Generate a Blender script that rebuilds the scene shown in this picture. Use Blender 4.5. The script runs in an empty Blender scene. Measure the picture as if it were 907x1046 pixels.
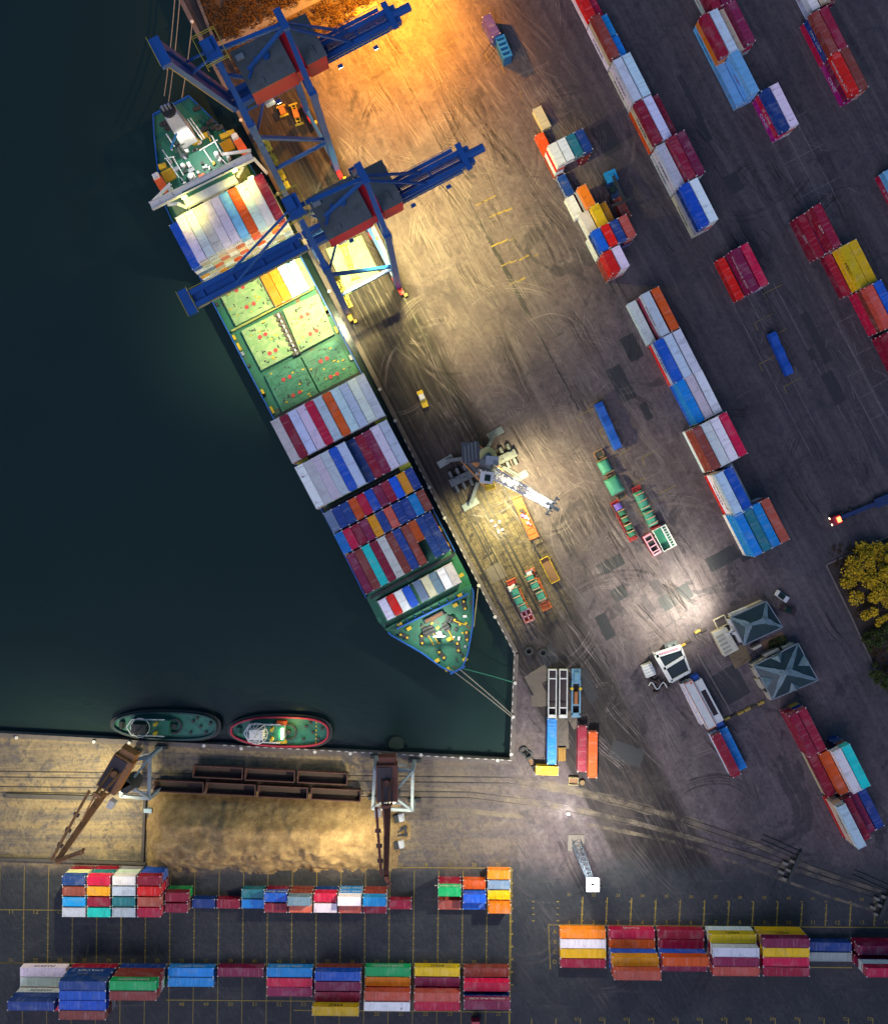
import bpy, bmesh, math, random
from mathutils import Vector, Matrix, noise as mnoise
R = math.radians
rng = random.Random(7)
scene = bpy.context.scene
COL = scene.collection
S, HC = 3.78, 275.0           # ground pixels per metre of the survey sheet, flying height in metres

def P(px, py, h=0.0):
    k = (HC - h) / HC / S
    return Vector(((px - 453.5) * k, -(py - 523) * k, h))

def G(px, py, h=0.0):
    """ground-grid position (no height correction) lifted to h"""
    return Vector(((px - 453.5) / S, -(py - 523) / S, h))

# ------------------------------------------------------------------ materials
class NT:
    def __init__(s, name):
        s.m = bpy.data.materials.new(name); s.m.use_nodes = True
        s.t = s.m.node_tree; s.n = s.t.nodes; s.l = s.t.links
        s.b = s.n['Principled BSDF']
    def add(s, typ, **kw):
        n = s.n.new(typ)
        for k, v in kw.items(): setattr(n, k, v)
        return n
    def put(s, sock, v):
        if hasattr(v, 'is_output'): s.l.new(v, sock)
        elif isinstance(v, (tuple, list)) and len(v) == 3 and sock.type == 'RGBA': sock.default_value = (*v, 1)
        else: sock.default_value = v
    def pos(s): 
        return s.add('ShaderNodeNewGeometry').outputs['Position']
    def obj(s):
        return s.add('ShaderNodeTexCoord').outputs['Object']
    def mapping(s, vec, loc=(0,0,0), rot=(0,0,0), sc=(1,1,1)):
        n = s.add('ShaderNodeMapping'); s.put(n.inputs[0], vec)
        n.inputs[1].default_value = loc; n.inputs[2].default_value = rot; n.inputs[3].default_value = sc
        return n.outputs[0]
    def noise(s, vec, scale, detail=4, rough=.55, dist=0.0, col=False):
        n = s.add('ShaderNodeTexNoise'); s.put(n.inputs['Vector'], vec)
        n.inputs['Scale'].default_value = scale; n.inputs['Detail'].default_value = detail
        n.inputs['Roughness'].default_value = rough; n.inputs['Distortion'].default_value = dist
        return n.outputs[1 if col else 0]
    def ramp(s, fac, a, b):
        """smooth step of fac from a to b -> 0..1"""
        n = s.add('ShaderNodeMapRange'); n.interpolation_type = 'SMOOTHSTEP'; n.clamp = True
        s.put(n.inputs[0], fac); n.inputs[1].default_value = a; n.inputs[2].default_value = b
        return n.outputs[0]
    def math(s, op, a, b=0.0, c=0.0):
        n = s.add('ShaderNodeMath', operation=op); s.put(n.inputs[0], a); s.put(n.inputs[1], b); s.put(n.inputs[2], c)
        return n.outputs[0]
    def mix(s, fac, a, b, mode='MIX'):
        n = s.add('ShaderNodeMix', data_type='RGBA', blend_type=mode)
        s.put(n.inputs[0], fac); s.put(n.inputs[6], a); s.put(n.inputs[7], b)
        return n.outputs[2]
    def dot(s, vec, d, off=0.0):
        n = s.add('ShaderNodeVectorMath', operation='DOT_PRODUCT'); s.put(n.inputs[0], vec); n.inputs[1].default_value = d
        return s.math('ADD', n.outputs['Value'], off)
    def bump(s, h, strength=.3, dist=.05):
        n = s.add('ShaderNodeBump'); s.put(n.inputs['Height'], h)
        n.inputs['Strength'].default_value = strength; n.inputs['Distance'].default_value = dist
        s.l.new(n.outputs[0], s.b.inputs['Normal'])
    def done(s, col, rough=.7, metal=0.0, spec=.5):
        s.put(s.b.inputs['Base Color'], col); s.put(s.b.inputs['Roughness'], rough); s.b.inputs['Metallic'].default_value = metal
        s.b.inputs['Specular IOR Level'].default_value = spec
        return s.m

_mats = {}
def paint(name, c, rough=.55, metal=0.0, dirt=.45, scale=.6, rust=0.0):
    """weathered paint: colour broken up by dirt, optional rust blooms"""
    if name in _mats: return _mats[name]
    t = NT(name); v = t.obj()
    a = t.noise(v, scale, 6, .65)
    b = t.noise(v, scale * 7, 3, .6)
    f = t.math('MULTIPLY', t.ramp(a, .42, .72), dirt)
    col = t.mix(f, c, tuple(x * .45 + .02 for x in c))
    col = t.mix(t.math('MULTIPLY', t.ramp(b, .5, .75), dirt * .5), col, tuple(min(1, x * 1.25 + .02) for x in c))
    if rust:
        r = t.noise(v, scale * 2.3, 6, .7)
        col = t.mix(t.ramp(r, .62 - rust * .2, .72 - rust * .2), col, (.13, .055, .03))
    t.bump(b, .15, .03)
    _mats[name] = t.done(col, rough, metal)
    return _mats[name]

def glow(name, c, strength):
    if name in _mats: return _mats[name]
    t = NT(name)
    t.b.inputs['Emission Color'].default_value = (*c, 1); t.b.inputs['Emission Strength'].default_value = strength
    _mats[name] = t.done(c, .4)
    return _mats[name]

# ------------------------------------------------------------------ mesh builder
class MB:
    def __init__(s): s.v = []; s.f = []; s.mi = []
    def poly(s, pts, mi=0):
        i = len(s.v); s.v += [tuple(p) for p in pts]; s.f.append(tuple(range(i, i + len(pts)))); s.mi.append(mi)
        return s
    def hexa(s, p, mi=0):
        i = len(s.v); s.v += [tuple(q) for q in p]
        for f in ((0,3,2,1),(4,5,6,7),(0,1,5,4),(1,2,6,5),(2,3,7,6),(3,0,4,7)):
            s.f.append(tuple(i + k for k in f)); s.mi.append(mi)
        return s
    def box(s, c, d, rz=0.0, mi=0, taper=1.0):
        cx, cy, cz = c; hx, hy, hz = d[0]/2, d[1]/2, d[2]/2
        ca, sa = math.cos(rz), math.sin(rz); pts = []
        for z, k in ((-hz, 1.0), (hz, taper)):
            for x, y in ((-hx,-hy),(hx,-hy),(hx,hy),(-hx,hy)):
                x *= k; y *= k
                pts.append((cx + x*ca - y*sa, cy + x*sa + y*ca, cz + z))
        return s.hexa(pts, mi)
    def bar(s, a, b, w, h=None, mi=0, w2=None, h2=None):
        """square tube from a to b; h is its height, w its width"""
        a, b = Vector(a), Vector(b); h = h or w; w2 = w2 or w; h2 = h2 or h
        d = (b - a).normalized(); up = Vector((0,0,1))
        if abs(d.z) > .97: up = Vector((0,1,0))
        x = d.cross(up).normalized(); y = x.cross(d).normalized()
        q = []
        for p, ww, hh in ((a, w, h), (b, w2, h2)):
            for sx, sy in ((-1,-1),(1,-1),(1,1),(-1,1)):
                q.append(p + x*sx*ww/2 + y*sy*hh/2)
        return s.hexa(q, mi)
    def cyl(s, a, b, r, n=10, mi=0, r2=None):
        a, b = Vector(a), Vector(b); r2 = r if r2 is None else r2
        d = (b - a).normalized(); up = Vector((0,0,1))
        if abs(d.z) > .97: up = Vector((0,1,0))
        x = d.cross(up).normalized(); y = x.cross(d).normalized()
        i = len(s.v)
        for p, rr in ((a, r), (b, r2)):
            for k in range(n):
                t = 2*math.pi*k/n; s.v.append(tuple(p + x*rr*math.cos(t) + y*rr*math.sin(t)))
        for k in range(n):
            s.f.append((i+k, i+(k+1)%n, i+n+(k+1)%n, i+n+k)); s.mi.append(mi)
        s.f.append(tuple(i+k for k in range(n))[::-1]); s.mi.append(mi)
        s.f.append(tuple(i+n+k for k in range(n))); s.mi.append(mi)
        return s
    def prism(s, pts, z0, z1, mi=0, mtop=None):
        """pts: list of (x,y); vertical walls and lids"""
        n = len(pts); i = len(s.v)
        s.v += [(p[0], p[1], z0) for p in pts] + [(p[0], p[1], z1) for p in pts]
        for k in range(n):
            s.f.append((i+k, i+(k+1)%n, i+n+(k+1)%n, i+n+k)); s.mi.append(mi)
        s.f.append(tuple(i+n+k for k in range(n))); s.mi.append(mi if mtop is None else mtop)
        s.f.append(tuple(i+k for k in range(n))[::-1]); s.mi.append(mi)
        return s
    def tube(s, pts, r, n=6, mi=0):
        for a, b in zip(pts[:-1], pts[1:]): s.cyl(a, b, r, n, mi)
        return s
    def mesh(s, name, mats):
        me = bpy.data.meshes.new(name); me.from_pydata(s.v, [], s.f)
        for m in (mats if isinstance(mats, (list, tuple)) else [mats]): me.materials.append(m)
        for p, k in zip(me.polygons, s.mi): p.material_index = k
        bm = bmesh.new(); bm.from_mesh(me); bmesh.ops.recalc_face_normals(bm, faces=bm.faces); bm.to_mesh(me); bm.free()
        me.update(); return me
    def build(s, name, mats, parent=None, loc=(0,0,0), rz=0.0, smooth=False):
        me = s.mesh(name, mats); o = bpy.data.objects.new(name, me); COL.objects.link(o)
        o.location = loc; o.rotation_euler = (0, 0, rz)
        if parent is not None: o.parent = parent
        if smooth:
            for p in me.polygons: p.use_smooth = True
        return o

def tag(o, label=None, cat=None, group=None, kind=None):
    if label: o['label'] = label
    if cat: o['category'] = cat
    if group: o['group'] = group
    if kind: o['kind'] = kind
    return o
def thing(name, label, cat, loc, rz=0.0, group=None):
    o = bpy.data.objects.new(name, None); COL.objects.link(o); o.location = loc; o.rotation_euler = (0, 0, rz)
    o.empty_display_size = .5
    return tag(o, label, cat, group)
def copy_tree(o, loc, rz=None, label=None):
    c = o.copy(); COL.objects.link(c); c.location = loc
    if rz is not None: c.rotation_euler = (0, 0, rz)
    if label: c['label'] = label
    kids = [k for k in bpy.data.objects if k.parent == o]
    for k in kids:
        d = k.copy(); COL.objects.link(d); d.parent = c
        for g in [q for q in bpy.data.objects if q.parent == k]:
            e = g.copy(); COL.objects.link(e); e.parent = d
    return c
_txt = {}
def text_mesh(s, size=1.0):
    """flat lettering outline as mesh, centred"""
    key = (s, size)
    if key not in _txt:
        cu = bpy.data.curves.new('lettering', 'FONT'); cu.body = s; cu.size = size; cu.align_x = 'CENTER'; cu.align_y = 'CENTER'
        cu.extrude = .01; cu.resolution_u = 2
        ob = bpy.data.objects.new('tmp', cu); COL.objects.link(ob)
        dg = bpy.context.evaluated_depsgraph_get()
        me = bpy.data.meshes.new_from_object(ob.evaluated_get(dg)); me.name = 'lettering'
        bpy.data.objects.remove(ob); bpy.data.curves.remove(cu)
        _txt[key] = me
    return _txt[key]
ORD = ['first','second','third','fourth','fifth','sixth','seventh','eighth','ninth','tenth','eleventh','twelfth','thirteenth','fourteenth','fifteenth','sixteenth','seventeenth','eighteenth','nineteenth','twentieth']

def wheels(par, xs, y0, y1, r, mat=None, n=10):
    """one mesh per wheel"""
    me = MB().cyl((0, -(y1 - y0)/2, 0), (0, (y1 - y0)/2, 0), r, n).mesh('wheel', mat or M_dark)
    for x in xs:
        for sg in (-1, 1):
            o = bpy.data.objects.new('wheel', me); COL.objects.link(o); o.parent = par; o.location = (x, sg*(y0 + y1)/2, r)
WARM = (1, .84, .30); SOD = (1, .37, .012); COOL = (1, .95, .80); YELW = (1, .86, .14)
SKY = .15; SUN = .66; EXPO = 0.95; JIB = 75
# name, position px,py,height, target px,py, kW, colour, cone, blend, radius
LAMPS = [
 ('sodium_lamp', 401, -42, 26, 390, 30, 230, SOD, 155, 1.0, 1.0),
 ('gantry_lamp', 345, 240, 44, 395, 268, 170, WARM, 105, 1.0, 1.0),
 ('gantry_lamp', 400, 225, 45, 428, 258, 185, WARM, 118, 1.0, 1.0),
 ('gantry_lamp', 300, 265, 44, 288, 312, 165, (1, .97, .58), 82, 1.0, 1.0),
 ('raised_gantry_lamp', 350, 75, 45, 385, 100, 34, (1, .42, .08), 130, 1.0, 1.0),
 ('mobile_crane_lamp', 525, 488, 17, 556, 520, 64, (1, .86, .42), 155, 1.0, 1.0),
 ('mobile_crane_lamp', 508, 515, 14, 512, 560, 28, (1, .92, .42), 150, 1.0, 1.0),
 ('mast_lamp', 590, 868, 30, 560, 840, 55, COOL, 165, 1.0, 1.0),
 ('track_lamp', 579, 829, 2.6, 579, 830, .6, COOL, 170, 1.0, .3),
 ('house_lamp', 727, 622, 7, 706, 622, 3, (1, .96, .74), 165, 1.0, .6),
 ('house_lamp', 722, 625, 14, 655, 600, 30, (1, .96, .74), 165, 1.0, .6),
 ('jib_crane_lamp', 88, 832, 27, 60, 838, 85, (1, .90, .52), 150, 1.0, 1.0),
 ('jib_crane_lamp', 396, 889, 27, 240, 846, 36, (1, .88, .58), 125, 1.0, 1.0),  # added below the jib tip to rake light across the sand
 ('jib_crane_lamp', 400, 820, 22, 440, 830, 12, (1, .92, .62), 150, 1.0, 1.0),
 ('bow_lamp', 448.5, 645, 14, 440, 650, 4.5, COOL, 160, 1.0, .4),
 ('bridge_lamp', 192, 214, 23, 203, 236, 1.7, YELW, 150, 1.0, .4),
 ('bridge_lamp', 245, 187, 23, 257, 210, 1.7, YELW, 150, 1.0, .4),
 ('poop_lamp', 200, 150, 24, 205, 165, 4, COOL, 150, 1.0, .4),
 ('tug_lamp', 298, 742, 5, 305, 744, .45, YELW, 160, 1.0, .3),
]
# ================================================================== SETTING
DIMG = (.463, .886)      # along the quay on the survey sheet (towards the ship's bow)
NW3 = (.886, .463, 0)    # inland normal of the quay, world axes
DW3 = (.463, -.886, 0)
QOFF = -(.886 * P(389, 398).x + .463 * P(389, 398).y) + .6    # distance inland from the quay face
# the basin
EDGE = [(183 - 1000*.511, -1000), (182, -1), (387, 399), (505, 629.5), (525, 668), (520.5, 776), (0, 748.5), (-1500, 668)]
def ground_material():
    t = NT('yard_ground'); p = t.pos()
    qn = t.dot(p, NW3, QOFF)
    along = t.mapping(p, rot=(0, 0, R(62.6)))         # x runs along the quay
    big = t.noise(p, .018, 3, .5); mid = t.noise(p, .075, 5, .6, .6); fine = t.noise(p, .9, 4, .7)
    streak = t.noise(t.mapping(along, sc=(.012, .42, 1)), 1.0, 5, .65)
    streak2 = t.noise(t.mapping(along, sc=(.05, 1.7, 1)), 1.0, 4, .7)
    base = t.mix(t.ramp(big, .35, .65), (.104, .080, .090), (.140, .110, .117))
    base = t.mix(t.math('MULTIPLY', t.ramp(mid, .45, .68), .75), base, (.078, .066, .076))
    base = t.mix(t.math('MULTIPLY', t.ramp(streak, .45, .7), .6), base, (.18, .15, .155))
    base = t.mix(t.math('MULTIPLY', t.ramp(streak2, .52, .72), .55), base, (.066, .056, .063))
    # dust drifts and old pours of tarmac
    v1 = t.noise(p, .11, 6, .68, 1.6); v2 = t.noise(p, .34, 5, .7, .9)
    base = t.mix(t.math('MULTIPLY', t.ramp(v1, .53, .66), .55), base, (.20, .168, .168))
    base = t.mix(t.math('MULTIPLY', t.ramp(v2, .54, .66), .55), base, (.062, .053, .060))
    base = t.mix(t.math('MULTIPLY', t.ramp(v2, .46, .36), .4), base, (.19, .16, .162))
    # oily patches
    oil = t.ramp(t.noise(p, .045, 6, .66, 1.4), .585, .62)
    base = t.mix(t.math('MULTIPLY', oil, .6), base, (.034, .034, .042))
    # large slabs: joints
    br = t.add('ShaderNodeTexBrick'); t.put(br.inputs['Vector'], along)
    br.inputs['Scale'].default_value = 1.0; br.inputs['Brick Width'].default_value = 26; br.inputs['Row Height'].default_value = 13
    br.inputs['Mortar Size'].default_value = .09; br.inputs['Mortar Smooth'].default_value = .5
    br.inputs['Color1'].default_value = (.92, .92, .94, 1); br.inputs['Color2'].default_value = (1.05, 1.02, 1, 1); br.inputs['Mortar'].default_value = (.66, .62, .6, 1)
    base = t.mix(t.math('MULTIPLY', t.ramp(t.noise(p, .02, 2), .4, .6), .8), base, t.mix(1.0, base, br.outputs[0], 'MULTIPLY'))
    # inland half is darker asphalt
    inl = t.ramp(t.math('ADD', qn, t.math('MULTIPLY', mid, 22)), 74, 100)
    base = t.mix(t.math('MULTIPLY', inl, .8), base, t.mix(t.ramp(streak, .4, .66), (.058, .052, .062), (.104, .090, .098)))
    base = t.mix(t.math('MULTIPLY', t.math('MULTIPLY', inl, t.ramp(v1, .50, .64)), .6), base, (.040, .040, .052))
    base = t.mix(t.math('MULTIPLY', t.math('MULTIPLY', inl, t.ramp(v2, .55, .66)), .45), base, (.115, .10, .10))
    # quay apron: trodden planks, rail bed
    ap = t.math('MULTIPLY', t.ramp(t.math('ADD', qn, t.math('MULTIPLY', mid, 3)), 24, 20), t.ramp(qn, -3, -1))
    stripes = t.noise(t.mapping(along, sc=(.008, 1.1, 1)), 1.0, 6, .75)
    apc = t.mix(t.ramp(stripes, .40, .66), (.018, .016, .019), (.056, .045, .042))
    apc = t.mix(t.math('MULTIPLY', t.ramp(mid, .5, .66), .6), apc, (.088, .072, .066))
    base = t.mix(ap, base, apc)
    # paved slabs on the apron by the mobile crane
    bp = t.add('ShaderNodeTexBrick'); t.put(bp.inputs['Vector'], along)
    bp.inputs['Scale'].default_value = 1.0; bp.inputs['Brick Width'].default_value = 2.6; bp.inputs['Row Height'].default_value = 1.5
    bp.inputs['Mortar Size'].default_value = .1; bp.inputs['Mortar Smooth'].default_value = .6; bp.inputs['Color1'].default_value = (.13, .10, .06, 1); bp.inputs['Color2'].default_value = (.20, .155, .085, 1); bp.inputs['Mortar'].default_value = (.04, .034, .03, 1)
    qd = t.dot(p, DW3)
    d0 = DW3[0]*P(470, 520).x + DW3[1]*P(470, 520).y; d1 = DW3[0]*P(545, 640).x + DW3[1]*P(545, 640).y
    sl = t.math('MULTIPLY', ap, t.math('MULTIPLY', t.ramp(t.math('ADD', qd, t.math('MULTIPLY', mid, 6)), d0 - 6, d0 + 3), t.ramp(qd, d1 + 3, d1 - 3)))
    base = t.mix(t.math('MULTIPLY', sl, t.ramp(v2, .66, .5)), base, t.mix(t.math('MULTIPLY', t.ramp(fine, .35, .7),   .45), bp.outputs[0], (.07, .055, .045)))
    # south yard: newer blue-black asphalt
    sy = t.dot(p, (0.0, -1, 0), 0)
    y0 = -P(0, 884).y
    south = t.ramp(t.math('ADD', sy, t.math('MULTIPLY', t.math('SUBTRACT', mid, .5), 14)), y0 - 4, y0 + 4)
    rx = t.dot(p, (.30, -1, 0), 0); rx0 = .30*P(700, 900).x - P(700, 900).y
    south2 = t.math('MULTIPLY', south, t.ramp(t.math('ADD', rx, t.math('MULTIPLY', t.math('SUBTRACT', mid, .5), 26)), rx0 - 30, rx0 - 8))
    south = t.math('MAXIMUM', t.math('MULTIPLY', south, t.ramp(t.dot(p, (1,0,0)), P(548, 0).x, P(520, 0).x)), south2)
    asp = t.mix(t.ramp(mid, .38, .66), (.034, .040, .048), (.056, .060, .066))
    asp = t.mix(t.math('MULTIPLY', t.ramp(t.noise(t.mapping(p, sc=(.05, .5, 1)), 1.0, 5, .7), .56, .72), .5), asp, (.10, .10, .105))
    asp = t.mix(t.math('MULTIPLY', t.ramp(v1, .56, .66), .5), asp, (.026, .03, .038))
    base = t.mix(south, base, asp)
    # rail corridor and sandy wharf in the west
    px = t.dot(p, (1, 0, 0)); 
    wy = t.math('MULTIPLY', t.ramp(t.math('ADD', sy, t.math('MULTIPLY', mid, 5)), -P(0, 748).y, -P(0, 768).y), t.ramp(t.math('ADD', sy, t.math('MULTIPLY', t.math('SUBTRACT', mid, .5), 12)), y0 + 3, y0 - 3))
    wx = t.ramp(t.math('ADD', px, t.math('MULTIPLY', mid, 40)), P(660, 0).x, P(520, 0).x)
    hs = t.noise(t.mapping(p, sc=(.02, .36, 1)), 1.0, 6, .7)
    sand = t.mix(t.ramp(hs, .38, .62), (.16, .135, .115), (.34, .25, .135))
    blot = t.noise(p, .22, 6, .7, .8)
    sand = t.mix(t.math('MULTIPLY', t.ramp(blot, .52, .64), .8), sand, (.12, .11, .12))
    sand = t.mix(t.math('MULTIPLY', t.ramp(v1, .5, .64), .6), sand, (.40, .31, .17))
    sand = t.mix(t.math('MULTIPLY', t.ramp(v2, .55, .64), .65), sand, (.085, .075, .08))
    sand = t.mix(t.math('MULTIPLY', t.ramp(px, P(412, 0).x, P(436, 0).x), .62), sand, (.12, .10, .098))
    base = t.mix(t.math('MULTIPLY', wy, wx), base, sand)
    base = t.mix(t.math('MULTIPLY', t.ramp(fine, .42, .7), .6), base, t.mix(.55, base, (.01, .008, .012)))
    fs = t.noise(t.mapping(along, sc=(.22, 2.6, 1)), 1.0, 4, .75)
    base = t.mix(t.math('MULTIPLY', t.ramp(fs, .50, .68), .45), base, t.mix(.5, base, (.02, .017, .02)))
    base = t.mix(t.math('MULTIPLY', t.ramp(fs, .46, .32), .30), base, t.mix(.4, base, (.36, .30, .29)))
    t.bump(fine, .3, .04)
    rough = t.math('MULTIPLY_ADD', mid, .35, .55)
    return t.done(base, rough, 0, .25)
GROUND = ground_material()

mb = MB()
pts = [P(*q) for q in EDGE]
outer = [(-1500, 2600), (2600, 2600), (2600, -1800), (183 - 1800*.511, -1800)]
top = [(p.x, p.y, 0) for p in pts] + [tuple(P(*q)) for q in outer]
mb.poly(top, 0)
bm_ = bmesh.new(); me_ = mb.mesh('ground', GROUND); bm_.from_mesh(me_); bmesh.ops.triangulate(bm_, faces=bm_.faces); bm_.to_mesh(me_); bm_.free()
g_ = bpy.data.objects.new('ground', me_); COL.objects.link(g_); g_['kind'] = 'structure'
conc = paint('quay_concrete', (.17, .15, .135), .8, 0, .7, .3)
mb = MB()
for a, b in zip(pts[:-1], pts[1:]):
    mb.poly([a, b, b + Vector((0,0,-9)), a + Vector((0,0,-9))])
tag(mb.build('quay_wall', conc), 'concrete quay wall dropping from the wharves into the dark basin', 'quay wall')
# water
t = NT('harbour_water'); p = t.pos()
wv = t.noise(t.mapping(p, sc=(1, 1.6, 1)), .35, 5, .6); wl = t.noise(p, .012, 3, .5)
t.bump(wv, .16, .12)
t.m.node_tree.nodes['Bump'].inputs['Strength'].default_value = .22
WATER = t.done(t.mix(t.ramp(wl, .3, .7), (.0135, .0315, .0295), (.0165, .036, .034)), .2, 0, .3)
mb = MB(); mb.poly([P(-1700, -1800, -2.6), P(700, -1800, -2.6), P(700, 900, -2.6), P(-1700, 900, -2.6)])
mb.build('water', WATER)['kind'] = 'structure'

# quay coping with white dashes, and rails
cop = paint('coping_stone', (.15, .125, .115), .8, 0, .6, .5); whitep = paint('road_white', (.5, .48, .46), .7, 0, .5, 1.5)
yelp = paint('road_yellow', (.30, .215, .03), .7, 0, .9, .5)
steel = paint('rail_steel', (.07, .06, .055), .45, .6, .6, 1.0); darkp = paint('tarred_strip', (.022, .022, .026), .75, 0, .5, .4)
def strip(mb, a, b, w, z, off=0.0, mi=0):
    a, b = Vector(a), Vector(b); d = (b - a).normalized(); n = Vector((-d.y, d.x, 0))
    a = a + n*off; b = b + n*off
    mb.poly([(a - n*w/2).to_tuple()[:2] + (z,), (b - n*w/2).to_tuple()[:2] + (z,), (b + n*w/2).to_tuple()[:2] + (z,), (a + n*w/2).to_tuple()[:2] + (z,)], mi)
mb = MB(); md = MB()
cps = [P(*q) for q in EDGE]
cps[3:5] = cps[3:5]
for k, (a, b) in enumerate(zip(cps[:-1], cps[1:])):
    d = (b - a).normalized(); n = Vector((-d.y, d.x, 0)); L = (b - a).length
    q0 = a + n*.02; mb.box(((a + b)/2 + n*.62 + Vector((0,0,.09)))[:], (L - .02*k, 1.2, .18 + .004*k), math.atan2(d.y, d.x))
    if k in (0, 1, 2, 3, 4, 5, 6):
        s0 = 0.0
        while s0 < L:
            c = a + d*s0
            if abs(c.x) < 150 and abs(c.y) < 160:
                if k == 4 or (k == 5 and c.x > -60) or (k == 3) or (k == 0) or (k == 2 and s0 > 14):
                    md.box((c + n*.12 + Vector((0,0,.15)))[:], (1.0, .26, .3), math.atan2(d.y, d.x))
            s0 += 2.2
mb.build('kerb', cop)['kind'] = 'structure'
md.build('kerb_markings', whitep)['kind'] = 'structure'

# crane rails and railway tracks: ballast-dark strips with steel rails
def quay_pt(qn_m, d_px, h=0):   # metres inland from the bollard line, sheet distance along it
    b = P(386, 398) ; base = P(386 + DIMG[0]*d_px, 398 + DIMG[1]*d_px)
    return base + Vector(NW3)*qn_m + Vector((0,0,h))
mb = MB(); dk = MB()
for q in (2.3, 17.8):
    a, b = quay_pt(q, -520), quay_pt(q, 300 if q > 5 else 322)
    strip(dk, a, b, .75, .008); mb.bar(a + Vector((0,0,.06)), b + Vector((0,0,.06)), .14, .12)
for q in (5.6, 7.1, 10.6, 12.1):
    a, b = quay_pt(q, -330), quay_pt(q, 300)
    strip(dk, a, b, .42, .008); mb.bar(a + Vector((0,0,.05)), b + Vector((0,0,.05)), .1, .1)
for (x0, y0_, x1, y1_) in ((-30, 787.4, 520, 794.1), (-30, 793.2, 520, 799.9), (-30, 803, 480, 809.1), (-30, 808.8, 480, 814.9)):
    mb.bar(P(x0, y0_, .05), P(x1, y1_, .05), .1, .1); strip(dk, P(x0, y0_), P(x1, y1_), .3, .008)
def poly_rail(pts_px, off):
    prev = None
    for i in range(len(pts_px) - 1):
        a, b = P(*pts_px[i]), P(*pts_px[i+1]); d = (b - a).normalized(); n = Vector((-d.y, d.x, 0))*off
        mb.bar(a + n + Vector((0,0,.05)), b + n + Vector((0,0,.05)), .1, .1); strip(dk, a + n, b + n, .2, .008 + .004*(i % 2))
for line in ([(520, 797), (580, 806), (640, 821), (700, 838), (770, 862), (830, 888), (910, 915), (1000, 940)],
             [(480, 812), (560, 822), (640, 838), (720, 860), (800, 885), (905, 918), (1000, 950)]):
    poly_rail(line, .76); poly_rail(line, -.76)
for q in (45.5,):
    for k in range(90):
        d0_, d1_ = -300 + 4.6*k, -300 + 4.6*(k + 1); w_ = rng.choice((.22, .3, .35, .5)) + (1.0 if 210 < 4.6*k < 305 else 0)*rng.uniform(.5, 1)
        strip(dk, quay_pt(q + rng.gauss(0, .1), d0_), quay_pt(q + rng.gauss(0, .1), d1_), w_, .008 + .001*(k % 3))
mb.build('railway', steel)['kind'] = 'structure'
dk.build('rail_groove_strip', darkp)['kind'] = 'structure'

# asphalt repairs, slabs
def patch(mb, px, py, w, l, th=63, z=.012, mi=0, jag=.09):
    c = P(px, py); ca, sa = math.cos(-R(th)), math.sin(-R(th)); out = []
    cs = [(-l/2, -w/2), (l/2, -w/2), (l/2, w/2), (-l/2, w/2)]
    for (xa, ya), (xb, yb) in zip(cs, cs[1:] + cs[:1]):
        n = max(2, int(math.hypot(xb - xa, yb - ya)/.8))
        for k in range(n):
            f = k/n; q = jag*(.3 if k == 0 else 1); x, y = xa + (xb - xa)*f + rng.gauss(0, q*.6), ya + (yb - ya)*f + rng.gauss(0, q*.6); out.append((c.x + x*ca - y*sa, c.y + x*sa + y*ca, z))
    mb.poly(out, mi)
mb = MB()
for a in ((619, 142, 5.6, 8.6, 63), (749, 187, 4.2, 5.2, 63), (718, 132, 2.2, 7, 63), (705, 100, 1.5, 14, 63),
          (833, 345, 2.2, 15, 63), (851, 396, 3.4, 9, 63), (829, 362, 1.8, 3, 63), (765, 240, 2.2, 14, 63), (623, 577, 7.5, 3.2, 63), (632, 606, 4, 3.5, 63),
          (738, 570, 4, 9, -28), (772, 560, 3.5, 10, -28), (700, 690, 4, 12, 60), (745, 700, 8, 9, 60), (560, 670, 4.5, 5, 60), (600, 700, 3, 9, 66),
          (645, 355, 4, 7, 63), (634, 392, 4.4, 10, 63), (660, 420, 2, 5, 63), (618, 640, 3, 7, 63), (690, 610, 4, 9, -30), (640, 770, 5, 9, 20)):
    patch(mb, *a, z=.012 + .006*((a[0]*7 + a[1]) % 9))
mb.build('road_patch', paint('repair_asphalt', (.030, .031, .036), .7, 0, .7, .18))['kind'] = 'structure'
mb = MB()
for (px, py, w, l, th) in ((507, 585, 4.4, 4.4, 62), (548, 702, 3.4, 8, 62), (556, 716, 3.0, 7, 0), (571, 748, 5, 9, 88), (585, 735, 2.4, 5, 60), (552, 690, 5, 4, 60)):
    patch(mb, px, py, w, l, th, z=.016 + .006*(px % 7))
mb.build('pavement_slab', paint('slab_concrete', (.15, .125, .1), .8, 0, .6, .3))['kind'] = 'structure'

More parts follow.
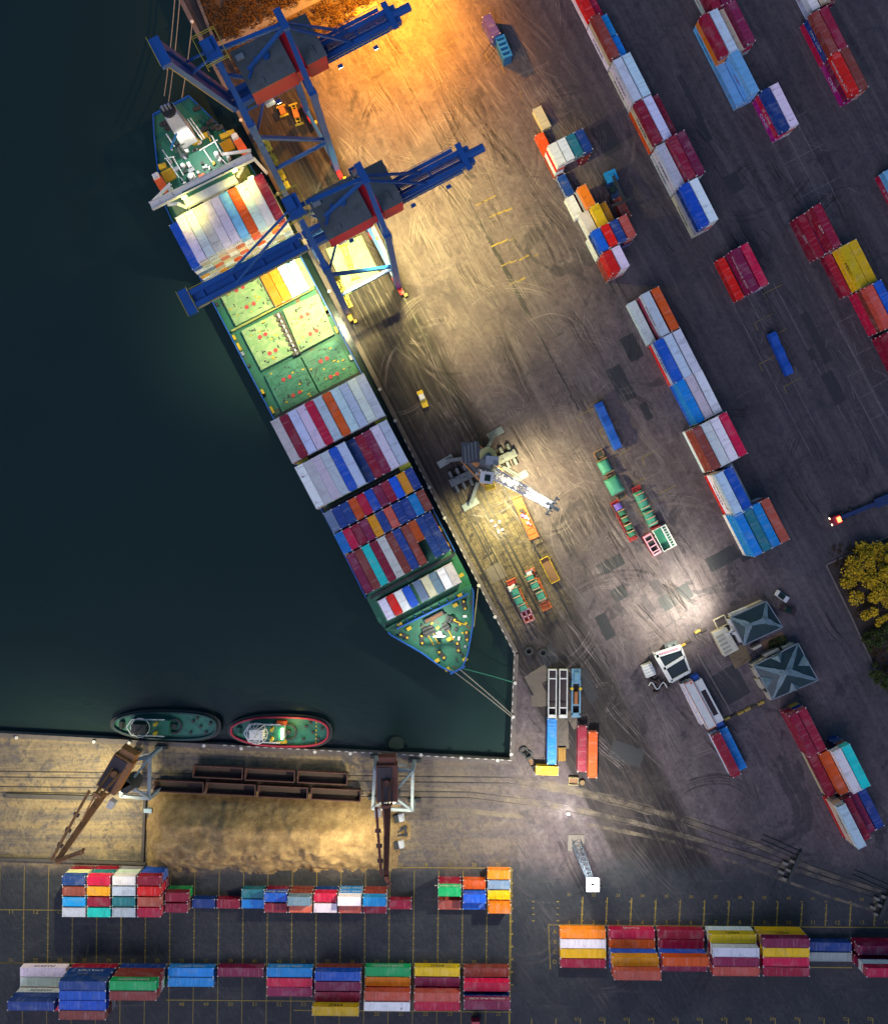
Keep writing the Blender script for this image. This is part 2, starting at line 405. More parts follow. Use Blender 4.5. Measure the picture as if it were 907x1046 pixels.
# yellow slot grid of the south yard, its numbers, and slot marks in the yards
mb = MB()
xs0, pit = 24.2, 24.87
def yl(a, b, w=.17, z=.014): strip(mb, P(*a), P(*b), w, z)
for k in range(-2, 21):
    x = xs0 + pit*k
    yl((x + 1.2, 884 + .012*x), (x - 1.4, 1046 + 30))
    for j in range(7): yl((x - .9, 938 + 6.6*j), (x + 1.3, 938 + 6.6*j), .2, .018)
for (y, xa, xb) in ((929, -30, 70), (886, 400, 523), (983.2, -30, 523), (1021.5, 170, 330), (1032, 300, 523), (983.2, 0, 30)):
    yl((xa, y), (xb, y + .008*(xb - xa)), .22, .018)
yl((521.5, 886), (519.6, 1060), .28, .022)
for k in range(10): yl((520, 889 + 13*k), (524, 889 + 13*k), .5, .026)
for k in range(-1, 16):
    x = 568.8 + pit*k
    if k >= 1: yl((x + 1.6, 915 + .03*(x-568)), (x, 946), .3)
    yl((x - 1, 1040), (x - 2, 1070), .24)
    for j in range(4): yl((x - .6, 921 + 6.5*j), (x + 2, 921 + 6.5*j), .24, .018)
yl((560, 944.6), (910, 947.6), .26, .018); yl((560, 944), (562, 990), .26, .022)
yl((815, 988), (870, 988.5), .26, .018)
def num(s, px, py, size=1.9, rz=0.0):
    me = text_mesh(s, round(size*.78, 2)); i = len(mb.v); c = P(px, py, .02); ca, sa = math.cos(rz), math.sin(rz)
    mb.v += [(c.x + v.co.x*ca - v.co.y*sa, c.y + v.co.x*sa + v.co.y*ca, .012 + .02 + v.co.z) for v in me.vertices]
    for f in me.polygons: mb.f.append(tuple(i + q for q in f.vertices)); mb.mi.append(0)
for k in range(21):
    x = xs0 + pit*(k - .5)
    if k < 20: num(str(21 + 2*(k % 12)), x, 980.8 + .004*x, 1.7)
    if 6 < k < 14: num(str(41 + k), x, 1026, 1.9); 
    if k > 14: num(str(5 + k), x, 1036, 1.9)
    if 12 < k < 21: num(str(1 + k), x, 883.5, 1.7)
    if k < 3: num(str(11 + k), x, 931.5, 2.2)
for k in range(14):
    x = 568.8 + pit*(k + .5)
    num(str(1 + k), x, 942.5, 2.0); num(str(31 + k), x, 914 + .4*k, 1.5); num(str(61 + k), x + 8, 1041, 1.7)
for k in range(4): num('ABCD'[k], 566.5, 952 + 10.2*k, 2.0)
# slot marks between the eastern rows
def lmark(px, py, th, a, b, w=.13):
    c = P(px, py); d = Vector((math.cos(R(th)), -math.sin(R(th)), 0)); n = Vector((d.y, -d.x, 0))*-1
    strip(mb, c, c + d*a, w, .014); strip(mb, c, c + n*b, w, .018)
for (x, y) in ((600, 415), (612, 440), (625, 468), (640, 497), (652, 520), (665, 545), (655, 468), (672, 505), (590, 425), (780, 300), (770, 330), (785, 345), (775, 372), (800, 395), (715, 405), (508, 25), (512, 68), (530, 95), (545, 120), (495, 55)):
    lmark(x, y, 63, 2.2, 5.5 if x > 560 else 1.2)
mb.build('yard_markings', yelp)['kind'] = 'structure'
mb = MB()
for (x, y, a, b) in ((783, 135, 30, 12), (798, 128, 30, 0), (812, 122, 30, 0), (745, 305, 48, 0), (762, 300, 40, 0), (790, 290, 42, 0), (528, 78, 22, 6), (540, 74, 22, 6), (600, 425, 20, 0), (648, 470, 18, 6), (690, 400, 20, 5), (838, 300, 36, 0), (855, 330, 30, 5), (700, 420, 14, 5), (865, 385, 20, 5)):
    c = P(x, y); d = Vector(DW3); n = Vector(NW3)
    strip(mb, c, c + d*a, .13, .011)
    if b:
        for q in (0, .33, .66): strip(mb, c + d*a*q, c + d*a*q + n*b, .13, .0145)
    for k in range(3):
        j = c + n*rng.uniform(-2, 9) + d*rng.uniform(0, a*.8); strip(mb, j, j + d*rng.uniform(1, 4) + n*rng.uniform(-2, 3), .12, .0185 + .003*k)
mb.build('worn_road_markings', paint('worn_line', (.19, .18, .19), .8, 0, .8, .6))['kind'] = 'structure'

# tyre marks: turning arcs of dust and rubber, half worn away
def tyre_material(name, c, keep):
    t = NT(name); p = t.pos(); n = t.noise(p, .09, 6, .72); tr = t.add('ShaderNodeBsdfTransparent'); mx = t.add('ShaderNodeMixShader'); out = t.n['Material Output']
    t.done(c, .85, 0, .1); t.put(mx.inputs[0], t.math('MULTIPLY', t.ramp(n, .40, .62), keep)); t.l.new(tr.outputs[0], mx.inputs[1]); t.l.new(t.b.outputs[0], mx.inputs[2]); t.l.new(mx.outputs[0], out.inputs['Surface'])
    return t.m
def arcs(name, n, mat, zbase, zones, wid):
    mb = MB()
    def wet(x, y):
        px, py = x*S + 453.5, 523 - y*S
        e = 182 + (py + 1)*.5123 if py < 629 else (505 + (py - 629)*.51 if py < 668 else 523)
        return py < 780 and px < e + 6
    for k in range(n):
        zx, zy, rad = zones[k % len(zones)]; c0 = P(zx + rng.gauss(0, rad), zy + rng.gauss(0, rad)); straight = rng.random() < .68
        r = rng.uniform(60, 160) if straight else rng.uniform(4, 22); a0 = (R(27) + rng.choice((0, math.pi)) + rng.gauss(0, .12)) if straight else rng.uniform(0, 6.28)
        c = Vector((c0.x - r*math.cos(a0), c0.y - r*math.sin(a0), 0)) if straight else c0
        sp = rng.uniform(.12, .30) if straight else rng.uniform(.5, 2.6); a1 = a0 + sp
        for m in range(rng.randint(2, 6)):
            off = (0, 1.9, .5, 2.5, 1.0, 3.1)[m] + rng.gauss(0, .15); s0 = a0 + rng.gauss(0, .1)*sp; N = 16; i = len(mb.v); w_ = rng.uniform(*wid); z = zbase + .00004*(k*6 + m)
            for q in range(N + 1):
                a = s0 + (a1 - s0)*q/N; taper = min(1, 4*min(q, N - q)/N) + .05; ux, uy = math.cos(a), math.sin(a); rr = r + off + .15*math.sin(q*.9 + k)
                if wet(c.x + ux*rr, c.y + uy*rr): taper = 0
                mb.v += [(c.x + ux*(rr - w_*taper/2), c.y + uy*(rr - w_*taper/2), z), (c.x + ux*(rr + w_*taper/2), c.y + uy*(rr + w_*taper/2), z)]
            for q in range(N): mb.f.append((i + 2*q, i + 2*q + 1, i + 2*q + 3, i + 2*q + 2)); mb.mi.append(0)
    mb.build(name, mat)['kind'] = 'structure'
ZN = [(450, 110, 45), (430, 180, 40), (480, 300, 50), (520, 380, 45), (440, 60, 40), (610, 420, 22), (560, 520, 40), (640, 580, 30), (650, 700, 45), (560, 110, 30), (500, 220, 45)]
ZE = [(700, 300, 60), (770, 380, 50), (650, 250, 40), (860, 450, 30), (720, 200, 50), (800, 180, 50), (700, 640, 40), (650, 850, 60), (800, 830, 50), (780, 620, 40), (620, 960, 60)]
DUST = tyre_material('dust_marks', (.30, .25, .245), .50); RUB = tyre_material('rubber_marks', (.036, .030, .034), .38)
arcs('dust_tyre_marks', 330, DUST, .02, ZN, (.14, .34))
arcs('dust_tyre_marks', 130, tyre_material('dust_marks_inland', (.17, .15, .16), .45), .02, ZE, (.14, .34))
arcs('rubber_tyre_marks', 150, RUB, .13, ZN + ZE, (.14, .4))
mb = MB()
for (x, y, l) in ((486, 210, 5), (492, 207, 4), (498, 204, 5), (500, 222, 6), (508, 219, 5), (516, 216, 4), (502, 252, 5), (510, 249, 5), (520, 246, 4), (512, 272, 6), (521, 269, 4), (530, 266, 6), (520, 291, 4), (528, 288, 5), (545, 262, 3)):
    a = P(x, y); strip(mb, a, a + Vector((.886, .463, 0))*l*.5, rng.uniform(.2, .45), .017)
mb.build('worn_yellow_dashes', yelp)['kind'] = 'structure'

# worn pale bed of the railway, fading into the asphalt
bed = tyre_material('railway_bed_dust', (.30, .245, .18), .62); mb = MB()
for line, w_ in (([(440, 790), (520, 797), (580, 806), (640, 821), (700, 838), (770, 862), (830, 888), (910, 915)], 3.2), ([(400, 806), (480, 812), (560, 822), (640, 838), (720, 860), (800, 885), (905, 918)], 2.6), ([(430, 823), (520, 833), (600, 842), (680, 858), (760, 884), (840, 914), (907, 935)], 1.3)):
    pp = [P(*q) for q in line]; fine_ = []
    for a, b in zip(pp[:-1], pp[1:]):
        for k in range(8): fine_.append(a.lerp(b, k/8))
    i = len(mb.v); N = len(fine_)
    for k, p in enumerate(fine_):
        d = (fine_[min(k + 1, N - 1)] - fine_[max(k - 1, 0)]).normalized(); n = Vector((-d.y, d.x, 0)); ww = w_*(1 - .55*k/N)*(1 + rng.gauss(0, .12)); mb.v += [tuple(p + n*ww/2 + Vector((0,0,.006))), tuple(p - n*ww/2 + Vector((0,0,.006)))]
    for k in range(N - 1): mb.f.append((i + 2*k, i + 2*k + 1, i + 2*k + 3, i + 2*k + 2)); mb.mi.append(0)
mb.build('railway_bed', bed)['kind'] = 'structure'
# ================================================================== CONTAINERS
CC = {  # code: (words, colour)
 'W': ('white', (.86,.87,.89)), 'P': ('pale blue', (.58,.72,.82)), 'G': ('grey', (.33,.35,.38)), 'S': ('light grey', (.70,.70,.75)),
 'L': ('sky blue', (.22,.52,.78)), 'D': ('dark red', (.30,.012,.040)), 'M': ('maroon', (.23,.012,.065)), 'C': ('crimson', (.62,.006,.06)),
 'R': ('bright red', (.70,.018,.014)), 'B': ('rust brown', (.27,.055,.04)), 'K': ('salmon pink', (.60,.13,.095)), 'E': ('orange red', (.68,.10,.018)),
 'O': ('orange', (.88,.24,.012)), 'A': ('amber', (.88,.38,.02)), 'Y': ('yellow', (.86,.56,.02)), 'U': ('royal blue', (.006,.11,.62)),
 'N': ('navy blue', (.012,.055,.26)), 'Z': ('azure blue', (.008,.27,.74)), 'T': ('dark teal', (.02,.20,.24)), 'Q': ('turquoise', (.03,.68,.62)),
 'V': ('green', (.01,.45,.13)), 'F': ('magenta', (.52,.008,.26)), 'H': ('cream', (.68,.57,.40)), 'J': ('slate blue', (.16,.24,.36)), 'I': ('violet blue', (.07,.06,.26))}
def container_material():
    t = NT('container_paint'); v = t.obj()
    oi = t.add('ShaderNodeObjectInfo'); c = oi.outputs['Color']
    al = oi.outputs['Alpha']                                   # how rusty: 1 clean, 0 very
    off = t.add('ShaderNodeCombineXYZ'); t.put(off.inputs[0], t.math('MULTIPLY', oi.outputs['Random'], 133)); t.put(off.inputs[1], t.math('MULTIPLY', oi.outputs['Random'], 57))
    va = t.add('ShaderNodeVectorMath', operation='ADD'); t.put(va.inputs[0], v); t.l.new(off.outputs[0], va.inputs[1]); w = va.outputs[0]
    n1 = t.noise(w, .42, 5, .65, .4); n2 = t.noise(w, 2.6, 4, .7); st = t.noise(t.mapping(w, sc=(2.2, .5, .5)), 1.0, 5, .7)
    g = t.math('MULTIPLY_ADD', oi.outputs['Random'], .3, .88)
    hs = t.add('ShaderNodeHueSaturation'); t.put(hs.inputs['Color'], c); t.put(hs.inputs['Value'], g); hs.inputs['Saturation'].default_value = 1.08
    col = hs.outputs[0]
    dirt = t.mix(.5, col, (.045, .04, .045))
    col = t.mix(t.math('MULTIPLY', t.ramp(n1, .48, .75), .5), col, dirt)
    fad = t.mix(.10, col, (.6, .56, .55))
    col = t.mix(t.math('MULTIPLY', t.ramp(n2, .45, .75), .5), col, fad)
    col = t.mix(t.math('MULTIPLY', t.ramp(st, .55, .8), .5), col, dirt)
    bd = t.noise(t.mapping(w, sc=(1.5, .12, .12)), 1.0, 3, .8)  # cross-bands: wear, seams and corrugation shading painted into the colour
    col = t.mix(t.math('MULTIPLY', t.ramp(bd, .52, .66), .5), col, t.mix(.45, col, (.03, .028, .03)))
    col = t.mix(t.math('MULTIPLY', t.ramp(bd, .47, .36), .30), col, t.mix(.35, col, (.75, .72, .70)))
    pt = t.noise(w, .33, 2, .3)
    col = t.mix(t.math('MULTIPLY', t.ramp(pt, .54, .68), .25), col, t.mix(.4, col, (.5, .48, .47)))
    inv = t.math('SUBTRACT', 1.0, al)
    th = t.math('MULTIPLY_ADD', inv, -.17, .80)
    rs = t.math('SUBTRACT', t.noise(w, .9, 6, .72), th)
    col = t.mix(t.ramp(rs, 0, .05), col, (.12, .045, .025))
    t.bump(n2, .2, .03)
    return t.done(col, t.math('MULTIPLY_ADD', n1, .3, .38), 0, .4)
CPAINT = container_material()
CDARK = paint('rubber_gasket', (.03, .03, .032), .7); CCAST = paint('corner_casting_steel', (.72, .70, .68), .5, 0, .25)
LET_W = paint('lettering_white', (.72, .72, .72), .6, 0, .35, .9); LET_D = paint('lettering_dark', (.03, .05, .12), .6, 0, .35, .9); LET_B = paint('lettering_black', (.03, .025, .02), .6); LET_R = paint('lettering_red', (.42, .06, .09), .6, 0, .35, .9)
CW, CH = 2.38, 2.59
def cont_mesh(L):
    mb = MB(); w = CW/2; l = L/2; h = CH
    # corrugated long walls, set in from the frame
    pit = .56; n = int((L - .3)/pit)
    for sgn in (-1, 1):
        y0 = sgn*(w - .035); y1 = sgn*(w - .075); x = -n*pit/2; row = []
        for k in range(n):
            for dx, y in ((0, y0), (.18, y0), (.28, y1), (.46, y1)): row.append((x + dx, y))
            x += pit
        row.append((x, y0)); i = len(mb.v)
        mb.v += [(a, b, .16) for a, b in row] + [(a, b, h - .1) for a, b in row]; m = len(row)
        for k in range(m - 1):
            mb.f.append((i+k, i+k+1, i+m+k+1, i+m+k)); mb.mi.append(0)
    # frame: rails and posts
    for sy in (-1, 1):
        mb.box((0, sy*(w - .05), h - .06), (L - .3, .1, .12), 0, 0); mb.box((0, sy*(w - .05), .09), (L - .3, .1, .16))
        for sx in (-1, 1):
            mb.box((sx*(l - .075), sy*(w - .08), h/2), (.15, .16, h - .36))
            for z in (.09, h - .09): mb.box((sx*(l - .082), sy*(w - .084), z), (.26, .22, .2), 0, 2)
    for sx in (-1, 1):
        mb.box((sx*(l - .06), 0, h - .07), (.11, CW - .36, .13)); mb.box((sx*(l - .06), 0, .09), (.11, CW - .36, .16))
    # blind end wall (the doors are a part of their own at +x) and floor
    for k in range(7): mb.box((-l + .09, -.96 + k*.32, h/2), (.05 + .05*(k % 2), .319, h - .34))
    mb.box((0, 0, .1), (L - .26, CW - .2, .06), 0, 1)
    return mb.mesh('container_body', [CPAINT, CDARK, CCAST])
def roof_mesh(L):
    mb = MB(); n = int((L - .3)/.42); s = (L - .26)/n
    for k in range(n):
        x = -(L - .26)/2 + s*k; z = CH - .035
        mb.poly([(x, -CW/2 + .1, z), (x + s*.55, -CW/2 + .1, z), (x + s*.55, CW/2 - .1, z), (x, CW/2 - .1, z)])
        mb.poly([(x + s*.55, -CW/2 + .1, z), (x + s*.7, -CW/2 + .1, z - .03), (x + s*.7, CW/2 - .1, z - .03), (x + s*.55, CW/2 - .1, z)])
        mb.poly([(x + s*.7, -CW/2 + .1, z - .03), (x + s*.85, -CW/2 + .1, z - .03), (x + s*.85, CW/2 - .1, z - .03), (x + s*.7, CW/2 - .1, z - .03)])
        mb.poly([(x + s*.85, -CW/2 + .1, z - .03), (x + s, -CW/2 + .1, z), (x + s, CW/2 - .1, z), (x + s*.85, CW/2 - .1, z - .03)])
    return mb.mesh('container_roof', [CPAINT])
def door_mesh(L):
    mb = MB(); l = L/2
    for sy in (-1, 1):
        mb.box((l - .03, sy*.53, CH/2), (.06, 1.03, CH - .34))
        for q in (.25, .8): mb.cyl((l + .02, sy*q, .2), (l + .02, sy*q, CH - .2), .03, 5, 2)
    mb.box((l - .02, 0, CH/2), (.05, .03, CH - .34), 0, 1)
    return mb.mesh('container_door', [CPAINT, CDARK, CCAST])
_cm = {L: (cont_mesh(L), roof_mesh(L), door_mesh(L)) for L in (12.19, 6.06)}
N_CONT = 0
def unit_mesh(L):
    mb = MB(); l = -L/2
    mb.box((l + .03, 0, CH/2), (.07, CW - .34, CH - .36), 0, 0); mb.box((l - .005, 0, 1.85), (.05, 1.5, .75), 0, 1); mb.box((l - .01, 0, .75), (.06, 1.8, .6), 0, 2)
    mb.cyl((l - .02, .35, 1.85), (l - .05, .35, 1.85), .3, 10, 2); mb.cyl((l - .02, -.35, 1.85), (l - .05, -.35, 1.85), .3, 10, 2)
    return mb.mesh('refrigeration_unit', [CPAINT, CDARK, CCAST])
_um = {L: unit_mesh(L) for L in (12.19, 6.06)}
LEGEND = {'h': ('HAMBURG SÜD', LET_W, 1.35), 'm': ('MAERSK', LET_D, 1.6), 'e': ('EVERGREEN', LET_W, 1.5), 'c': ('CMA CGM', LET_W, 1.4), 's': ('MSC', LET_B, 1.9),
          'o': ('ONE', LET_W, 2.1), 'k': ('K LINE', LET_W, 1.5), 'y': ('COSCO', LET_W, 1.4), 'a': ('MAERSK SEALAND', LET_D, 1.05), 'u': ('UASC', LET_R, 1.3), 'z': ('ZIM', LET_W, 1.5)}
def container(loc, rz, code, L, label, group, mark=None, scale=(1,1,1), face=-1, rust=None):
    """one container: body (the thing), roof and door; mark letters its long side"""
    global N_CONT; N_CONT += 1
    word, c = CC[code]; body, roof, door = _cm[L]
    cold = code in 'WPS'
    o = bpy.data.objects.new(('refrigerated_container' if L > 8 else 'short_refrigerated_container') if cold else ('shipping_container' if L > 8 else 'short_shipping_container'), body); COL.objects.link(o)
    o.location = loc; o.rotation_euler = (0, 0, rz + (math.pi if rng.random() < .5 else 0)); o.scale = scale
    flip = abs(o.rotation_euler.z - rz) > 1
    r = rust if rust is not None else rng.choice((.75, .6, .45, .3, .1) if cold else (1, 1, .85, .75, .55, .4))
    col = (*[max(0, x*rng.uniform(.9, 1.1)) for x in c], r); o.color = col
    tag(o, label, 'container', group)
    rf = bpy.data.objects.new('roof', roof); dr = bpy.data.objects.new('door', door)
    ru = [bpy.data.objects.new('refrigeration_unit', _um[L])] if cold else []
    for q in [rf, dr] + ru: COL.objects.link(q); q.parent = o; q.color = col
    k = rng.uniform(.9, 1.12); rf.color = (*[min(1, x*k + .012) for x in col[:3]], max(0, r - .18))
    if mark:
        s, m, z = LEGEND[mark]; me = text_mesh(s, z)
        if not me.materials: me.materials.append(m)
        for fs in ((face,) if face else (-1, 1)):
            f2 = -fs if flip else fs
            q = bpy.data.objects.new('lettering', me); COL.objects.link(q); q.parent = o
            q.location = (0, f2*(CW/2 + .012), CH/2 + .05); q.rotation_euler = (math.pi/2, 0, 0 if f2 < 0 else math.pi)
    return o
TIER = {1: ['alone'], 2: ['bottom', 'top'], 3: ['bottom', 'middle', 'top'], 4: ['bottom', 'lower middle', 'upper middle', 'top'],
        5: ['bottom', 'second tier', 'middle', 'fourth tier', 'top'], 6: ['bottom', 'second tier', 'third tier', 'fourth tier', 'fifth tier', 'top']}
def parse(s):
    """'W Um D' style: capital = colour, following small letter = lettering, X = any"""
    out = []
    for ch in s:
        if ch.islower(): out[-1][1] = ch
        elif ch != ' ': out.append([ch if ch != 'X' else rng.choice('DMBNUWKCS'), None])
    return out
TH_ = 2.62
def stack(base, rz, tiers, L, where, group, keep=None, scale=(1,1,1), z0=0.0, face=-1, th=TH_):
    """a stack standing on base; keep = indices of the tiers worth building"""
    n = len(tiers)
    for k, (c, m) in enumerate(tiers):
        if keep is not None and k not in keep: continue
        word = CC[c][0]; size = 'long' if L > 8 else 'short'
        if n == 1: lab = f'{word} {size} container on the ground, {where}'
        else:
            lab = f'{word} {size} container, {TIER[n][k]} of {where}'
        j = Vector((rng.uniform(-.05, .05), rng.uniform(-.03, .03), 0))
        container(Vector(base) + j + Vector((0, 0, z0 + .01 + k*th)), rz + R(rng.uniform(-.25, .25)), c, L, lab, group, m, scale, face)
def bay(ref, cols, where, group, theta=63.2, L=12.19, pitch=2.6, off=0, doff=0.0, nsgn=1, names=None):
    """ref: survey pixel of the bay's ground corner nearest the yard's middle; columns go inland"""
    d = Vector((math.cos(R(theta)), -math.sin(R(theta)), 0)); n = Vector((-d.y, d.x, 0))*nsgn
    b0 = P(*ref); tl = [parse(c) for c in cols]; N = len(tl)
    for j, t in enumerate(tl):
        if not t: continue
        base = b0 + d*(doff + L/2) + n*((off + j)*pitch + CW/2 + .03)
        lo = len(tl[j-1]) if j else 0; hi = len(tl[j+1]) if j < N - 1 else 0
        low = min(lo, hi)
        keep = [k for k in range(len(t)) if k >= low or k == len(t) - 1]
        w = f'{ORD[j + off]} stack, {where}' if N > 1 else where
        stack(base, -R(theta), t, L, w, group, keep, face=-1 if nsgn > 0 else 1)
g = 'containers stacked in the north east yard row'
gy = ['nearest the ship', 'next', 'third', 'farthest inland']
R1 = lambda s: f'{s}, north east row'
bay((577.9, -10.5), ['WR', 'C'], R1('cut off bay'), g)
bay((599.4, 32), ['WmHB', ''], R1('second bay'), g)
bay((599.4, 32), ['', 'XZ'], R1('second bay, north half'), g, L=6.06)
bay((599.4, 32), ['', 'XZ'], R1('second bay, south half'), g, L=6.06, doff=6.2)
bay((620.9, 75), ['SmSmP', 'XXP'], R1('third bay'), g)
bay((641.7, 117.2), ['EHmD', 'XXP', 'XD'], R1('fourth bay'), g)
bay((663.7, 160.3), ['SmSmP', 'XXXD', 'XXXM'], R1('fifth bay'), g)
bay((685.2, 202.6), ['HmGNU', 'SKWW'], R1('southern end bay'), g)
g = 'containers in the loose cluster by the blue reach stacker'
R2 = lambda s: f'{s} near reach stacker'
bay((543.3, 115.6), ['H'], R2('at north tip of cluster'), g, L=6.06)
bay((545.3, 142), ['E'], R2('flanking the tall block'), g)
bay((555, 163.0), ['BWRW', 'XXEW', 'XXUT', 'XXBN'], R2('tall block'), g, L=6.06)
bay((567.1, 184.2), ['Nc'], R2('below the tall block'), g, L=6.06)
bay((576, 206), ['S', 'DGO'], R2('middle pair'), g, L=6.06, pitch=2.9)
bay((589.3, 224.5), ['SS', 'XXY', 'XA', '', 'B'], R2('yellow block'), g, L=6.06)
bay((597.6, 247.4), ['WWNU', 'XXXR', 'XXXN', 'XXXK'], R2('blue red block'), g, L=6.06)
bay((608.5, 268.8), ['BBRR', 'KSWW'], R2('southern tip block'), g, L=6.06)
g = 'containers in the short row along the northern frame edge'
R3 = lambda s: f'{s}, short north row'
bay((691.5, -12.0), ['', 'WuDD', 'XXM'], R3('cut off bay'), g, off=0)
bay((707.3, 31.1), ['LaOD', 'XXP', 'XH', 'XXM'], R3('crate bay'), g)
bay((728.4, 72.1), ['L', 'LaLuL'], R3('sky blue bay'), g)
bay((767.5, 105.1), ['FoCkN', 'XXW'], R3('last bay'), g)
g = 'containers in the row at the north east frame corner'
R4 = lambda s: f'{s}, frame corner row'
bay((801.5, -20.5), ['WuW', 'XXH', 'XXD'], R4('cut off bay'), g)
bay((816.4, 28.7), ['CNcB', 'XXD'], R4('middle bay'), g)
bay((836.8, 68.4), ['FoMRh', 'XXB'], R4('southern bay'), g)
g = 'containers in the eastern yellow and red row'
R5 = lambda s: f'{s}, eastern row'
bay((805.9, 227.7), ['DDz', 'XXDDz'], R5('dark red bay'), g)
bay((836.6, 264.9), ['D', 'XYYs', 'XXY'], R5('yellow bay'), g)
bay((865.8, 302.9), ['CCBK', 'XXXU'], R5('crimson bay'), g)
bay((889.4, 346.9), ['DD', 'XXXY'], R5('bay cut by frame edge'), g)
bay((892.7, 182.5), ['CkL', 'XW'], 'small bay at frame edge, above eastern row', g)
g = 'red containers standing alone in mid yard'
bay((728.3, 268.6), ['R', 'XMMh', 'XXC'], 'red group above blue trailer', g, pitch=2.72)
g = 'containers in the long middle yard row'
R7 = lambda s: f'{s}, long middle row'
bay((638.8, 312.6), ['P', 'SXPm', 'XXE'], R7('northern end bay'), g, pitch=2.85)
bay((662, 353.9), ['RSmU', 'XXP', 'XXS'], R7('navy and pale bay'), g)
bay((683.2, 394.7), ['UZZ', 'XXS', 'XXW'], R7('azure bay'), g)
bay((696.4, 441.7), ['WBBB', 'XXXW', 'XXXW', 'XXXC'], R7('four stack red bay'), g)
bay((718.8, 486.5), ['RWmWaP', 'XXXU', 'S'], R7('white and blue bay'), g)
bay((737.6, 526.2), ['WZZZ', 'XXXT', 'XXXZ', 'XXRK'], R7('southern end bay'), g)
g = 'containers in the row beside the hipped roofs'
R8 = lambda s: f'{s} below hipped roofs'
bay((795.3, 725.5), ['DDD', 'YND'], R8('paired red bay'), g)
bay((817.3, 768), ['HD', 'XXE', 'XXSW', 'NNBQ'], R8('turquoise bay'), g)
bay((839.4, 813.8), ['RHHmP', 'XXD', 'XM', 'XN'], R8('southern bay'), g)
g = 'containers set down between the white trailer and red row'
bay((722.2, 748.6), ['PD', 'Z'], 'south of white trailers', g)
bay((692.5, 697.5), ['S', ''], 'beside scrap pile, red edged roof', g)
g = 'containers on the wharf corner by the lorry trailers'
bay((558.2, 732.5), ['Z'], 'on wharf corner south of open trailers', g, theta=90.5)
bay((588.6, 740), ['D'], 'with white corners, on wharf corner', g, theta=90.5)
bay((599.5, 746), ['E'], 'beside dark red one on wharf corner', g, theta=90.5)
bay((546.3, 780), ['Y'], 'lying crosswise at wharf corner', g, theta=2, L=6.06, nsgn=-1)
g = 'pair of blue containers under the orange light'
bay((491.5, 27.0), ['II'], 'under the orange light', g, L=6.06, theta=63)
# ---- south yard: every stack placed on its painted slot
def B(x, y, tiers, L, where, group, keep=None, th=TH_):
    th_ = R(.6); d = Vector((math.cos(th_), -math.sin(th_), 0)); n = Vector((d.y, -d.x, 0))*-1
    b = P(x, y) + d*(L/2) + Vector((d.y, -d.x, 0))*(CW/2)
    stack(b, -th_, parse(tiers), L, where, group, keep, face=1, th=th)
LS, LL = 6.06, 12.19
g = 'short containers in the four by four block by the sand'
rows = [(['DHN', 'DTC', 'GWS', 'UUD']), ['XXB', 'XXA', 'XXP', 'XXR'], ['XXZ', 'XXD', 'XXT', 'XXK'], ['XXS', 'XXQ', 'XXP', 'HXC']]
for r in range(4):
    for s in range(4):
        keep = [0,1,2] if (r == 0 or s == 3 or r == 3 or s == 0) else [2]
        B(74.9 + 24.87*s, 884.4 + 10.5*r + .01*s, rows[r][s], LS, f'{ORD[r]} row, {ORD[s]} column of block by sand', g, keep, th=2.6)
g = 'short containers in the single file south of the sand'
F1 = lambda s: f'{s} in file by sand'
for (x, y, tt, w) in ((174.2, 904.5, 'VD', 'northern stack beside tight block'), (174.2, 915.3, 'XD', 'southern stack beside tight block'), (199, 914.8, 'N', 'lone blue slot'), (223.9, 914.9, 'D', 'lone red slot'),
    (248.8, 904.9, 'T', 'northern teal slot'), (248.8, 915, 'Z', 'southern azure slot'), (273.6, 904.7, 'DUc', 'northern slot west of slate stack'), (273.6, 915.3, 'XD', 'southern slot west of slate stack'),
    (298.5, 904.8, 'BBJ', 'northern slate slot'), (298.5, 915.4, 'XK', 'southern slot behind slate stack'), (323.4, 905, 'NC', 'northern crimson slot'), (323.4, 915.4, 'XW', 'southern white slot'),
    (348.2, 904.8, 'ZcZcW', 'northern white slot'), (348.2, 915.8, 'XK', 'southern slot behind white stack'), (373.1, 905.2, 'BBZ', 'northern azure slot'), (373.1, 916, 'XD', 'southern slot under crane jib'), (398, 915.9, 'D', 'lone slot past crane jib'),
    (447.7, 895.3, 'DDVe', 'green slot'), (447.7, 916, 'K', 'southern slot behind green stack'), (472.6, 895.6, 'E', 'northern orange red slot'), (472.6, 905.8, 'NU', 'middle royal blue slot'), (472.6, 916.2, 'U', 'southern royal blue slot'),
    (497.5, 885.4, 'O', 'northern orange slot'), (497.5, 895.8, 'J', 'second slot past orange'), (497.5, 906, 'Y', 'yellow slot'), (497.5, 916.2, 'EO', 'southern orange slot')):
    B(x, y, tt, LS, F1(w), g)
g = 'long containers in the south west yard row'
F2 = lambda s: f'{s} of south west row'
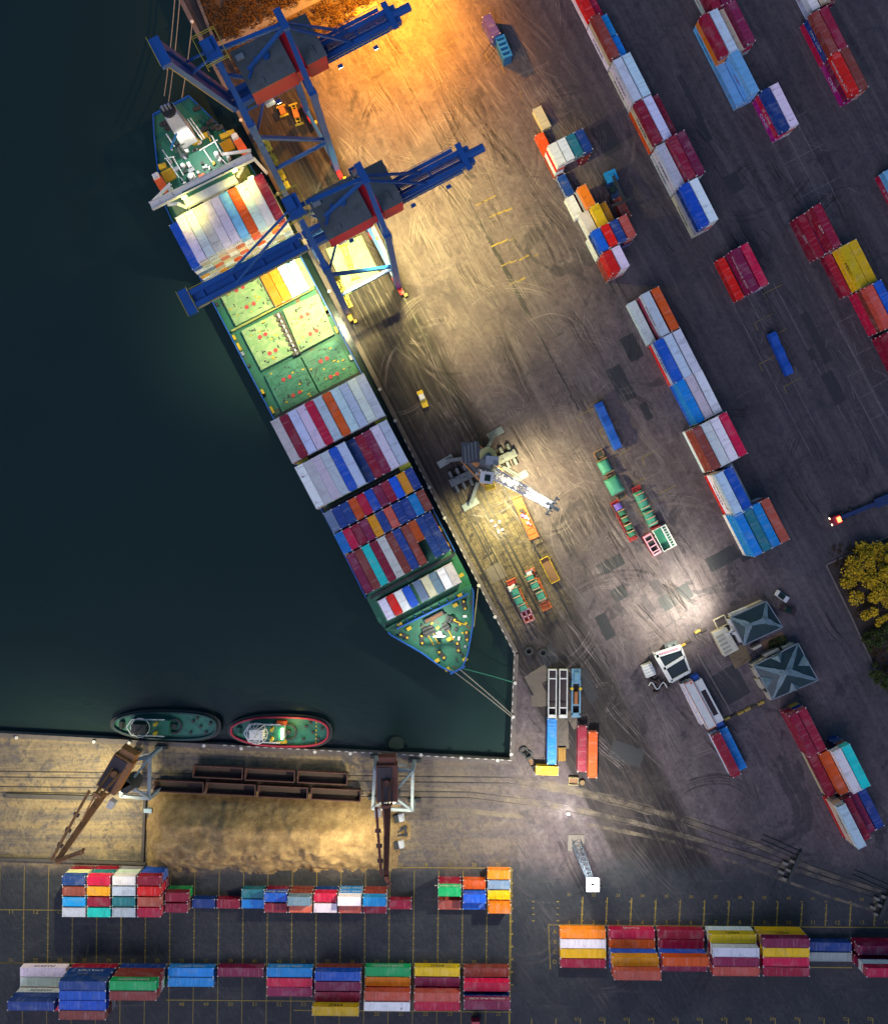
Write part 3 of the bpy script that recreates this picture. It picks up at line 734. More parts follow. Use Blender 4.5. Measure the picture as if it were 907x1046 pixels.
for (x, y, tt, w) in ((25, 984, 'Wm', 'northern white slot'), (25, 994, 'W', 'southern white slot'), (25, 1004, 'XSmNN', 'navy slot at west end'), (25.8, 1013.6, 'XC', 'crimson slot at west end'),
    (75.4, 984, 'DNcNmN', 'first file, tall blue slot'), (75.4, 993.6, 'DXXU', 'second file, tall blue slot'), (75.4, 1003.3, 'DXXU', 'third file, tall blue slot'), (75.4, 1013, 'DXXB', 'fourth file, tall blue slot'),
    (124.8, 984, 'NBBVe', 'green slot'), (124.8, 993.8, 'VXDB', 'file behind green slot'), (174.6, 984.2, 'Zc', 'northern azure slot'), (174.6, 994, 'Z', 'southern azure slot'),
    (224.4, 984.2, 'M', 'lone maroon slot'), (274.3, 984.4, 'Zc', 'northern file of crimson slot'), (274.3, 994.6, 'C', 'middle file of crimson slot'), (274.3, 1004, 'M', 'southern file of crimson slot'),
    (324, 983.7, 'BU', 'northern file, yellow fronted slot'), (324, 993.8, 'XM', 'second file, yellow fronted slot'), (324, 1004, 'XD', 'third file, yellow fronted slot'), (322.6, 1013.8, 'XXYs', 'southern file, yellow fronted slot'),
    (373.8, 983.8, 'Ve', 'northern green file, orange slot'), (373.8, 993.6, 'O', 'second file, orange slot'), (373.8, 1003.6, 'XK', 'third file, orange slot'), (373.4, 1014, 'XW', 'southern white file, orange slot'),
    (423.6, 983.8, 'Ys', 'northern yellow file, red fronted slot'), (423.6, 993.8, 'M', 'second file, red fronted slot'), (423.6, 1004.6, 'XK', 'third file, red fronted slot'), (423.6, 1018.4, 'C', 'southern file, red fronted slot'),
    (473.4, 984.2, 'B', 'northern file, last slot'), (473.4, 994.2, 'XC', 'second file, last slot'), (473.4, 1007.6, 'XXMh', 'southern lettered file, last slot')):
    B(x, y, tt, LL, F2(w), g)
g = 'long containers in the south east yard row'
F3 = lambda s: f'{s} of south east row'
for (x, y, tt, w) in ((571, 945.2, 'O', 'northern file, striped slot'), (571, 955.3, 'W', 'white file, striped slot'), (571, 965.2, 'Y', 'yellow file, striped slot'), (571, 975, 'D', 'southern file, striped slot'),
    (620.6, 945.6, 'Ck', 'northern file, amber slot'), (620.6, 955.3, 'E', 'second file, amber slot'), (620.6, 964.6, 'XXA', 'third file, amber slot'), (620.6, 974, 'XXXK', 'southern file, amber slot'),
    (670.4, 945.8, 'D', 'northern file, dark red slot'), (670.4, 955.5, 'D', 'second file, dark red slot'), (670.4, 964.8, 'XXE', 'third file, dark red slot'), (670.4, 974.2, 'XM', 'southern file, dark red slot'),
    (720.2, 946, 'XYs', 'northern yellow file, white topped slot'), (720.2, 955.4, 'XXW', 'second file, white topped slot'), (720.2, 964.8, 'XXM', 'third file, white topped slot'), (720.2, 974.4, 'XXK', 'southern file, white topped slot'),
    (770, 946.2, 'YYsM', 'northern file, yellow waisted slot'), (770, 955.6, 'XXY', 'second file, yellow waisted slot'), (770, 965, 'XXC', 'third file, yellow waisted slot'), (770, 974.6, 'YXD', 'southern file, yellow waisted slot'),
    (819.6, 958.5, 'N', 'low blue slot'), (819.6, 968.6, 'G', 'low grey slot'), (868.4, 957.6, 'DM', 'northern file, frame edge slot'), (868.4, 971.2, 'XXWC', 'southern file, frame edge slot')):
    B(x, y, tt, LL, F3(w), g)
# ================================================================== CONTAINER SHIP
M_hull = paint('hull_blue', (.012, .05, .16), .45, 0, .5, .1); M_deck = paint('deck_green', (.02, .16, .09), .55, 0, .7, .15, .25)
M_rail = paint('bulwark_blue', (.01, .10, .42), .5, 0, .4, .2); M_house = paint('ship_white', (.68, .69, .68), .5, 0, .4, .25, .1)
M_roofg = paint('monkey_deck_green', (.018, .13, .085), .55, 0, .55, .3); M_red = paint('lifeboat_orange', (.72, .11, .02), .5, 0, .3)
M_yel = paint('safety_yellow', (.62, .42, .02), .55, 0, .5, .6); M_black = paint('funnel_black', (.02, .02, .02), .6)
M_dark = paint('dark_fitting', (.035, .04, .04), .6, 0, .5); M_grey = paint('galvanised_steel', (.34, .37, .40), .45, .3, .5, .5)
M_glass = paint('bridge_glass', (.012, .03, .025), .12)
def hatch_material(name, c1, c2):
    t = NT(name); v = t.pos()
    a = t.noise(v, .55, 6, .68, .5); b = t.noise(v, 2.2, 4, .7); c = t.noise(v, .16, 3, .5)
    col = t.mix(t.ramp(a, .42, .60), c1, c2)
    col = t.mix(t.math('MULTIPLY', t.ramp(b, .58, .72), .7), col, (.30, .36, .22))
    col = t.mix(t.math('MULTIPLY', t.ramp(c, .5, .72), .4), col, (.10, .20, .12))
    col = t.mix(t.ramp(t.noise(v, 1.4, 6, .75), .66, .70), col, (.12, .06, .03))
    t.bump(b, .25, .04)
    return t.done(col, .55)
M_h1 = hatch_material('hatch_light_green', (.23, .40, .15), (.36, .48, .21)); M_h2 = hatch_material('hatch_dark_green', (.03, .17, .09), (.055, .24, .14))
dS, nS = (.463, .886), (.886, -.463)
def SAB(a, b, h):  # sheet coordinates measured along / across the ship at height h
    return P(a*dS[0] + b*nS[0], a*dS[1] + b*nS[1], h)
ship = thing('container_ship', 'long container ship with green decks and blue bulwarks moored along the quay', 'ship', SAB(500, 101, -2.6))
SL = ship.location
def rel(p): return Vector(p) - SL
HB = 1.6; FC = 4.6
# outline (a,b) clockwise
port = [(178, 85), (198.5, 75.6), (228, 64), (262, 53), (320, 50.3), (640, 50.3), (715, 49), (743, 48.5), (760, 54), (790, 73), (812, 84), (823, 92)]
star = [(823, 103), (812, 115), (790, 132), (760, 148.5), (743, 151), (715, 151), (640, 151), (320, 151), (262, 148), (228, 142), (198.5, 133), (178, 126)]
def ring(h, shrink=0.0):
    out = []
    for a, b in port + star:
        b2 = 101 + (b - 101)*(1 - shrink); out.append(rel(SAB(a, b2, h)))
    return out
mb = MB(); lo = ring(-2.9, .10); hi = ring(HB); n = len(lo)
lo = [Vector((q.x, q.y, -.4)) for q in lo]; i = 0
mb.v += [tuple(q) for q in lo] + [tuple(q) for q in hi]
for k in range(n): mb.f.append((k, (k+1) % n, n + (k+1) % n, n + k)); mb.mi.append(0)
mb.build('hull', M_hull, ship)
mb = MB(); mb.poly(hi); mb.build('main_deck', M_deck, ship)
# forecastle: raised bow deck, bulwark all round
fpts = [rel(SAB(a, b, FC)) for a, b in ((752, 50.5), (756, 52.5), (760, 54), (790, 73), (812, 84), (823, 92), (823, 103), (812, 115), (790, 132), (760, 148.5), (756, 149.2), (752, 150))]
mb = MB(); mb.prism([(p.x, p.y) for p in fpts], HB - SL.z - .05, FC - SL.z); mb.build('forecastle_deck', M_deck, ship)
mb = MB()
bw = fpts[1:-1]
for p, q in zip(bw[:-1], bw[1:]):
    mb.bar(p + Vector((0,0,.5)), q + Vector((0,0,.5)), .32, 1.25)
st = [rel(SAB(a, b, HB)) for a, b in [(715, 49), (640, 50.3), (320, 50.3), (262, 53), (228, 64), (198.5, 75.6), (178, 85), (178, 126), (198.5, 133), (228, 142), (262, 148), (320, 151), (640, 151), (715, 151)]]
for p, q in zip(st[:-1], st[1:]):
    mb.bar(p + Vector((0,0,.55)), q + Vector((0,0,.55)), .3, 1.2)
mb.build('bulwark', M_rail, ship)
# wave breaker across the bow
a0, b0 = rel(SAB(757, 62, FC)), rel(SAB(759, 143.5, FC))
mb = MB(); mb.bar(a0 + Vector((0,0,.6)), b0 + Vector((0,0,.6)), .4, 1.4)
for k in range(9):
    c = a0.lerp(b0, (k + .5)/9) - Vector((DW3))*1.0; mb.bar(c + Vector((0,0,.7)), c + Vector(DW3)*1.2 + Vector((0,0,-.1)), .25, .5)
mb.build('breakwater', M_rail, ship)
# bow fittings
def ab_of(px, py): return (px*dS[0] + py*dS[1], px*nS[0] + py*nS[1])
def shp(px, py, h): return rel(P(px, py, h))
def z6(x, y): return (360 + x/6.479, 560 + y/6.479)
for (x, y, th) in ((740, 375, 80), (693, 487, 40), (697, 652, 80), (460, 603, 85), (590, 705, 50), (342, 580, 25), (755, 580, 85)):
    p = shp(*z6(x, y), FC); mb = MB(); mb.box((p.x, p.y, p.z + .12), (2.9, 1.2, .25), -R(th), 0)
    for s in (-.95, .95):
        q = p + Vector((math.cos(R(th))*s, -math.sin(R(th))*s, 0)); mb.cyl(q, q + Vector((0,0,.9)), .32, 8, 1)
    mb.build('mooring_bitts', [M_dark, M_yel], ship)
for (x, y, th) in ((525, 540, 65), (620, 520, 60), (650, 470, 20), (490, 555, 60)):
    p = shp(*z6(x, y), FC); d = Vector((math.cos(R(th)), -math.sin(R(th)), 0)); n_ = Vector((-d.y, d.x, 0)); mb = MB()
    mb.box((p.x, p.y, p.z + .35), (2.6, 1.5, .6), -R(th), 0); mb.cyl(p - n_*.9 + Vector((0,0,.9)), p + n_*.9 + Vector((0,0,.9)), .6, 10, 0)
    mb.bar(p + d*1 + Vector((0,0,.6)), p + d*4 + Vector((0,0,.2)), .25, .25, 1); mb.build('windlass', [M_dark, M_yel], ship)
p = shp(*z6(575, 565), FC); mb = MB()
mb.cyl(p, p + Vector((0,0,7)), .45, 8, 0, .25); mb.box((p.x, p.y, p.z + .9), (1.6, 1.3, 1.8), R(20)); mb.bar(p + Vector((-1.6, 0, 6)), p + Vector((1.6, 0, 6)), .3)
mb.build('fore_mast', M_house, ship)
p = shp(*z6(575, 560), FC + 5.2); mb = MB(); mb.box((p.x, p.y, p.z), (.9, .5, .3)); mb.box((p.x, p.y, p.z + .25), (1.0, .6, .2), 0, 1); mb.build('deck_lamp', [glow('bow_lamp', (1, .93, .78), 6), M_grey], ship)
p = shp(*z6(540, 455), FC); mb = MB(); mb.box((p.x, p.y, p.z + .6), (5.5, 1.2, 1.2), R(27), 0); mb.box((p.x, p.y, p.z + 1.25), (5.0, .8, .12), R(27), 1); mb.build('stores_hatch', [M_dark, paint('rusty_iron', (.16, .08, .04), .8)], ship)
for (x, y) in ((315, 505), (712, 312), (560, 742), (628, 800), (745, 735), (375, 530), (680, 375), (720, 178), (855, 0), (640, 600)):
    if y < 10: continue
    p = shp(*z6(x, y), FC); mb = MB(); mb.box((p.x, p.y, p.z + .35), (1.3, .9, .7), R(30)); mb.build('vent_box', M_yel, ship)
p = rel(SAB(823, 97.5, FC)); mb = MB()
for s in (-1, 1): mb.bar(p + Vector(NW3)*1.5*s + Vector((0,0,.9)), p + Vector(NW3)*1.5*s - Vector(DW3)*.6 + Vector((0,0,.9)), .4)
mb.bar(p + Vector(NW3)*-2.2 + Vector((0,0,.95)), p + Vector(NW3)*2.2 + Vector((0,0,.95)), .4); mb.build('bow_fairlead', M_rail, ship)
# hatch coamings with covers
def cover(q, z, mat, n_sock=2):
    pts = [rel(P(x, y, z)) for x, y in q]; mb = MB()
    mb.prism([(p.x, p.y) for p in pts], HB - SL.z, z - SL.z)
    # raised panels and sockets
    c = sum(pts, Vector())/4
    for fx in (.5,):
        a, b = pts[0].lerp(pts[1], fx), pts[3].lerp(pts[2], fx); 
    for k in range(1, 5):
        a, b = pts[0].lerp(pts[3], k/5), pts[1].lerp(pts[2], k/5)
        mb.bar(a.lerp(b, .04) + Vector((0,0,.05)), a.lerp(b, .96) + Vector((0,0,.05)), .16, .12)
    rs = paint('socket_red', (.55, .05, .05), .6)
    for k in range(34):
        u, v = rng.uniform(.05, .95), rng.uniform(.05, .95); a, b = pts[0].lerp(pts[1], u), pts[3].lerp(pts[2], u); p = a.lerp(b, v)
        if k < 9: mb.box((p.x, p.y, p.z + .05), (.45 + rng.random()*.4, .35, .2), R(27), 1)
        else: mb.box((p.x, p.y, p.z + .03), (.25 + rng.random()*.8, .15 + .25*rng.random(), .1), R(27 + rng.choice((0, 90))), 2)
    o = mb.build('hatch_cover', [mat, M_yel, M_dark], ship)
    for (u, v) in ((.38, .32), (.55, .32), (.42, .75), (.6, .75)):
        a, b = pts[0].lerp(pts[1], u), pts[3].lerp(pts[2], u); p = a.lerp(b, v); MB().cyl(p + Vector((0,0,.01)), p + Vector((0,0,.22)), .55, 10).build('lifting_socket', rs, o)
    return o
HZ = 3.0
cover([(219.5, 291), (258.8, 270.8), (281, 312.5), (241, 332.8)], HZ, M_h1)
cover([(259.8, 270.4), (299.5, 250), (321.8, 291.8), (282, 312)], HZ - .5, M_h1)
cover([(246.3, 338), (280.2, 321), (300, 361), (267, 378.1)], HZ, M_h1)
cover([(289, 316.2), (325, 300.2), (341.5, 341), (306.8, 359.5)], HZ, M_h1)
cover([(269.8, 382.3), (306.2, 364.4), (326.2, 402.9), (289, 421.5)], HZ, M_h2)
cover([(307.8, 363.6), (344, 346), (364.5, 384.3), (327.6, 402.1)], HZ, M_h2)
# coaming strips, lashing bridges and side passage gear
mb = MB()
for a in (409.5,):
    mb.bar(rel(SAB(a, 53, HZ + .3)), rel(SAB(a, 148, HZ + .3)), .5, .4)
mb.build('hatch_coaming', paint('coaming_yellow_green', (.34, .36, .08), .6, 0, .7, .8), ship)
mb = MB(); mb.bar(shp(283.5, 321.5, HZ - .6), shp(304, 363, HZ - .6), 2.2, .3)
for k in range(9):
    p = shp(283.5 + 2.4*k, 321.5 + 4.9*k, HZ); mb.box((p.x, p.y, p.z), (1.9, .8, .7), R(27))
mb.build('hatch_gap_ladder', paint('weathered_iron', (.10, .085, .07), .8), ship)
mb = MB(); mb.bar(shp(284.2, 320.5, HZ + .2), shp(304, 362, HZ + .2), .45, .3); mb.build('hatch_gap_walkway', M_house, ship)
for a in (508, 561, 615.5, 671.5, 717):
    mb = MB(); z = 5.0 if a < 650 else 4.0
    pa, pb = rel(SAB(a, 52, z)), rel(SAB(a, 150, z))
    mb.bar(pa, pb, .7, .16)
    for k in range(12):
        q = pa.lerp(pb, k/11); mb.bar(q, Vector((q.x, q.y, HB - SL.z)), .18)
    mb.build('lashing_bridge', M_dark, ship)
for k in range(34):
    a = rng.uniform(300, 720); s = rng.choice((52.8, 148.6)); p = rel(SAB(a, s, HB)); mb = MB()
    mb.box((p.x, p.y, p.z + .4), (rng.uniform(.6, 2.2), .7, .8), -R(62.6)); mb.build('deck_fitting', rng.choice((M_yel, M_yel, M_grey, M_dark)), ship)
for (a, s) in ((561, 146), (561, 56), (615, 146)):
    p = rel(SAB(a, s, 5.6)); mb = MB(); mb.box((p.x, p.y, p.z), (3.2, 1.4, .7), R(27)); mb.build('lashing_platform', paint('lime_yellow', (.48, .52, .04), .5), ship)
# accommodation block: tiered house, bridge with wings, funnel casing, lifeboats
def zb(x, y): return (150 + x/6.479, 95 + y/6.479)
def slab(name, q, z0, z1, mat, mtop=None, parent=ship):
    pts = [rel(P(*zb(x, y), z1)) for x, y in q]; mb = MB()
    mb.prism([(p.x, p.y) for p in pts], z0 - SL.z, z1 - SL.z, 0, 1 if mtop else None)
    return mb.build(name, [mat, mtop] if mtop else mat, parent)
hs = slab('accommodation_block', [(165, 470), (470, 315), (580, 525), (250, 690)], HB, 14.6, M_house, M_roofg)
slab('poop_deck', [(98, 330), (350, 200), (560, 470), (165, 690)], HB - .1, 5.0, M_deck)
br = slab('bridge', [(222, 672), (560, 505), (603, 585), (268, 755)], 12.0, 19.2, M_house)
slab('bridge_roof', [(232, 655), (570, 490), (590, 530), (250, 698)], 19.25, 19.7, M_roofg, None, br)
for (x0, y0, x1, y1) in ((270, 715, 340, 678), (500, 600, 572, 562)):
    pass
fa, fb = rel(P(*zb(268, 755), 19.2)), rel(P(*zb(603, 585), 19.2)); fd = (fb - fa); fn = Vector((fd.y, -fd.x, 0)).normalized()
if fn.dot(Vector(DW3)) < 0: fn = -fn
for u0, u1 in ((.03, .27), (.72, .95)):
    a, b = fa + fd*u0, fa + fd*u1; mb = MB(); m = (a + b)/2
    mb.bar(a + fn*.05 + Vector((0,0,-2.6)), b + fn*.05 + Vector((0,0,-2.6)), .12, 2.6); mb.build('bridge_window', M_glass, br)
for u in (.36, .44, .52, .60, .66):
    a = fa + fd*u; mb = MB(); mb.cyl(a + Vector((0,0,-2.8)), a + fn*.1 + Vector((0,0,-2.8)), .32, 8); mb.build('porthole', M_glass, br)
wing_a, wing_b = rel(P(155, 211.5, 19.4)), rel(P(258.5, 160.5, 19.4))
mb = MB(); mb.bar(wing_a, wing_b, 1.9, .5); mb.bar(wing_a + Vector((0,0,.7)) + fn*.9, wing_b + Vector((0,0,.7)) + fn*.9, .12, 1.1); mb.bar(wing_a + Vector((0,0,.7)) - fn*.9, wing_b + Vector((0,0,.7)) - fn*.9, .12, 1.1)
mb.build('bridge_wing', M_house, ship)
for (x0, y0, x1, y1, z) in ((45, 715, 160, 600, 15), (500, 408, 690, 380, 15), (600, 560, 640, 490, 18), (205, 735, 270, 760, 18), (705, 430, 800, 535, 10), (140, 740, 230, 730, 12)):
    mb = MB(); mb.bar(rel(P(*zb(x0, y0), z)), rel(P(*zb(x1, y1), z)), .75, .5); mb.build('wing_strut', M_house, ship)
# roof gear
for (x0, y0, x1, y1) in ((135, 440, 215, 560), (175, 425, 245, 545), (185, 420, 120, 435), (380, 375, 435, 460), (430, 280, 500, 410), (270, 170, 370, 310), (290, 165, 385, 300), (350, 380, 470, 310), (470, 410, 560, 500), (130, 270, 185, 355), (105, 375, 150, 440)):
    z = 15.4; mb = MB(); mb.tube([rel(P(*zb(x0, y0), z)), rel(P(*zb(x1, y1), z))], .16, 5); mb.build('handrail', M_house, ship)
for (x, y, r, h) in ((300, 560, 1.0, 1.6), (245, 485, .7, 1.3), (345, 530, .5, .8), (400, 490, .5, .9), (385, 500, .4, 1.0), (470, 415, .8, 1.8), (160, 640, .7, 1.4), (545, 435, .6, 1.4), (490, 455, .5, 1.5)):
    p = rel(P(*zb(x, y), 14.6)); mb = MB(); mb.cyl(p, p + Vector((0,0,h)), r, 10, 0, r*.75); mb.build('satellite_dome', M_house, ship)
for (x, y) in ((370, 555), (300, 515), (205, 505)):
    p = rel(P(*zb(x, y), 14.6)); mb = MB(); mb.box((p.x, p.y, p.z + .4), (1.6, 1.0, .8), R(27)); mb.build('roof_locker', rng.choice((M_yel, M_red, M_grey)), ship)
p = rel(P(*zb(270, 420), 14.6)); mb = MB(); mb.cyl(p, p + Vector((0,0,9)), .4, 8, 0, .2)
for z, w in ((5, 3.6), (7.5, 2.4)): mb.bar(p + Vector((-w/2, -.6, z)), p + Vector((w/2, .6, z)), .25)
mb.bar(p + Vector((-1.5, 2.0, 8)), p + Vector((.3, -2.6, 6)), .5, .3); mb.build('radar_mast', M_dark, ship)
mb = MB(); q = p + Vector((-1.2, .8, 8.6)); mb.bar(q + Vector((-.7, -1.9, 0)), q + Vector((.7, 1.9, 0)), .45, .3); mb.build('radar_scanner', paint('scanner_blue', (.05, .3, .55), .5), ship)
p0, p1 = rel(P(191, 140, 13)), rel(P(191, 140, 13)) + Vector((0,0,17))
mb = MB(); mb.box(((p0 + p1)/2)[:], (4.4, 4.6, 17), R(27), 0, .72); mb.build('funnel', M_house, ship)
mb = MB(); mb.cyl(p1, p1 + Vector((0,0,1.3)), 1.75, 14, 0)
for s in (-.8, 0, .8): mb.cyl(p1 + Vector((s, s*.4, 1)), p1 + Vector((s, s*.4, 3.4)), .34, 8, 1)
mb.build('funnel_top', [M_black, M_grey], ship)
for (x, y, x2, y2) in ((625, 355, 590, 300), (95, 600, 70, 560)):
    a, b = rel(P(*zb(x, y), 8)), rel(P(*zb(x2, y2), 8)); d = (b - a).normalized(); mb = MB()
    mb.bar(a - d*1.7, a + d*1.7, 2.2, 1.8, 0, 2.1, 1.7); mb.bar(a + d*1.7, a + d*3.0, 2.1, 1.7, 0, .8, .7); mb.bar(a - d*1.7, a - d*3.0, 2.1, 1.7, 0, .8, .7)
    lb = mb.build('lifeboat', M_red, ship)
    mb = MB(); mb.box((b.x, b.y, b.z + 1.3), (1.8, 1.5, 1.2), R(27), 0, .8); mb.build('cockpit', M_house, lb)
for (x, y) in ((535, 355), (152, 545)):
    p = rel(P(*zb(x, y), 5)); mb = MB()
    mb.box((p.x, p.y, p.z + .3), (3.4, 3.0, .6), R(27)); mb.build('yellow_grating', M_yel, ship)
for (x, y) in ((515, 290), (560, 270), (110, 490), (385, 290), (330, 330)):
    p = rel(P(*zb(x, y), 5)); mb = MB(); mb.box((p.x, p.y, p.z + .5), (2.0, 1.3, 1.0), R(20)); mb.build('winch', M_yel, ship)
for (x, y) in ((320, 115), (440, 240), (470, 245), (100, 215), (370, 250), (130, 240), (410, 205)):
    p = rel(P(*zb(x, y), 5)); mb = MB(); mb.cyl(p, p + Vector((0,0,.9)), .5, 8); mb.box((p.x + .8, p.y + .5, p.z + .3), (1.6, 1.2, .6), R(27)); mb.build('deck_bollard', M_dark, ship)
for k in range(46):
    x, y = rng.uniform(120, 560), rng.uniform(200, 600)
    f = (x - 165)*.315 + (y - 470)*.0
    on_roof = 0 < ((x - 165)*(-.4) + (y - 330)*.85) and y < 470 - (x - 165)*.5 + 190 and x > 175
    z = 14.6 if on_roof else 5.0
    if not on_roof and (x < 150 or y < 230 or x > 470): continue
    p = rel(P(*zb(x, y), z)); mb = MB(); w_ = rng.uniform(.3, .9); mb.box((p.x, p.y, p.z + .4), (w_, rng.uniform(.3, 1.6), rng.uniform(.3, .9)), R(27 + rng.choice((0, 90))))
    mb.build('deck_fitting', rng.choice((M_house, M_house, M_grey, M_yel, M_dark)), ship)
for k in range(24):
    x, y = rng.uniform(420, 760), rng.uniform(430, 760)
    if x - 420 < (y - 560)*.9 or y > 830 - (760 - x)*.4: continue
    p = rel(P(*z6(x, y), FC)); mb = MB(); mb.box((p.x, p.y, p.z + .3), (rng.uniform(.4, 1.2), rng.uniform(.3, .8), .6), R(rng.uniform(0, 90))); mb.build('deck_fitting', rng.choice((M_house, M_grey, M_yel, M_dark, M_dark)), ship)
# deck lamps that wash the bay in front of the bridge
for (x, y) in ((250, 690), (585, 515), (690, 560)):
    p = rel(P(*zb(x, y), 20.4)); mb = MB(); mb.box((p.x, p.y, p.z), (1.4, .5, .4), R(27)); mb.build('floodlight', glow('flood_yellow', (1, .86, .28), 5), ship)
# ------------------------------------------------------------------ containers on board
def shipbay(ref, h_top, cols, where, group, L=12.19, pitch=2.48, z0=HZ, sc=(1,1,1), th=TH_, theta=62.4, all_tiers=False, refcol=0):
    d = Vector((math.cos(R(theta)), -math.sin(R(theta)), 0)); n = Vector((-d.y, d.x, 0))
    b0 = P(ref[0], ref[1], h_top); b0.z = 0; tl = [parse(c) for c in cols]; N = len(tl)
    for j, t in enumerate(tl):
        if not t: continue
        base = b0 + d*(L*sc[0]/2) + n*((j - refcol)*pitch + CW*sc[1]/2)
        lo = len(tl[j-1]) if j else 0; hi = len(tl[j+1]) if j < N - 1 else 0
        keep = None if all_tiers else [k for k in range(len(t)) if k >= min(lo, hi) or k == len(t) - 1]
        stack(base, -R(theta), t, L, f'{ORD[j]} column, {where}', group, keep, (sc[0], sc[1], sc[2]*th/TH_), z0, th=th)
gS = 'containers stacked on the ship'
A_cols = ['WAGWUUU'[1:6] , 'WHJWHS', 'AHEHSS', 'HWHEHS', 'WEHWHS', 'HWEHES', 'WHHWSL', 'HWEHRE', 'WHWHHP', 'HHWEAS', 'WWHSED']
A_cols[0] = 'WAJWU'
shipbay((178.9, 222.5), 2 + 6*2.75, A_cols, 'aft bay before bridge', gS, z0=2.0, pitch=2.47, sc=(1.04, 1, 1), th=2.75, all_tiers=True, refcol=1)
shipbay((259.8, 271.4), HZ - .5 + 2.6, ['O', 'O', 'W', 'L'], 'short row on pale hatch', gS, pitch=2.58, z0=HZ - .5)
shipbay((276.2, 430.8), HZ + 7.86, ['XXS', 'XXD', 'XXP', 'XXS', 'XXC', 'XXP', 'XXE', 'XXP', 'XXP', 'XXW', 'XXS'], 'bay after hatches', gS, pitch=2.49)
shipbay((300.9, 477.6), HZ + 7.86, ['XXW', 'XXS', 'XXS', 'XXP', 'XXU', 'XXP', 'XN', 'XD', 'XM', 'XXS', 'XXP'], 'stepped bay', gS, pitch=2.45)
s_ = (.96, .965, 1)
shipbay((329.9, 524.6), HZ + 5.24, ['XJ', 'XN', 'XN', 'XE', 'XC', 'XU', 'XM', 'XD', 'XU', 'XA', 'XN'], 'patchwork bay, aft half', gS, L=6.06, pitch=2.40, sc=s_)
shipbay((341.2, 546.5), HZ + 5.24, ['XZ', 'XC', 'XD', 'XM', 'XA', 'XN', 'XK', 'XN', 'XN', 'XZ', 'XB'], 'patchwork bay, forward half', gS, L=6.06, pitch=2.40, sc=s_)
s_ = (.945, .93, 1)
shipbay((353.1, 567.6), HZ + 5.24, ['XM', 'XB', 'XQ', 'XD', 'XW', 'XB', 'XN', 'XB', '', 'XN', 'XN'], 'turquoise bay', gS, pitch=2.285, sc=s_)
shipbay((353.1, 567.6), HZ + 5.24, ['']*8 + ['XE'], 'turquoise bay, by the gap', gS, L=6.06, pitch=2.285, sc=s_)
shipbay((385.9, 614.2), HZ + 2.62 - .4, ['S', 'R', 'W', 'U'], 'foremost bay, outer group', gS, L=6.06, pitch=2.36, sc=(.96, .94, 1), z0=HZ - .4)
shipbay((421.1, 595.6), HZ + 2.62 - .4, ['J', 'H', 'J', 'W', 'S'], 'foremost bay, quayside group', gS, L=6.06, pitch=2.36, sc=(.96, .94, 1), z0=HZ - .4)
for a0, a1, z in ((508, 560, HZ), (562, 614, HZ), (617, 670, HZ), (673, 722, HZ), (716, 735, HZ - .4)):
    mb = MB(); q = [rel(SAB(a, b, z)) for a, b in ((a0 + 1, 55), (a0 + 1, 147), (a1 - 1, 147), (a1 - 1, 55))]
    if a0 != 716:
        mb.prism([(p.x, p.y) for p in q], HB - SL.z - .02, z - SL.z - .012); mb.build('hatch_cover', M_h2, ship)
mb = MB(); q = [rel(P(x, y, HZ - .4)) for x, y in ((383.5, 614.5), (460.5, 574.5), (476.5, 603.5), (398.5, 642.5))]
mb.prism([(p.x, p.y) for p in q], HB - SL.z - .02, HZ - .4 - SL.z - .012); mb.build('hatch_cover', M_h2, ship)
mb = MB(); q = [rel(SAB(a, b, 2.0)) for a, b in ((262, 58), (262, 145), (330, 145), (330, 58))]
mb.prism([(p.x, p.y) for p in q], HB - SL.z - .02, 2.0 - SL.z - .012); mb.build('hatch_cover', M_h1, ship)
# mooring lines (each a thing of its own) and quay bollards
rope = paint('mooring_rope', (.33, .30, .24), .9); ropeg = paint('green_rope', (.03, .20, .13), .9)
def line(a, b, sag, r, mat, label):
    pts = []
    for k in range(11):
        f = k/10; p = Vector(a).lerp(Vector(b), f); p.z -= sag*4*f*(1 - f); pts.append(p - Vector(a))
    mb = MB(); mb.tube(pts, r, 5); o = mb.build('mooring_line', mat, None, a); tag(o, label, 'rope', 'mooring lines of the ship')
line(P(461, 684, FC + 1), P(523.5, 733, .5), 1.0, .13, rope, 'pale mooring line from bow to wharf corner, outer of the pair')
line(P(470, 684, FC + 1), P(524, 731, .5), .9, .13, rope, 'pale mooring line from bow fairlead to wharf corner, inner of the pair')
line(P(473, 683, FC + 1), P(525.5, 697.5, .5), .8, .13, ropeg, 'green mooring line from the bow to the east wharf')
line(P(484, 640, FC + 1), P(488.5, 599, .5), .6, .11, rope, 'pale spring line from bow shoulder to quay bollard')
line(P(168, 98, 3), P(179, -4, .5), .8, .12, rope, 'left one of two pale stern lines passing close under raised boom')
line(P(172.5, 104, 3), P(184, -2, .5), .8, .12, rope, 'right one of two pale stern lines passing close under raised boom')
line(P(186, 100, 3), P(196.5, 24, .5), .6, .12, rope, 'shorter pale stern line running to the quay bollard')
mb = MB(); mb.cyl((0,0,0), (0,0,.55), .28, 9); mb.cyl((0,0,.55), (0,0,.75), .5, 9, 0, .42)
bol = None
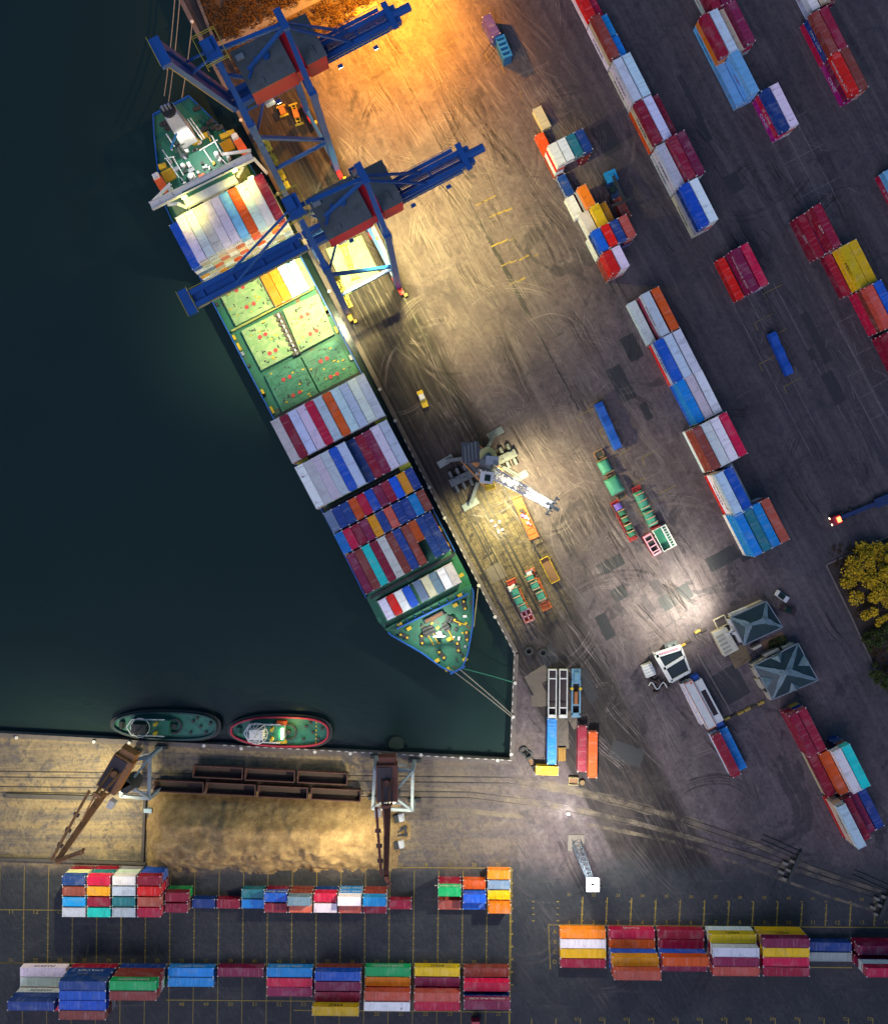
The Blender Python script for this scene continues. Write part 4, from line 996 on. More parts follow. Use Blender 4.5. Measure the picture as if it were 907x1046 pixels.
for i, (px, py, w) in enumerate(((196.9, 23, 'at the stern lines'), (246.5, 123.5, 'beside raised crane leg'), (284.6, 198.5, 'beside aft container bay'), (336.5, 298, 'beside pale hatches'), (388, 398, 'beside the green hatches'), (403.7, 430, 'beside the bay after hatches'), (438.5, 498, 'beside the patchwork bay'), (454, 529, 'beside the navy containers'), (488.8, 598, 'with the spring line'), (505.5, 630, 'at the quay bend'), (525.8, 697.5, 'with the green line'), (524, 732, 'with the pair of bow lines'), (522, 770, 'at wharf corner'),
        (508, 775, 'by the dashed wharf edge corner'), (471, 772.5, 'east of portal crane'), (430, 769.5, 'behind eastern jib crane'), (358, 768, 'east of red tug'), (322, 766.5, 'at stern of red tug'), (247, 763, 'at bow of red tug'), (209, 760, 'at stern of green tug'), (133, 757, 'at bow of green tug'), (97, 756, 'west of green tug'), (18, 752, 'at far west wharf'))):
    p = P(px, py + (1.2 if py > 700 and px < 515 else 0), .18)
    if bol is None: bol = mb.build('bollard', paint('bollard_white', (.7, .68, .64), .6), None, p); o = bol
    else: o = bol.copy(); COL.objects.link(o); o.location = p
    tag(o, f'white mooring bollard on quay edge {w}', 'bollard', 'white bollards along the quay edge')
# ================================================================== SHIP TO SHORE CRANES
M_cb = paint('crane_blue', (.010, .085, .33), .42, 0, .4, .25); M_cr = paint('crane_red', (.62, .010, .028), .5, 0, .2, .2); M_croof = paint('machinery_roof', (.085, .105, .115), .6, 0, .9, .35, .05)
M_hand = paint('handrail_yellow', (.45, .36, .03), .55); M_lens = glow('crane_flood', (1, .9, .62), 30)
RZC = math.atan2(.463, .886)
def gantry(label, raised, loc):
    t = thing('gantry_crane', label, 'crane', loc, RZC, 'blue ship to shore gantry cranes')
    for x in (0, 15.3):
        for s in (-1, 1):
            mb = MB(); f, k, a = (x, s*8.5, 2.6), (x, s*7.9, 50), (x, s*.7, 68 if x else 72)
            mb.bar(f, k, 1.5, 1.5, 0, 1.45, 1.45); mb.bar(k, a, 1.3, 1.3, 0, .9, .9); mb.bar((x, s*7.92, 48.8), (x, s*7.8, 51), 1.8, 1.8)
            mb.build('leg', M_cb, t)
            mb = MB(); mb.bar((x, s*8.5 - 2.6, 1.7), (x, s*8.5 + 2.6, 1.7), 1.2, 1.3, 0)
            b = mb.build('bogie', M_cr if x else paint('bogie_yellow', (.5, .3, .02), .5), t)
            for q in (-2.2, -.9, .9, 2.2): MB().cyl((x - .35, s*8.5 + q, .55), (x + .35, s*8.5 + q, .55), .5, 10).build('wheel', M_dark, b)
            for q in (-3.0, 3.0): MB().box((x + .8, s*8.5 + q, 1.2), (.8, .7, .9)).build('buffer', M_yel, b)
        mb = MB(); mb.bar((x, -8.3, 4.6), (x, 8.3, 4.6), .9, 1.2); mb.build('sill_beam', M_cb, t)
        mb = MB(); mb.bar((x, -7.9, 45.2), (x, 7.9, 45.2), 1.0, 1.5); mb.build('cross_beam', M_cb, t)
    for s in (-1, 1):
        mb = MB(); mb.bar((0, s*8.25, 21.5), (15.3, s*8.25, 21.5), .8, .9); mb.build('portal_tie', M_cb, t)
        mb = MB(); mb.bar((15.3, s*8.2, 22.5), (0, s*8.0, 43), .8, .8); mb.build('diagonal_brace', M_cb, t)
        mb = MB(); mb.bar((0, s*7.9, 44), (6, s*1.8, 46.4), .5, .5); mb.build('knee_brace', M_cb, t)
    # girder over the quay and the backreach
    mb = MB()
    for s in (-1, 1): mb.bar((-1.2, s*1.5, 47.4), (40.5, s*1.5, 47.4), 1.1, 2.2)
    for k in range(6): mb.bar((k*7.6, -1.5, 47), (k*7.6, 1.5, 47), .5, .6)
    mb.bar((-1, 0, 46.6), (38, 0, 46.6), .7, .3); mb.bar((-1, .75, 46.3), (38, .75, 46.3), .25, .3)
    mb.bar((38.6, -3.2, 48.8), (38.6, 3.2, 48.8), 1.3, .8); mb.cyl((38.6, 0, 48.2), (43.6, 0, 48.2), 1.0, 10)
    mb.build('girder', M_cb, t)
    mb = MB()
    for s in (-1, 1):
        mb.bar((19, s*2.6, 48.4), (37, s*2.6, 48.4), .9, .1)
    mb.build('girder_walkway', M_cb, t)
    for s in (-1, 1):
        mb = MB(); mb.bar((19, s*3.0, 49.4), (37, s*3.0, 49.4), .1, .1)
        for k in range(9): mb.bar((19 + k*2.25, s*3.0, 48.4), (19 + k*2.25, s*3.0, 49.4), .1)
        mb.build('handrail', M_hand if s < 0 else M_cb, t)
    # boom: lowered over the ship or raised
    def bt(u, y, z):            # u metres outboard of the hinge
        a = R(77) if raised else 0.0; u = u*1.12 if raised else u
        return (-1.4 - u*math.cos(a) - z*math.sin(a)*(1 if raised else 0), y, 47.4 + u*math.sin(a) + z*math.cos(a))
    mb = MB()
    for s in (-1, 1): mb.bar(bt(0, s*1.5, 0), bt(29.2, s*1.5, 0), 1.1, 2.0)
    for k in range(4): mb.bar(bt(3 + k*7.5, -1.5, .1), bt(3 + k*7.5, 1.5, .1), .8, .7)
    mb.bar(bt(1, 0, -.2), bt(28, 0, -.2), 2.0, .3); mb.bar(bt(1, 1.0, .3), bt(28, 1.0, .3), .35, .5)
    mb.bar(bt(29.4, -2.9, .4), bt(29.4, 2.9, .4), 2.2, 1.4)
    boom = mb.build('boom', M_cb, t)
    mb = MB()
    for s in (-1, 1): mb.bar(bt(0, s*2.35, .8), bt(28, s*2.35, .8), .12, .12)
    mb.bar(bt(30.6, -3.1, 1.2), bt(30.6, 3.1, 1.2), .12); mb.bar(bt(28.2, -3.1, 1.2), bt(28.2, 3.1, 1.2), .12)
    for k in range(12):
        for s in (-1, 1): mb.bar(bt(1 + k*2.4, s*2.0, .2), bt(1 + k*2.4, s*2.35, .8), .1)
    mb.build('boom_handrail', M_hand, boom)
    if raised:
        mb = MB(); mb.bar(bt(.5, -2.3, .6), bt(29, -2.3, .6), .4, .35); mb.build('boom_cable_tray', M_yel, boom)
    else:
        mb = MB()
        for k in range(8): mb.bar(bt(2 + k*3.3, -2.15, .2), bt(4.8 + k*3.3, -2.15, .2), .5, .4)
        mb.build('boom_cable_tray', paint('cable_tray_pale', (.35, .38, .33), .6), boom)
    # machinery house on the girder, split by the A-frame slot
    mb = MB()
    mb.box((8.5, .2, 53.2), (10.4, 9.8, 6.4)); mb.box((18.9, .2, 53.2), (4.6, 9.8, 6.4)); mb.box((15.2, .2, 52.2), (3.0, 9.0, 4.6))
    h = mb.build('machinery_house', M_cr, t)
    mb = MB(); mb.box((8.5, .2, 56.6), (10.7, 10.1, .34)); mb.box((18.9, .2, 56.6), (4.9, 10.1, .34)); mb.build('roof', M_croof, h)
    mb = MB(); mb.cyl((9.6, .8, 56.8), (9.6, .8, 57.7), .8, 10); mb.bar((4.2, -1.8, 57), (7.5, 1.6, 57), .5, .5); mb.build('roof_ventilator', M_cb, h)
    for a_, b_ in (((19.2, 2.2, 56.95), (2.2, 1.6, .4)), ((18.8, -2.6, 56.9), (1.2, 2.4, .3)), ((6.2, -3.4, 56.9), (1.6, 1.2, .3))): MB().box(a_, b_).build('roof_hatch', M_croof, h)
    mb = MB(); mb.box((4.6, 3.2, 57.1), (1.8, 1.1, .7)); mb.build('roof_unit', M_grey, h)
    # stays
    for s in (-1, 1):
        mb = MB(); mb.bar((0, s*.6, 70.5), bt(18, s*1.4, .8) if not raised else bt(20, s*1.4, 0), .4, .4); mb.build('forestay', M_cb, t)
        mb = MB(); mb.bar((15.3, s*.5, 67), (28.5, s*1.4, 48.6), .5, .5); mb.build('backstay', M_cb, t)
    mb = MB(); mb.bar((0, 0, 70.6), (15.3, 0, 67.4), .8, .8); mb.build('top_tie', M_cb, t)
    mb = MB(); mb.bar((15.0, 0, 66), (5.0, 0, 57), .7, .7); mb.build('mast_brace', M_cb, t)
    mb = MB(); mb.bar((15.3, -1.6, 68), (15.3, 3.0, 68), 1.5, 1.1); mb.build('apex_beam', M_cb, t)
    mb = MB(); mb.box((-.2, 0, 71.6), (3.2, 4.6, 1.2)); mb.box((-.6, .4, 72.6), (1.8, 2.6, 1.0)); mb.build('sheave_platform', M_cb, t)
    mb = MB()
    for z in (72.4, 73.2):
        for a, b in (((-2.6,-3.2), (2.2,-3.2)), ((2.2,-3.2), (2.2,3.2)), ((2.2,3.2), (-2.6,3.2)), ((-2.6,3.2), (-2.6,-3.2))): mb.bar((*a, z), (*b, z), .12)
    for q in ((-2.6,-3.2), (2.2,-3.2), (2.2,3.2), (-2.6,3.2), (2.2,0), (-2.6,0)): mb.bar((*q, 70.8), (*q, 73.2), .12)
    mb.build('platform_handrail', M_hand, t)
    mb = MB()
    for k in range(7): mb.box((1.4, -7.6 + (k % 2)*.9, 6 + k*5.2), (1.4, 2.0, .15)); 
    for k in range(6): mb.bar((1.4, -8.0, 6 + k*5.2), (1.4, -6.4, 11.2 + k*5.2), .3)
    mb.build('stair', M_hand, t)
    mb = MB(); mb.box((-5.5 if not raised else 3, 0, 44.6), (3.4, 3.0, 2.2)); mb.build('trolley', M_dark, t)
    mb = MB(); mb.box((6.2, -2.2, 44.2), (2.2, 2.0, 2.2)); mb.build('operator_cabin', paint('cabin_pale', (.5, .52, .5), .4), t)
    for (x, y) in ((-.3, -5.4), (8, -4.2), (15.6, -5.4), (24, -3.6), (33, -3.6)):
        z = 45.6 if x > 5 else 38; mb = MB(); mb.box((x, y, z + .3), (1.1, .8, .3), 0, 1); mb.box((x, y, z), (.9, .6, .25)); mb.build('floodlight', [M_lens, M_cb], t)
    return t
oc = P(340.7, 292); o1 = oc - Vector(DW3)*35.4
crane_b = gantry('blue gantry crane with its boom lowered over the pale hatches', False, oc)
crane_a = gantry('blue gantry crane with its boom raised, by the ship stern', True, o1)
# hatch cover and spreaders landed on the quay
q = [P(x, y, .9) for x, y in ((333, 254.5), (369, 240.5), (388.5, 281), (355, 301))]
mb = MB(); mb.prism([(p.x - q[0].x, p.y - q[0].y) for p in q], .02, .9)
for k in range(1, 6):
    a, b = q[0].lerp(q[3], k/6) - q[0], q[1].lerp(q[2], k/6) - q[0]; mb.bar(a.lerp(b, .03) + Vector((0,0,.95)), a.lerp(b, .97) + Vector((0,0,.95)), .18, .16)
hc = mb.build('hatch_cover', M_h1, None, (q[0].x, q[0].y, 0)); tag(hc, 'pale green hatch cover lying on the quay under a yellow spreader', 'hatch cover')
def spreader(px, py, h, L, th, label, col=None):
    col = col or M_yel; t = thing('container_spreader', label, 'spreader', P(px, py, h), -R(th), 'yellow container spreaders on the quay')
    mb = MB()
    for s in (-1, 1): mb.bar((-L/2, s*.55, .5), (L/2, s*.55, .5), .28, .45)
    for k in range(7): mb.bar((-L/2 + k*L/6, -.55, .5), (-L/2 + k*L/6, .55, .5), .2, .3)
    mb.build('beam', col, t)
    for s in (-1, 1):
        mb = MB(); mb.bar((s*L/2, -1.2, .45), (s*L/2, 1.2, .45), .45, .5); mb.build('end_frame', col, t)
    mb = MB(); mb.box((0, 0, 1.0), (2.2, 1.5, .7)); mb.build('head_block', paint('head_block_orange', (.55, .16, .03), .5), t)
    return t
spreader(357, 268, .97, 9.5, 70, 'yellow spreader resting on the pale green hatch cover on the quay')
spreader(303, 117.5, .03, 5.6, 72, 'larger olive spreader lying on the quay beneath raised boom crane', paint('olive_yellow', (.38, .32, .03), .6, 0, .5))
spreader(289, 114, .03, 2.6, 70, 'small yellow spreader lying on quay beneath raised boom crane')
# flat cars and gear beside the landed cover
def trailer(px, py, L, W, th, label, deckmat, group=None, h=1.2, cargo=(), frame=None, posts=True, cat='trailer', name='flat_trailer'):
    t = thing(name, label, cat, P(px, py, 0), -R(th), group)
    fm = frame or deckmat; mb = MB()
    for s in (-1, 1): mb.bar((-L/2, s*(W/2 - .12), h), (L/2, s*(W/2 - .12), h), .24, .4)
    k = -L/2 + .15
    while k < L/2: mb.bar((k, -W/2, h), (k, W/2, h), .24, .36); k += L/8
    mb.build('frame', fm, t)
    mb = MB(); mb.box((0, 0, h - .12), (L - .1, W - .2, .14)); mb.build('deck', deckmat, t)
    wheels(t, (-L*.36, -L*.28, L*.30), W/2 - .45, W/2 - .05, .48)
    if posts:
        for s in (-1, 1):
            mb = MB(); mb.bar((s*L/2, -W/2 + .1, h), (s*L/2, -W/2 + .1, h + 1.3), .24); mb.bar((s*L/2, W/2 - .1, h), (s*L/2, W/2 - .1, h + 1.3), .24); mb.bar((s*L/2, -W/2, h + 1.3), (s*L/2, W/2, h + 1.3), .24, .3); mb.build('end_rack', fm, t)
    return t
M_tarp = paint('green_tarpaulin', (.05, .27, .19), .6, 0, .5, .9); M_or = paint('flat_rack_orange', (.55, .13, .03), .55, 0, .5, .8); M_rd = paint('flat_rack_red', (.38, .03, .03), .55, 0, .5, .8)
M_pk = paint('flat_rack_pink', (.56, .28, .36), .6, 0, .5, .8); M_tb = paint('blue_tarpaulin', (.01, .09, .46), .5, 0, .55, .5); M_brick = paint('bundle_brown', (.24, .13, .07), .8)
def tarp(label, loc, L, W, Hh, th, mat, group, straps=None, lumps=1):
    """cargo under a tarpaulin: sagging roof and tucked sides"""
    mb = MB(); nx, ny = 12, 6; i = 0
    for a in range(nx + 1):
        for b in range(ny + 1):
            u, v = a/nx*2 - 1, b/ny*2 - 1
            e = max(abs(u)**6, abs(v)**4); z = Hh*(1 - .55*e) + .12*mnoise.noise(Vector((u*3 + loc[0], v*3, loc[1])))
            if lumps > 1: z -= .35*Hh*(.5 + .5*math.cos(u*math.pi*lumps))**8
            mb.v.append((u*L/2, v*W/2, max(.1, z)))
    for a in range(nx):
        for b in range(ny):
            k = a*(ny+1) + b; mb.f.append((k, k+ny+1, k+ny+2, k+1)); mb.mi.append(0)
    def edge(seq):
        for p, q in zip(seq[:-1], seq[1:]):
            j = len(mb.v); a, b = mb.v[p], mb.v[q]; mb.v += [(a[0], a[1], 0), (b[0], b[1], 0)]; mb.f.append((p, q, j+1, j)); mb.mi.append(0)
    edge([b for b in range(ny+1)]); edge([nx*(ny+1) + b for b in range(ny+1)][::-1]); edge([a*(ny+1) for a in range(nx+1)][::-1]); edge([a*(ny+1) + ny for a in range(nx+1)])
    o = mb.build('covered_cargo', mat, None, loc, -R(th), True); tag(o, label, 'covered cargo', group)
    if straps:
        mb = MB()
        for k in range(straps):
            x = -L*.36 + k*L*.72/max(1, straps - 1); mb.bar((x, -W/2 - .04, Hh*.72), (x, W/2 + .04, Hh*.72), .22, .12); mb.bar((x, -W/2*.7, Hh + .06), (x, W/2*.7, Hh + .06), .22, .1)
        mb.build('strap', paint('strap_orange', (.6, .3, .18), .6), o)
    return o
def at(px, py, h): return P(px, py, h)
trailer(389.5, 253, 15, 1.6, 64, 'narrow pale blue flat trailer beside the landed hatch cover', paint('pale_blue_deck', (.35, .42, .55), .5, 0, .5, .6), None, 1.0, posts=False)
# flat racks with covered cargo on the apron
gR = 'flat racks loaded with covered cargo'
c1 = trailer(530.5, 612.5, 12, 2.7, 66, 'orange flat rack on the apron with white bales at its north end', M_rd, gR, .5, frame=M_or, name='flat_rack', cat='flat rack')
c2 = trailer(549.5, 601.5, 11.6, 2.7, 66, 'orange flat rack beside the yellow skip, loaded with green cargo', M_or, gR, .5, name='flat_rack', cat='flat rack')
gC = 'cargo under green covers'
for (px, py, L, lab) in ((525.5, 604, 2.6, 'green covered crate at northern end of waterside flat rack'), (529.5, 613, 2.9, 'green covered crate in middle of waterside flat rack'), (533.5, 620, 2.0, 'green covered crate near pink frame on waterside flat rack')):
    tarp(lab, at(px, py, .75), L, 2.2, 1.1, 66, M_tarp, gC, 1)
for (px, py, L, lab) in ((541, 590, 2.0, 'green covered crate beside white bales on inland flat rack'), (546, 598, 2.6, 'green covered crate in middle of inland flat rack'), (552, 608.5, 3.0, 'dark green covered crate near southern end of inland flat rack')):
    tarp(lab, at(px, py, .75), L, 2.2, 1.1, 66, M_tarp, gC, 2)
for (px, py, lab) in ((540, 585.5, 'white wrapped bale at north end of inland flat rack'), (521.8, 601.2, 'white wrapped bale at north end of waterside flat rack')):
    mb = MB(); mb.box((0,0,.5), (1.6, 1.6, 1.0), 0, 0, .8); mb.box((.9,.6,.4), (.9, .7, .8), .4, 0, .8); tag(mb.build('bale', M_house, None, at(px, py, .76), R(20)), lab, 'bale', 'white wrapped bales')
pf = thing('pallet_frame', 'pink steel pallet frame with four openings at end of flat rack', 'frame', at(538.5, 628.5, .05), -R(66)); mb = MB()
for x in (-1.6, 0, 1.6): mb.bar((x, -1.4, .9), (x, 1.4, .9), .35, .3)
for y in (-1.3, 0, 1.3): mb.bar((-1.7, y, .9), (1.7, y, .9), .35, .3)
mb.build('top_grid', M_pk, pf); mb = MB()
for x in (-1.6, 1.6):
    for y in (-1.3, 1.3): mb.bar((x, y, 0), (x, y, .8), .3)
mb.build('leg', M_pk, pf)
def skip(px, py, L, W, h, th, label, mat, inner, cat='skip', name='open_skip'):
    t = thing(name, label, cat, P(px, py, 0), -R(th)); mb = MB()
    for s in (-1, 1): mb.box((0, s*(W/2 - .06), h/2 + .05), (L, .12, h)); mb.box((s*(L/2 - .06), 0, h/2 + .05), (.12, W - .24, h))
    for k in range(5):
        for s in (-1, 1): mb.box((-L/2 + (k + .5)*L/5, s*(W/2 + .05), h/2), (.15, .1, h))
    mb.build('side_wall', mat, t); mb = MB(); mb.box((0, 0, .25), (L - .3, W - .3, .4)); mb.build('load', inner, t); return t
skip(561, 582, 7.2, 2.6, 1.2, 63, 'long yellow edged skip with a muddy load at the apron edge', M_yel, M_brick)
# orange trailer under the mobile crane's jib, strewn bales
trailer(536, 528.5, 12, 2.6, 66, 'orange flat trailer with white and purple bales beneath the mobile crane jib', M_or, None, .9, posts=True)
for (px, py, m, lab) in ((533.5, 526.5, paint('purple_bag', (.3, .12, .5), .6), 'purple bag on the orange flat trailer'), (537, 528, M_house, 'white bag on the orange flat trailer'), (532.5, 521.5, M_dark, 'dark bag on the orange flat trailer'), (539, 534, M_pk, 'pink bag near southern end of orange trailer')):
    mb = MB(); mb.box((0,0,.45), (1.1, .9, .9), .3, 0, .7); mb.box((.7,-.5,.3), (.7,.6,.6), .8, 0, .7); tag(mb.build('cargo_bag', m, None, at(px, py, 1.0)), lab, 'bag', 'bags on the orange trailer')
for k, (px, py) in enumerate(((502, 532), (506, 537), (510, 533), (509, 543), (513, 541))):
    pos = ('northernmost', 'pinkest', 'easternmost', 'southernmost', 'bulkiest')[k]
    mb = MB(); mb.box((0,0,.3), (.9 + .3*(k % 2), .6, .6), 0, 0, .7); tag(mb.build('paper_bale', M_pk if k == 1 else M_house, None, at(px, py, .02), rng.random()*3), f'{pos} pale bale dropped on slabs under mobile crane', 'bale', 'pale bales dropped on the slabs')
# yellow tug vehicle on the apron
v = thing('yard_tractor', 'small yellow and white tractor alone on the dark apron', 'tractor', P(431.5, 407.5), -R(68)); mb = MB()
mb.box((.3, 0, .8), (4.4, 1.7, .7)); mb.box((-1.6, 0, 1.3), (1.2, 1.6, .4)); mb.build('chassis', M_yel, v); mb = MB(); mb.box((-.4, 0, 1.7), (1.6, 1.6, 1.1), 0, 0, .85); mb.build('cab', M_house, v)
wheels(v, (-1.4, 1.6,), .6, .98, .5)
# blue trailers, green loads in the mid yard
def blue_trailer(px, py, th, label, L=13.2):
    t = thing('covered_trailer', label, 'trailer', P(px, py), -R(th), 'long trailers under blue covers'); mb = MB(); W = 2.5
    n = 10
    for k in range(n):
        x0, x1 = -L/2 + k*L/n, -L/2 + (k + 1)*L/n; z = 2.6 + .25*math.sin(k*2.1); mb.hexa([(x0, -W/2, 1.1), (x1, -W/2, 1.1), (x1, W/2, 1.1), (x0, W/2, 1.1), (x0, -W/2 + .25, 2.6 + .25*math.sin(k*1.7)), (x1, -W/2 + .25, 2.6 + .25*math.sin((k+1)*1.7)), (x1, W/2 - .25, 2.6 + .25*math.sin((k+1)*1.7)), (x0, W/2 - .25, 2.6 + .25*math.sin(k*1.7))])
    mb.build('cover', M_tb, t); mb = MB(); mb.box((0, 0, .95), (L + .4, 1.0, .3)); mb.build('chassis', M_dark, t); wheels(t, (-L*.38, -L*.28, L*.28, L*.38,), .8, 1.2, .5); return t
blue_trailer(620, 435.5, 66, 'bright blue covered trailer standing alone beside green covered racks', 13.4)
blue_trailer(794.5, 362.5, 66, 'dark blue covered trailer parked south of the red containers', 12.2)
gT = 'flat racks in the mid yard slots'
trailer(618, 476, 4, 2.5, 62, 'bare brown rack end north of the paired green covers', M_brick, gT, .7, posts=True, name='flat_rack', cat='flat rack')
trailer(622.5, 485, 14.5, 2.6, 62, 'dark flat rack carrying two broad green covers', M_dark, gT, .5, frame=M_brick, name='flat_rack', cat='flat rack')
tarp('broad green cover, northern of the two on dark flat rack', at(617.5, 477, .75), 3.8, 3.0, 1.5, 62, M_tarp, gC)
tarp('largest green cover, southern of the two on dark flat rack', at(627, 496, .75), 4.6, 3.8, 1.6, 62, M_tarp, gC)
trailer(636.5, 531.5, 11.5, 2.4, 63, 'slim red flat rack with green and white strapped crates', M_rd, gT, .5, name='flat_rack', cat='flat rack')
tarp('purple covered crate at northern end of slim red rack', at(631, 517.5, .75), 2.0, 2.0, 1.2, 63, paint('purple_tarpaulin', (.16, .10, .50), .6), gC)
for k, (px, py) in enumerate(((634.5, 523.5), (638, 530.5), (641.5, 538), (644.5, 545))): tarp(f'dark green strapped crate on slim red rack, {ORD[k]} from its purple crate', at(px, py, .75), 1.7, 1.9, 1.1, 63, paint('dark_green_tarpaulin', (.02, .15, .08), .6), gC, 1)
trailer(658.5, 518, 12.2, 2.5, 64, 'red flat rack carrying two long green covers', M_rd, gT, .5, name='flat_rack', cat='flat rack')
tarp('long pale green cover with straps, northern on red rack', at(655, 511.5, .75), 5.4, 2.7, 1.6, 64, M_tarp, gC, 3)
tarp('long green cover with straps, southern on red rack', at(663.5, 529, .75), 4.4, 2.7, 1.6, 64, M_tarp, gC, 3)
sk = skip(664.5, 556, 6, 2.4, 1.6, 60, 'red open container with three roof openings', M_rd, M_dark, 'open container', 'open_top_container'); mb = MB()
for x in (-2.7, -1.2, .5, 2.0, 2.8): mb.bar((x, -1.2, 1.7), (x, 1.2, 1.7), .5 if abs(x) > 2.5 else .28, .2)
for s in (-1, 1): mb.bar((-3, s*1.05, 1.7), (3, s*1.05, 1.7), .3, .22)
mb.build('roof_frame', M_pk, sk)
sk = skip(677, 549.5, 6.4, 3.8, 1.8, 62, 'white edged open container with green load', M_house, paint('green_load', (.02, .2, .12), .7, 0, .6), 'open container', 'open_top_container'); mb = MB()
for s in (.55, 1.85): mb.bar((-3.2, s, 1.9), (3.2, s, 1.9), .32, .3)
for k in range(9): mb.bar((-3.0 + k*.75, .55, 1.9), (-3.0 + k*.75, 1.85, 1.9), .16, .2)
mb.build('roof_frame', M_house, sk)
# violet and blue pair under the orange lamp: blue ribbed hopper
t = thing('bolster_stack', 'bright blue ribbed stack of container bolsters beside violet containers', 'bolster stack', P(513.5, 55), -R(68)); mb = MB()
mb.box((0, 0, 2.0), (6.4, 2.3, 4.0), 0, 0, .96); mb.build('lower_block', paint('bolster_blue', (.01, .11, .34), .5, 0, .5), t); mb = MB()
for k in range(5): mb.box((-2.7 + k*1.35, 0, 4.3), (.6, 2.5, .6))
for s in (-1, 1): mb.bar((-3.1, s*1.15, 4.2), (3.1, s*1.15, 4.2), .3, .4)
mb.build('top_rib', paint('bolster_bright', (.02, .22, .58), .5, 0, .4), t)
# reach stacker
t = thing('reach_stacker', 'blue reach stacker working at the loose container cluster', 'reach stacker', P(626, 195), -R(68)); mb = MB()
mb.box((-.6, 0, 1.6), (6.6, 3.2, 1.4)); mb.box((-3.2, 0, 1.9), (1.8, 3.3, 1.8), 0, 0, .9); mb.build('chassis', paint('stacker_dark', (.02, .05, .12), .5), t)
mb = MB(); mb.box((-3.0, 0, 3.3), (3.0, 3.2, 1.0)); mb.box((-2.6, 0, 4.0), (1.6, 1.6, .6), 0, 0, .8); mb.build('engine_cover', paint('stacker_blue', (.02, .30, .62), .4), t)
mb = MB(); mb.box((.4, -.9, 3.1), (1.8, 1.4, 1.8), 0, 0, .85); mb.build('cab', M_glass, t)
mb = MB(); mb.bar((-2.6, .3, 4.2), (4.6, .3, 5.6), .7, .8); mb.build('lifting_boom', M_dark, t); mb = MB(); mb.bar((4.8, -3, 5.0), (4.8, 3, 5.0), .6, .5); mb.build('spreader_bar', M_dark, t); mb = MB()
wheels(t, (2.4,), 1.0, 1.95, .95); wheels(t, (-2.7,), 1.0, 1.95, .8)
# terminal truck with lamps at the east road
t = thing('terminal_truck', 'terminal truck with bright red lamps entering by the yellow tree', 'truck', P(865, 525.5), R(22)); mb = MB()
mb.box((-4.0, 0, 1.6), (2.4, 2.5, 2.4), 0, 0, .92); mb.build('cab', paint('truck_red', (.36, .03, .05), .5), t); mb = MB(); mb.box((4.5, 0, 1.25), (14.5, 1.1, .4)); mb.box((10, 0, 1.5), (5, 2.5, .3)); mb.build('chassis', paint('truck_blue', (.012, .035, .13), .5), t)
wheels(t, (-4.4, -1.6, 1, 9, 10.4,), .8, 1.2, .5)
for s in (-1, 1): mb = MB(); mb.box((-5.25, s*.9, 1.0), (.15, .5, .4)); mb.build('headlight', glow('head_lamp', (1, .9, .6), 2.0), t)
mb = MB(); mb.box((-3.6, 0, 2.95), (1.0, 1.4, .25)); mb.build('beacon', glow('beacon_red', (1, .16, .05), 3.5), t)
# two trailers and the pale blue low loader on the wharf corner
def open_trailer(px, py, th, label, group, L=12.6, W=2.25):
    t = thing('open_trailer', label, 'trailer', P(px, py), -R(th), group); mb = MB(); h = 2.4
    for s in (-1, 1): mb.box((0, s*(W/2 - .12), 1.6), (L, .24, 1.6)); mb.box((s*(L/2 - .12), 0, 1.6), (.24, W - .5, 1.6))
    mb.bar((-L*.31, -W/2, 2.42), (-L*.31, W/2, 2.42), .3, .14); mb.bar((L*.31, -W/2, 2.42), (L*.31, W/2, 2.42), .3, .14); mb.bar((L/2 - .1, -W/2, 2.42), (L/2 - .1, W/2, 2.42), .9, .16)
    mb.build('side_frame', M_house, t); mb = MB(); mb.box((0, 0, .95), (L - .5, W - .5, .2)); mb.build('deck', paint('trailer_floor', (.045, .03, .035), .8, 0, .6), t); wheels(t, (-L*.4, -L*.3, L*.34,), .8, 1.2, .5); return t
open_trailer(563.2, 706.5, 90.5, 'white framed open trailer nearest the basin corner', 'white framed open trailers')
open_trailer(574.3, 706.5, 90.5, 'white framed open trailer with brownish floor beside the pale blue loader', 'white framed open trailers')
t = thing('low_loader', 'pale blue low loader with a rusty load between yellow guards', 'low loader', P(587.5, 707), -R(90.5)); bl = paint('loader_blue', (.13, .28, .42), .5, 0, .5, .6); mb = MB()
for s in (-1, 1): mb.box((1.2, s*1.05, 1.3), (9.5, .4, .7))
mb.box((-4.5, 0, 1.2), (4, 2.4, .6)); mb.box((5.9, 0, 1.3), (1.2, 2.4, .7)); mb.box((3.2, 0, 1.2), (.5, 2.2, .5)); mb.build('frame', bl, t)
mb = MB(); mb.box((-4.6, 0, 2.1), (1.9, 1.5, 1.2), 0, 0, .85); mb.build('cab', bl, t); mb = MB(); mb.box((1.4, 0, 1.5), (3.6, 1.0, .7), 0, 0, .85); mb.build('load', paint('rusty_load', (.3, .11, .04), .8), t)
for s in (-1, 1): mb = MB(); mb.cyl((-1.2, s*1.15, .6), (-1.2, s*1.15, 1.9), .42, 8); mb.build('guard', M_yel, t)
wheels(t, (-4.8, 2.6, 4.0, 5.4,), .75, 1.2, .5)
skip(585, 797, 2.6, 2.0, 1.2, 3, 'small cream skip south of the dark red container on wharf corner', paint('skip_cream', (.42, .37, .2), .7, 0, .5), M_brick)
mb = MB(); mb.cyl((0,0,0), (0,0,1.1), .7, 10); tag(mb.build('steel_drum', paint('drum_rust', (.2, .13, .06), .8), None, P(594, 798.5)), 'rusty drum beside the small cream skip', 'drum')
